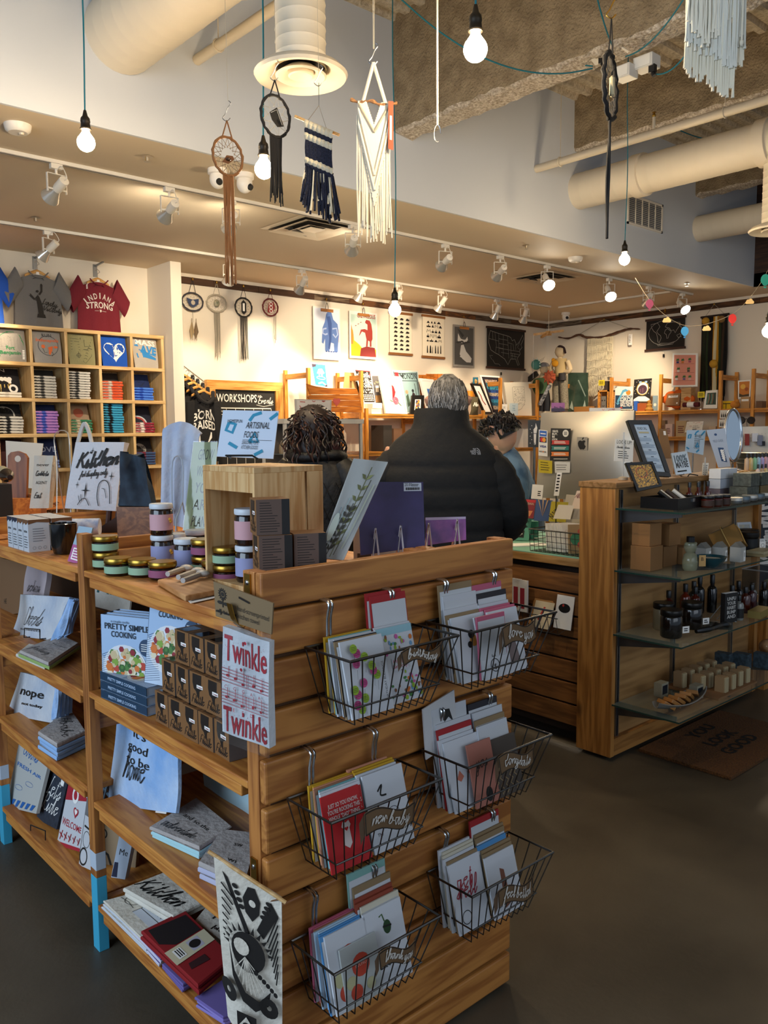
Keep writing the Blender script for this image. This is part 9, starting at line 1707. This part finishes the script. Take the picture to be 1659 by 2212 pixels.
def a_tote(p):
 p.script('Kitchen',.53,.64,p.w*.82,INK,.0085,hx=.060,rot=.1);p.script('for display only',.5,.5,p.w*.56,INK,.0022,hx=.022,rot=.12);star(p,.4,.87,.06);star(p,.2,.36,.06);star(p,.38,.28,.13);star(p,.86,.5,.08)
 k=INK;p.line(spline([(.66,.06),(.62,.2),(.64,.38),(.74,.44),(.84,.36),(.88,.1)],4),.003,k);p.line(spline([(.7,.32),(.76,.30),(.8,.18)],4),.002,k);p.line(spline([(.26,.06),(.32,.14),(.4,.16),(.48,.06)],4),.0025,k);p.line([(.3,.1),(.26,.2)],.002,k);p.line([(.33,.12),(.31,.22)],.002,k)
mb=MB();mb.grid(tb,14,14,C('#c6c6ca',.85,fuzz=70),.05);p=PR(mb,*q,.0008);p.map=tb;p.k=4;a_tote(p);mb.obj('bag_body',t)
P=[q[3]+n*-.02,q[3]+V((0,0,.05))-n*.03+(q[2]-q[3])*.06,q[3]+(q[2]-q[3])*.14+V((0,0,.075))-n*.03,q[3]+(q[2]-q[3])*.22+V((0,0,.04))-n*.03,q[3]+(q[2]-q[3])*.26-n*.03];MB().tube(spline(P,5),.008,C('#b9b4ae',.85),6).obj('handle',t)
MB().grid(lambda u,v:tb(0,v)-n*(.001+.05*u)+(q[0]-q[1]).normalized()*(.002+.004*sin(pi*u)),4,8,C('#c6b8b0',.85)).obj('gusset',t);p0=[tb(0,v)-n*.03+(q[0]-q[1]).normalized()*.0075 for v in(.1,.9)];MB().bar(p0[0].lerp(p0[1],.35),p0[1],.014,.002,C('#a83a34',.8),up=n).obj('printed_side_strip',t)
XB_=C('#b9bcc2',.7);BRN=C('#6a4424',.8)
for k in range(8):
 r_,i=divmod(k,4);c=at(36,1166,Z=ZT+.001);c=V((.945+.075*r_,2.93-.052*i,ZT+.001));mb=MB().box(c.x-.034,c.x+.034,c.y-.024,c.y+.024,c.z,c.z+.105,XB_)
 p=PR(mb,*rectq((c.x-.0345,c.y+.024,c.z),(0,-1,0),.048,.105),.0003);p.poly([(0,.82),(.3,.9),(.6,.84),(1,.92),(1,1),(0,1)],(C('#1a2034',.7),BRN)[i>1]);p.text('EXTRA',.5,.6,.006,INK,p.w*.6,bold=.03);p.greek(.15,.9,.1,.5,5,C('#4a4a4a',.7),.3)
 p=PR(mb,*rectq((c.x-.034,c.y-.0245,c.z),(1,0,0),.068,.105),.0003);p.poly([(0,.86),(.4,.92),(1,.88),(1,1),(0,1)],BRN);p.greek(.2,.8,.3,.75,6,C('#7a7a80',.7),.25);[p.ring(.25+.25*a,.12,.07,.0006,INK)for a in range(3)];mb.obj('tea_box',None,f'{("front", "rear")[r_]} row white printed box, {("first", "second", "third", "fourth")[i]} from the left','box')
c=at(139,1196,Z=ZT+.001);t=thing('mug','black glossy mug at the shelf edge beside the white boxes','mug',c);MB().lathe([(.026,0),(.032,.003),(.040,.03),(.0425,.098),(.040,.099),(.037,.05),(.028,.008),(.001,.006)],C('#0a0909',.12,coat=.6),c,28,capped=False).obj('cup',t);MB().tube(spline([c+V((.0,.039,.08)),c+V((0,.065,.075)),c+V((0,.068,.045)),c+V((0,.036,.022))],5),.005,C('#0a0909',.12),8).obj('handle',t)
panel('boxed_tag','blue and pink tall card leaning beside the short post','card',pq([(146,1212),(178,1222),(200,1140),(170,1136)],(-.8,-.55,.25),at(160,1215,Z=ZT+.002)),.006,C('#8fa8b8',.6),lambda p:(p.rect(0,0,1,.48,C('#a84a84',.6)),p.rect(.14,.08,.86,.4,PAPER),p.greek(.2,.8,.1,.38,4,C('#a84a84',.6),.6,.2)))
mb=MB();c=at(180,1140,Z=ZT+.035);mb.tube([c+V((-.05,.04,0)),c+V((.05,-.03,0))],.034,mottled('#8a9cc4','#d0d4dc',30,.9),18);[mb.tube([c+V((-.0505,.0405,0))+V((.57,.82,0))*(.005+.005*k)*cos(a)+V((0,0,(.005+.005*k)*sin(a)))for a in[2*pi*i/14 for i in range(14)]],.0015,C('#2a4a9a',.8),4,True)for k in range(5)];mb.obj('rolled_towel',None,'rolled blue and white towel behind the black mug','towel')
c=at(38,1090,Z=ZT+.002);c=V((1.12,3.02,ZT+.001));t=thing('paddle_board','brown paddle cutting board with a hole standing at far left','cutting board',c);q=pq([(14,1075),(56,1080),(62,972),(17,972)],(-.75,-.66,.05),at(35,1100,X=1.3));nn=(q[1]-q[0]).cross(q[3]-q[0]).normalized();ux=(q[1]-q[0]);vy=(q[3]-q[0]);PB=wood('#8a4f24','#6a3816',2,.8,.45);O=[(0,0),(1,0),(1,.88),(.85,.96),(.5,1),(.15,.96),(0,.88)]
mb=MB();mb.prism(O,-.018,0,PB,lambda x,y,z:q[0]+ux*x+vy*y+nn*z);pr=PR(mb,*q,.001);pr.circ(.5,.82,.15,C('#cbbfae',.8));mb.obj('board',t);MB().box(q[0].x,q[0].x+.12,q[0].y-.1,q[0].y+.05,ZT+.001,q[0].z-.001,PINE).obj('riser',t)
q=pq([(16,1050),(80,1056),(93,958),(12,952)],(-.75,-.66,.1),at(45,1100,X=1.5));panel('white_card','blank white sign standing behind the paddle board','sign',q,.005,C('#c6bfb2',.7));MB().tube([(q[0]+q[1])/2+(q[0]-q[1]).cross(V((0,0,1))).normalized()*.03,V((((q[0]+q[1])/2).x+.02,((q[0]+q[1])/2).y+.02,ZT+.001))],.006,STEEL,6).obj('metal_stand',None,'metal leg behind the blank white sign','stand')
q=pq([(64,1098),(104,1098),(116,984),(74,984)],(-.75,-.66,.05),at(84,1130,Z=ZT+.02));cloth('wine_bag','narrow white tea towel with hand lettering hung over a stand at left','towel',q,C('#c0b6a6',.9,fuzz=60),seq(T('never',.5,.8,.012,.6),SC('Corrots',.5,.62,.7,.0025),T('AGENT',.5,.46,.012,.6),SC('Eat',.4,.2,.4,.0025)),.004,.03)
mb=MB();e=[at(x,y,X=1.25)for x,y in((122,995),(118,940),(146,935),(152,1000))];mb.tube(spline(e,4),.0025,C('#c9c4bc',.3,.8),6);
for s in(0,3):mb.tube([e[s],e[s]+V((0,0,-.06)),V((e[s].x-.03,e[s].y-.05,ZT+.003))],.0025,C('#c9c4bc',.3,.8),6).tube([e[s],V((e[s].x+.05,e[s].y+.06,ZT+.003))],.0025,C('#c9c4bc',.3,.8),6)
mb.obj('plate_stand',None,'empty white wire plate stand left of the kitchen tote','stand')
c=V((1.02,2.98,ZT+.001));t=thing('candy_tub','clear tub of brown chocolates behind the white boxes','tub',c);MB().lathe([(.06,0),(.066,.075),(.07,.08)],film('#d9d2c8',.3),c,24,capped=False).obj('tub_wall',t);MB().lathe([(.058,.002),(.062,.05),(.03,.056)],mottled('#3a2012','#6a4226',60,.5,bump=.6),c,20).obj('filling',t)
c=at(113,1095,Z=ZT+.03);mb=MB();[mb.tube([c+V(((.03+.002*k)*cos(a),(.03+.002*k)*sin(a),-.025+.008*k+.003*sin(8*a+k*pi)))for a in[2*pi*i/32 for i in range(32)]],.0032,C('#7a5028',.8),4,True)for k in range(7)];mb.obj('wicker_basket',None,'little brown wicker basket beside the kitchen tote','basket')
a=at(-12,1010,X=1.15);b=at(32,1038,X=1.12);mb=MB();d=(b-a).normalized();mb.lathe([(.026,-.06),(.028,0),(.028,.05),(.014,.075),(.011,.10)],C('#1a0d0a',.12,coat=.5),a.lerp(b,.5),18,d);mb.lathe([(.0286,-.04),(.0286,.035)],C('#8f8a70',.7),a.lerp(b,.5),18,d,capped=False);mb.obj('bottle',None,'dark bottle with a green label lying at the far left edge','bottle')
MB().box(a.x-.03,a.x+.05,a.y-.06,a.y+.06,ZT+.001,min(a.z,b.z)-.03,BLACK).obj('bottle_rest',None,'black rest under the lying bottle at far left','stand')
# == wire card baskets on the boarded end
CW_=C('#5c5955',.3,1.0)
BK=[('birthday',.995,1.077,.305),('love you',1.345,1.076,.305),('new baby',.943,.768,.305),('congrats',1.332,.768,.305),('thank you',.945,.456,.298),('feel better',1.347,.458,.303)]
YBk,YFr=1.366,1.219
def basket(nm,X,Z,Wd):
 t=thing('card_basket',f'chrome wire basket labelled {nm} on the boarded end','wire basket',(X+Wd/2,1.30,Z-.15));zb=Z-.148
 top=[V((X,YBk,Z)),V((X,YFr,Z)),V((X+Wd,YFr,Z)),V((X+Wd,YBk,Z))];bot=[V((X+.045,YBk,zb)),V((X+.045,1.262,zb)),V((X+Wd-.045,1.262,zb)),V((X+Wd-.045,YBk,zb))]
 MB().tube(top,.0032,CW_,6,True).obj('rim',t);mid=[a.lerp(b,.72)+V((0,-.004 if i in(1,2)else 0,0))for i,(a,b)in enumerate(zip(top,bot))];MB().tube(mid,.0022,CW_,6,True).obj('lower_ring',t);mb=MB()
 for k in range(11):u=k/10;mb.tube([top[1].lerp(top[2],u),bot[1].lerp(bot[2],u),bot[0].lerp(bot[3],u),top[0].lerp(top[3],u)],.0016,CW_,5)
 for k in range(1,4):
  for a in((0,1),(3,2)):mb.tube([top[a[0]].lerp(top[a[1]],k/4),bot[a[0]].lerp(bot[a[1]],k/4)],.0016,CW_,5)
 mb.obj('wires',t);g=min(G,key=lambda z:abs(z-(Z+.085)))
 for hx in(.055,Wd-.075):
  x=X+hx;mb=MB()
  for d in(0,.009):mb.tube(spline([V((x+d,1.392,g)),V((x+d,1.376,g+.002)),V((x+d,1.355,g-.004)),V((x+d,1.3615,g-.035)),V((x+d,YBk-.004,Z-.004))],3),.003,CHROME,6)
  mb.obj('hanger_hook',t)
 s=[at(*p,Y=1.212)for p in SG[nm]];q=[s[0],s[1],s[2],s[3]];mb=MB();nn=V((0,-1,0));bl,br,tr,tl=q;f=lambda u,v:(bl*(1-u)+br*u)*(1-v)+(tl*(1-u)+tr*u)*v+V((0,0,.008*sin(2*pi*u)))+nn*.004*sin(pi*u)
 mb.grid(f,14,3,C('#6a5136',.85),.0015);w=(br-bl).length;h=(tl-bl).length
 for u0,sg in((0,-1),(1,1)):c=f(u0,.5);mb.add([c+V((0,.002,h*.5)),c+V((sg*w*.10,.004,h*.62 if sg>0 else h*.1)),c+V((sg*w*.06,.005,-h*.9 if sg<0 else h*.1)),c+V((0,.002,-h*.5))],[(0,1,2,3)],C('#5a4430',.85))
 p=PR(mb,*q,.0006);p.map=f;p.k=3;p.line([(0,0),(0,1)],.002,INK);p.line([(i/10,.98)for i in range(11)],.002,INK);p.line([(i/10,.02)for i in range(11)],.002,INK);p.line([(1,0),(1,1)],.002,INK);p.script(nm if nm!='birthday' else 'Birthday',.5,.3,p.w*.78,C('#c9c4bc',.8),.0022,hx=p.h*.62);mb.obj('name_banner',t)
SG={'birthday':[(872,1438),(952,1416),(950,1392),(866,1410)],'love you':[(1090,1398),(1158,1376),(1152,1340),(1084,1358)],'new baby':[(790,1806),(892,1772),(894,1732),(788,1758)],'congrats':[(1082,1674),(1152,1646),(1150,1616),(1076,1636)],'thank you':[(822,2095),(896,2062),(896,2032),(818,2060)],'feel better':[(1078,1962),(1152,1930),(1148,1896),(1076,1926)]}
for b in BK:basket(*b)
# cards: (x offset, width, height, envelope/edge colours from the back, art of the front card, its label)
def col(nm,X,Z,x,w,h,cols,art,label,base='#c9ccd2',y0=1.350,y1=1.285,hs=None):
 n=len(cols)
 for i,c in enumerate(cols):
  y=y0+(y1-y0)*i/max(1,n-1);o=V((X+x+.004*((i*5)%3-1),y-.012,Z-.143));last=i==n-1;q=rectq(o,(1,0,0),w,(hs[i]if hs else h),.10+.16*i/max(1,n-1));side='left' if x<.1 else 'right'
  lab=label if last else f'card with a {CN.get(c, "pale")} edge in the {side} half of the {nm} basket'
  panel('greeting_card',lab,'greeting card',q,.005,C(base if last else c,.7),art if last else(lambda p:p.rect(.02,.0,.98,.93,C('#c3c6ca',.7))),None if last else f'{CN.get(c, "pale")} edged cards, {side} half of {nm}')
CN={'#c79a1e':'yellow','#6aa3a6':'aqua','#c3c6cc':'white','#a01c20':'red','#8a7352':'kraft','#b85a74':'pink','#9a6a50':'brown','#a8c4d8':'pale blue','#4a8ac0':'blue','#26242a':'black','#c98a6a':'peach','#c9c2ae':'cream','#8a3a24':'rust','#7aa8a0':'mint'}
def a_ball(p):
 rn=random.Random(4)
 for i in range(13):x,y=rn.uniform(.1,.75),.1+.85*i/13;c=C(('#8fae2a','#b8407a')[i%2],.6);p.circ(x,y,.085,c);p.line([(x,y-.08),(x-.03,max(0,y-.2))],.0006,INK);[p.line([(x-.06,y+.02*k),(x+.06,y+.02*k)],.0006,INK)for k in(-1,0,1)]
 p.text('BIRTHDAY BLESSINGS',.84,.4,.006,INK,p.h*.5,rot=pi/2)
def a_flor(p):
 rn=random.Random(6);p.rect(0,.9,1,1,C('#8fb8c4',.7))
 for i in range(60):x,y=rn.uniform(.05,.95),rn.choice((rn.uniform(.04,.35),rn.uniform(.62,.88),rn.uniform(.04,.6)));p.circ(x,y,rn.uniform(.02,.05),C(rn.choice(['#3f7a3a','#c05a9a','#d0702a','#6a9ac0','#8a5a3a','#8fae2a']),.7),rn.uniform(.015,.04),7);p.k-=.3
 p.rect(.28,.42,.72,.58,C('#c9ccd2',.7));p.text('Happy',.5,.52,.008,C('#b8305a',.7),p.w*.36);p.text('Birthday!',.5,.45,.008,C('#b8305a',.7),p.w*.42)
n,X,Z,w=BK[0];col(n,X,Z,.045,.115,.16,['#c79a1e','#c79a1e','#6aa3a6','#c3c6cc','#c3c6cc','#26242a','#8a7352','#c3c6cc'],a_ball,'birthday blessings card with pink and green balloons');col(n,X,Z,.165,.105,.165,['#a01c20','#a01c20','#c3c6cc','#c3c6cc'],a_flor,'floral happy birthday card in the birthday basket',hs=[.235,.23,.165,.165],y1=1.30)
def a_love(p):
 for i,s in enumerate(('I want to spend','the rest of my life','getting out of jail','with you')):p.script(s,.5,.82-.11*i,p.w*.82,C('#1c1a18',.7),.0011)
 p.ring(.42,.2,.15,.0018,INK);p.text('$',.42,.14,.012,INK);p.line([(.36,.34),(.48,.34),(.45,.42),(.38,.42),(.36,.34)],.0018,INK)
n,X,Z,w=BK[1];col(n,X,Z,.04,.115,.16,['#8a7352','#c3c6cc','#c3c6cc','#8a7352','#c3c6cc'],lambda p:(p.circ(.55,.6,.12,C('#c98a3a',.7)),p.circ(.5,.7,.09,BLACK),p.circ(.42,.55,.07,BLACK)),'card with a small black and gold drawing at the left of the love you basket',hs=[.225,.2,.17,.16,.155],y1=1.30);col(n,X,Z,.155,.11,.16,['#b85a74','#26242a','#c3c6cc','#b85a74','#b85a74','#8a7352'],lambda p:p.poly([(.3,.1),(.8,.15),(.7,.7),(.4,.75)],C('#7a6a68',.7)),'card with a smudged bird drawing at the right of the love you basket',hs=[.21,.19,.165,.16,.158,.155])
col('love you',X,Z,.10,.10,.15,['#b85a74','#c3c6cc'],a_love,'i want to spend the rest of my life card with a money bag',y0=1.290,y1=1.282)
def a_dad(p):
 w_=C('#d9c9c4',.7);p.rect(0,0,1,.95,C('#b8161a',.6));[p.text(s,.54,.82-.08*i,.0085,w_,p.w*k,bold=.02)for i,(s,k)in enumerate((('JUST SO YOU KNOW,',.8),('YOU\'RE ROCKING THIS',.86),('WHOLE "DAD" THING.',.84)))];p.poly([(.42,.3),(.46,.5),(.4,.54),(.44,.6),(.52,.58),(.6,.6),(.64,.54),(.6,.5),(.62,.3),(.54,.24)],w_);heart(p,.52,.5,.05,C('#b8161a',.6))
n,X,Z,w=BK[2];col(n,X,Z,.05,.105,.16,['#c79a1e','#c79a1e','#c98a6a','#9a6a50','#6aa3a6','#c3c6cc','#a01c20'],a_dad,'red dad card with a white baby suit in the new baby basket');col(n,X,Z,.155,.115,.165,['#c98a6a','#c79a1e','#c79a1e','#c3c6cc','#c3c6cc'],lambda p:(p.line(spline([(.3,.75),(.42,.82),(.36,.7),(.5,.68)],4),.004,INK),p.ring(.6,.4,.15,.001,INK),p.text('The',.2,.2,.007,INK)),'pale card with a small bird sketch in the new baby basket')
panel('greeting_card','second red dad card tucked left of the front one','greeting card',rectq((X+.042,1.272,Z-.143),(1,0,0),.10,.155,.24),.004,C('#b8161a',.6),a_dad)
n,X,Z,w=BK[3];col(n,X,Z,.03,.12,.16,['#c3c6cc','#c3c6cc','#a01c20','#c3c6cc','#8a7352'],lambda p:(p.poly([(.5,.5),(.62,.62),(.72,.5),(.66,.42)],C('#c0705a',.7)),p.poly([(.2,.45),(.3,.56),(.4,.46),(.3,.4)],C('#c0705a',.7))),'card with two coral shoes in the congrats basket',hs=[.235,.2,.19,.17,.165],y1=1.30);col(n,X,Z,.155,.11,.165,['#26242a','#c3c6cc','#8a7352','#c3c6cc','#26242a'],lambda p:[p.line([(.1+.16*i,.05),(.2+.16*i,.12),(.1+.16*i,.19),(.2+.16*i,.26),(.1+.16*i,.33),(.2+.16*i,.40),(.1+.16*i,.47),(.2+.16*i,.54),(.1+.16*i,.61)],.004,C('#8a7352',.7))for i in range(5)],'dark and tan herringbone card at the right of the congrats basket',hs=[.22,.2,.185,.175,.14],base='#4a4038')
panel('greeting_card','coral card with dark doodles low in the congrats basket','greeting card',rectq((X+.09,1.272,Z-.143),(1,0,0),.085,.15,.24),.004,C('#a86a5a',.7),lambda p:(p.script('yes',.5,.6,p.w*.5,INK,.002),p.circ(.6,.15,.14,INK,.12)))
panel('greeting_card','tilted white card with two black feathers at the back of the congrats basket','greeting card',rectq((X+.0,1.352,Z-.02),(.97,0,.22),.11,.12,.1),.004,C('#c3c3c4',.7),lambda p:(p.poly([(.5,.4),(.62,.75),(.8,.7),(.9,.4),(.76,.55),(.64,.5)],INK),p.poly([(.3,.2),(.4,.5),(.55,.46),(.6,.2),(.5,.34),(.4,.3)],INK)))
def a_bon(p):r=C('#c0432c',.7);p.circ(.5,.62,.24,r);p.text('BUONO',.5,.6,.008,C('#e0b0a0',.7),p.w*.3);p.circ(.2,.4,.14,C('#b8b48a',.7));p.circ(.3,.22,.16,r);p.circ(.7,.25,.12,C('#b8b48a',.7))
n,X,Z,w=BK[4];col(n,X,Z,.045,.11,.16,['#b85a74','#b85a74','#9a6a50','#a8c4d8','#a8c4d8','#4a8ac0','#4a8ac0','#c98a6a'],a_bon,'card of overlapping orange and green dots at the left of the thank you basket');col(n,X,Z,.155,.11,.165,['#7aa8a0','#8a7352','#8a3a24','#8a3a24','#c9c2ae','#8a7352'],lambda p:(p.circ(.55,.72,.1,C('#20401c',.6),.09),p.line([(.5,.8),(.46,.9),(.38,.88)],.003,C('#3a5a24',.6)),p.line([(.44,.74),(.66,.72)],.004,INK),p.text('HELLO PENO',.5,.24,.014,INK,p.w*.72)),'hello peno chilli pepper card in the thank you basket',hs=[.235,.205,.185,.18,.175,.165])
panel('greeting_card','lower dotted card with orange and green circles in front of the thank you basket','greeting card',rectq((X+.075,1.270,Z-.143),(1,0,0),.10,.125,.22),.005,C('#b0b3b0',.7),a_bon)
n,X,Z,w=BK[5];col(n,X,Z,.035,.11,.165,['#c3c6cc','#c9c2ae','#c9c2ae','#c3c6cc','#8a7352','#c9c2ae'],lambda p:(p.script('get',.4,.62,p.w*.5,C('#9a2c3a',.7),.003),p.script('well',.45,.48,p.w*.6,C('#9a2c3a',.7),.003),p.ring(.3,.2,.14,.0018,INK)),'get well card with red script in the feel better basket',hs=[.19,.185,.18,.175,.17,.165],y1=1.30);col(n,X,Z,.15,.11,.16,['#a01c20','#8a7352','#8a7352','#4a8ac0','#8a7352','#8a7352','#4a8ac0'],lambda p:p.poly([(.4,.1),(.6,.15),(.55,.7),(.42,.75)],C('#7a4a38',.7)),'pale card with a brown feather in the feel better basket',hs=[.225,.19,.185,.17,.16,.155,.15])
# fallen lint and the sticker marks are left to the floor and board materials
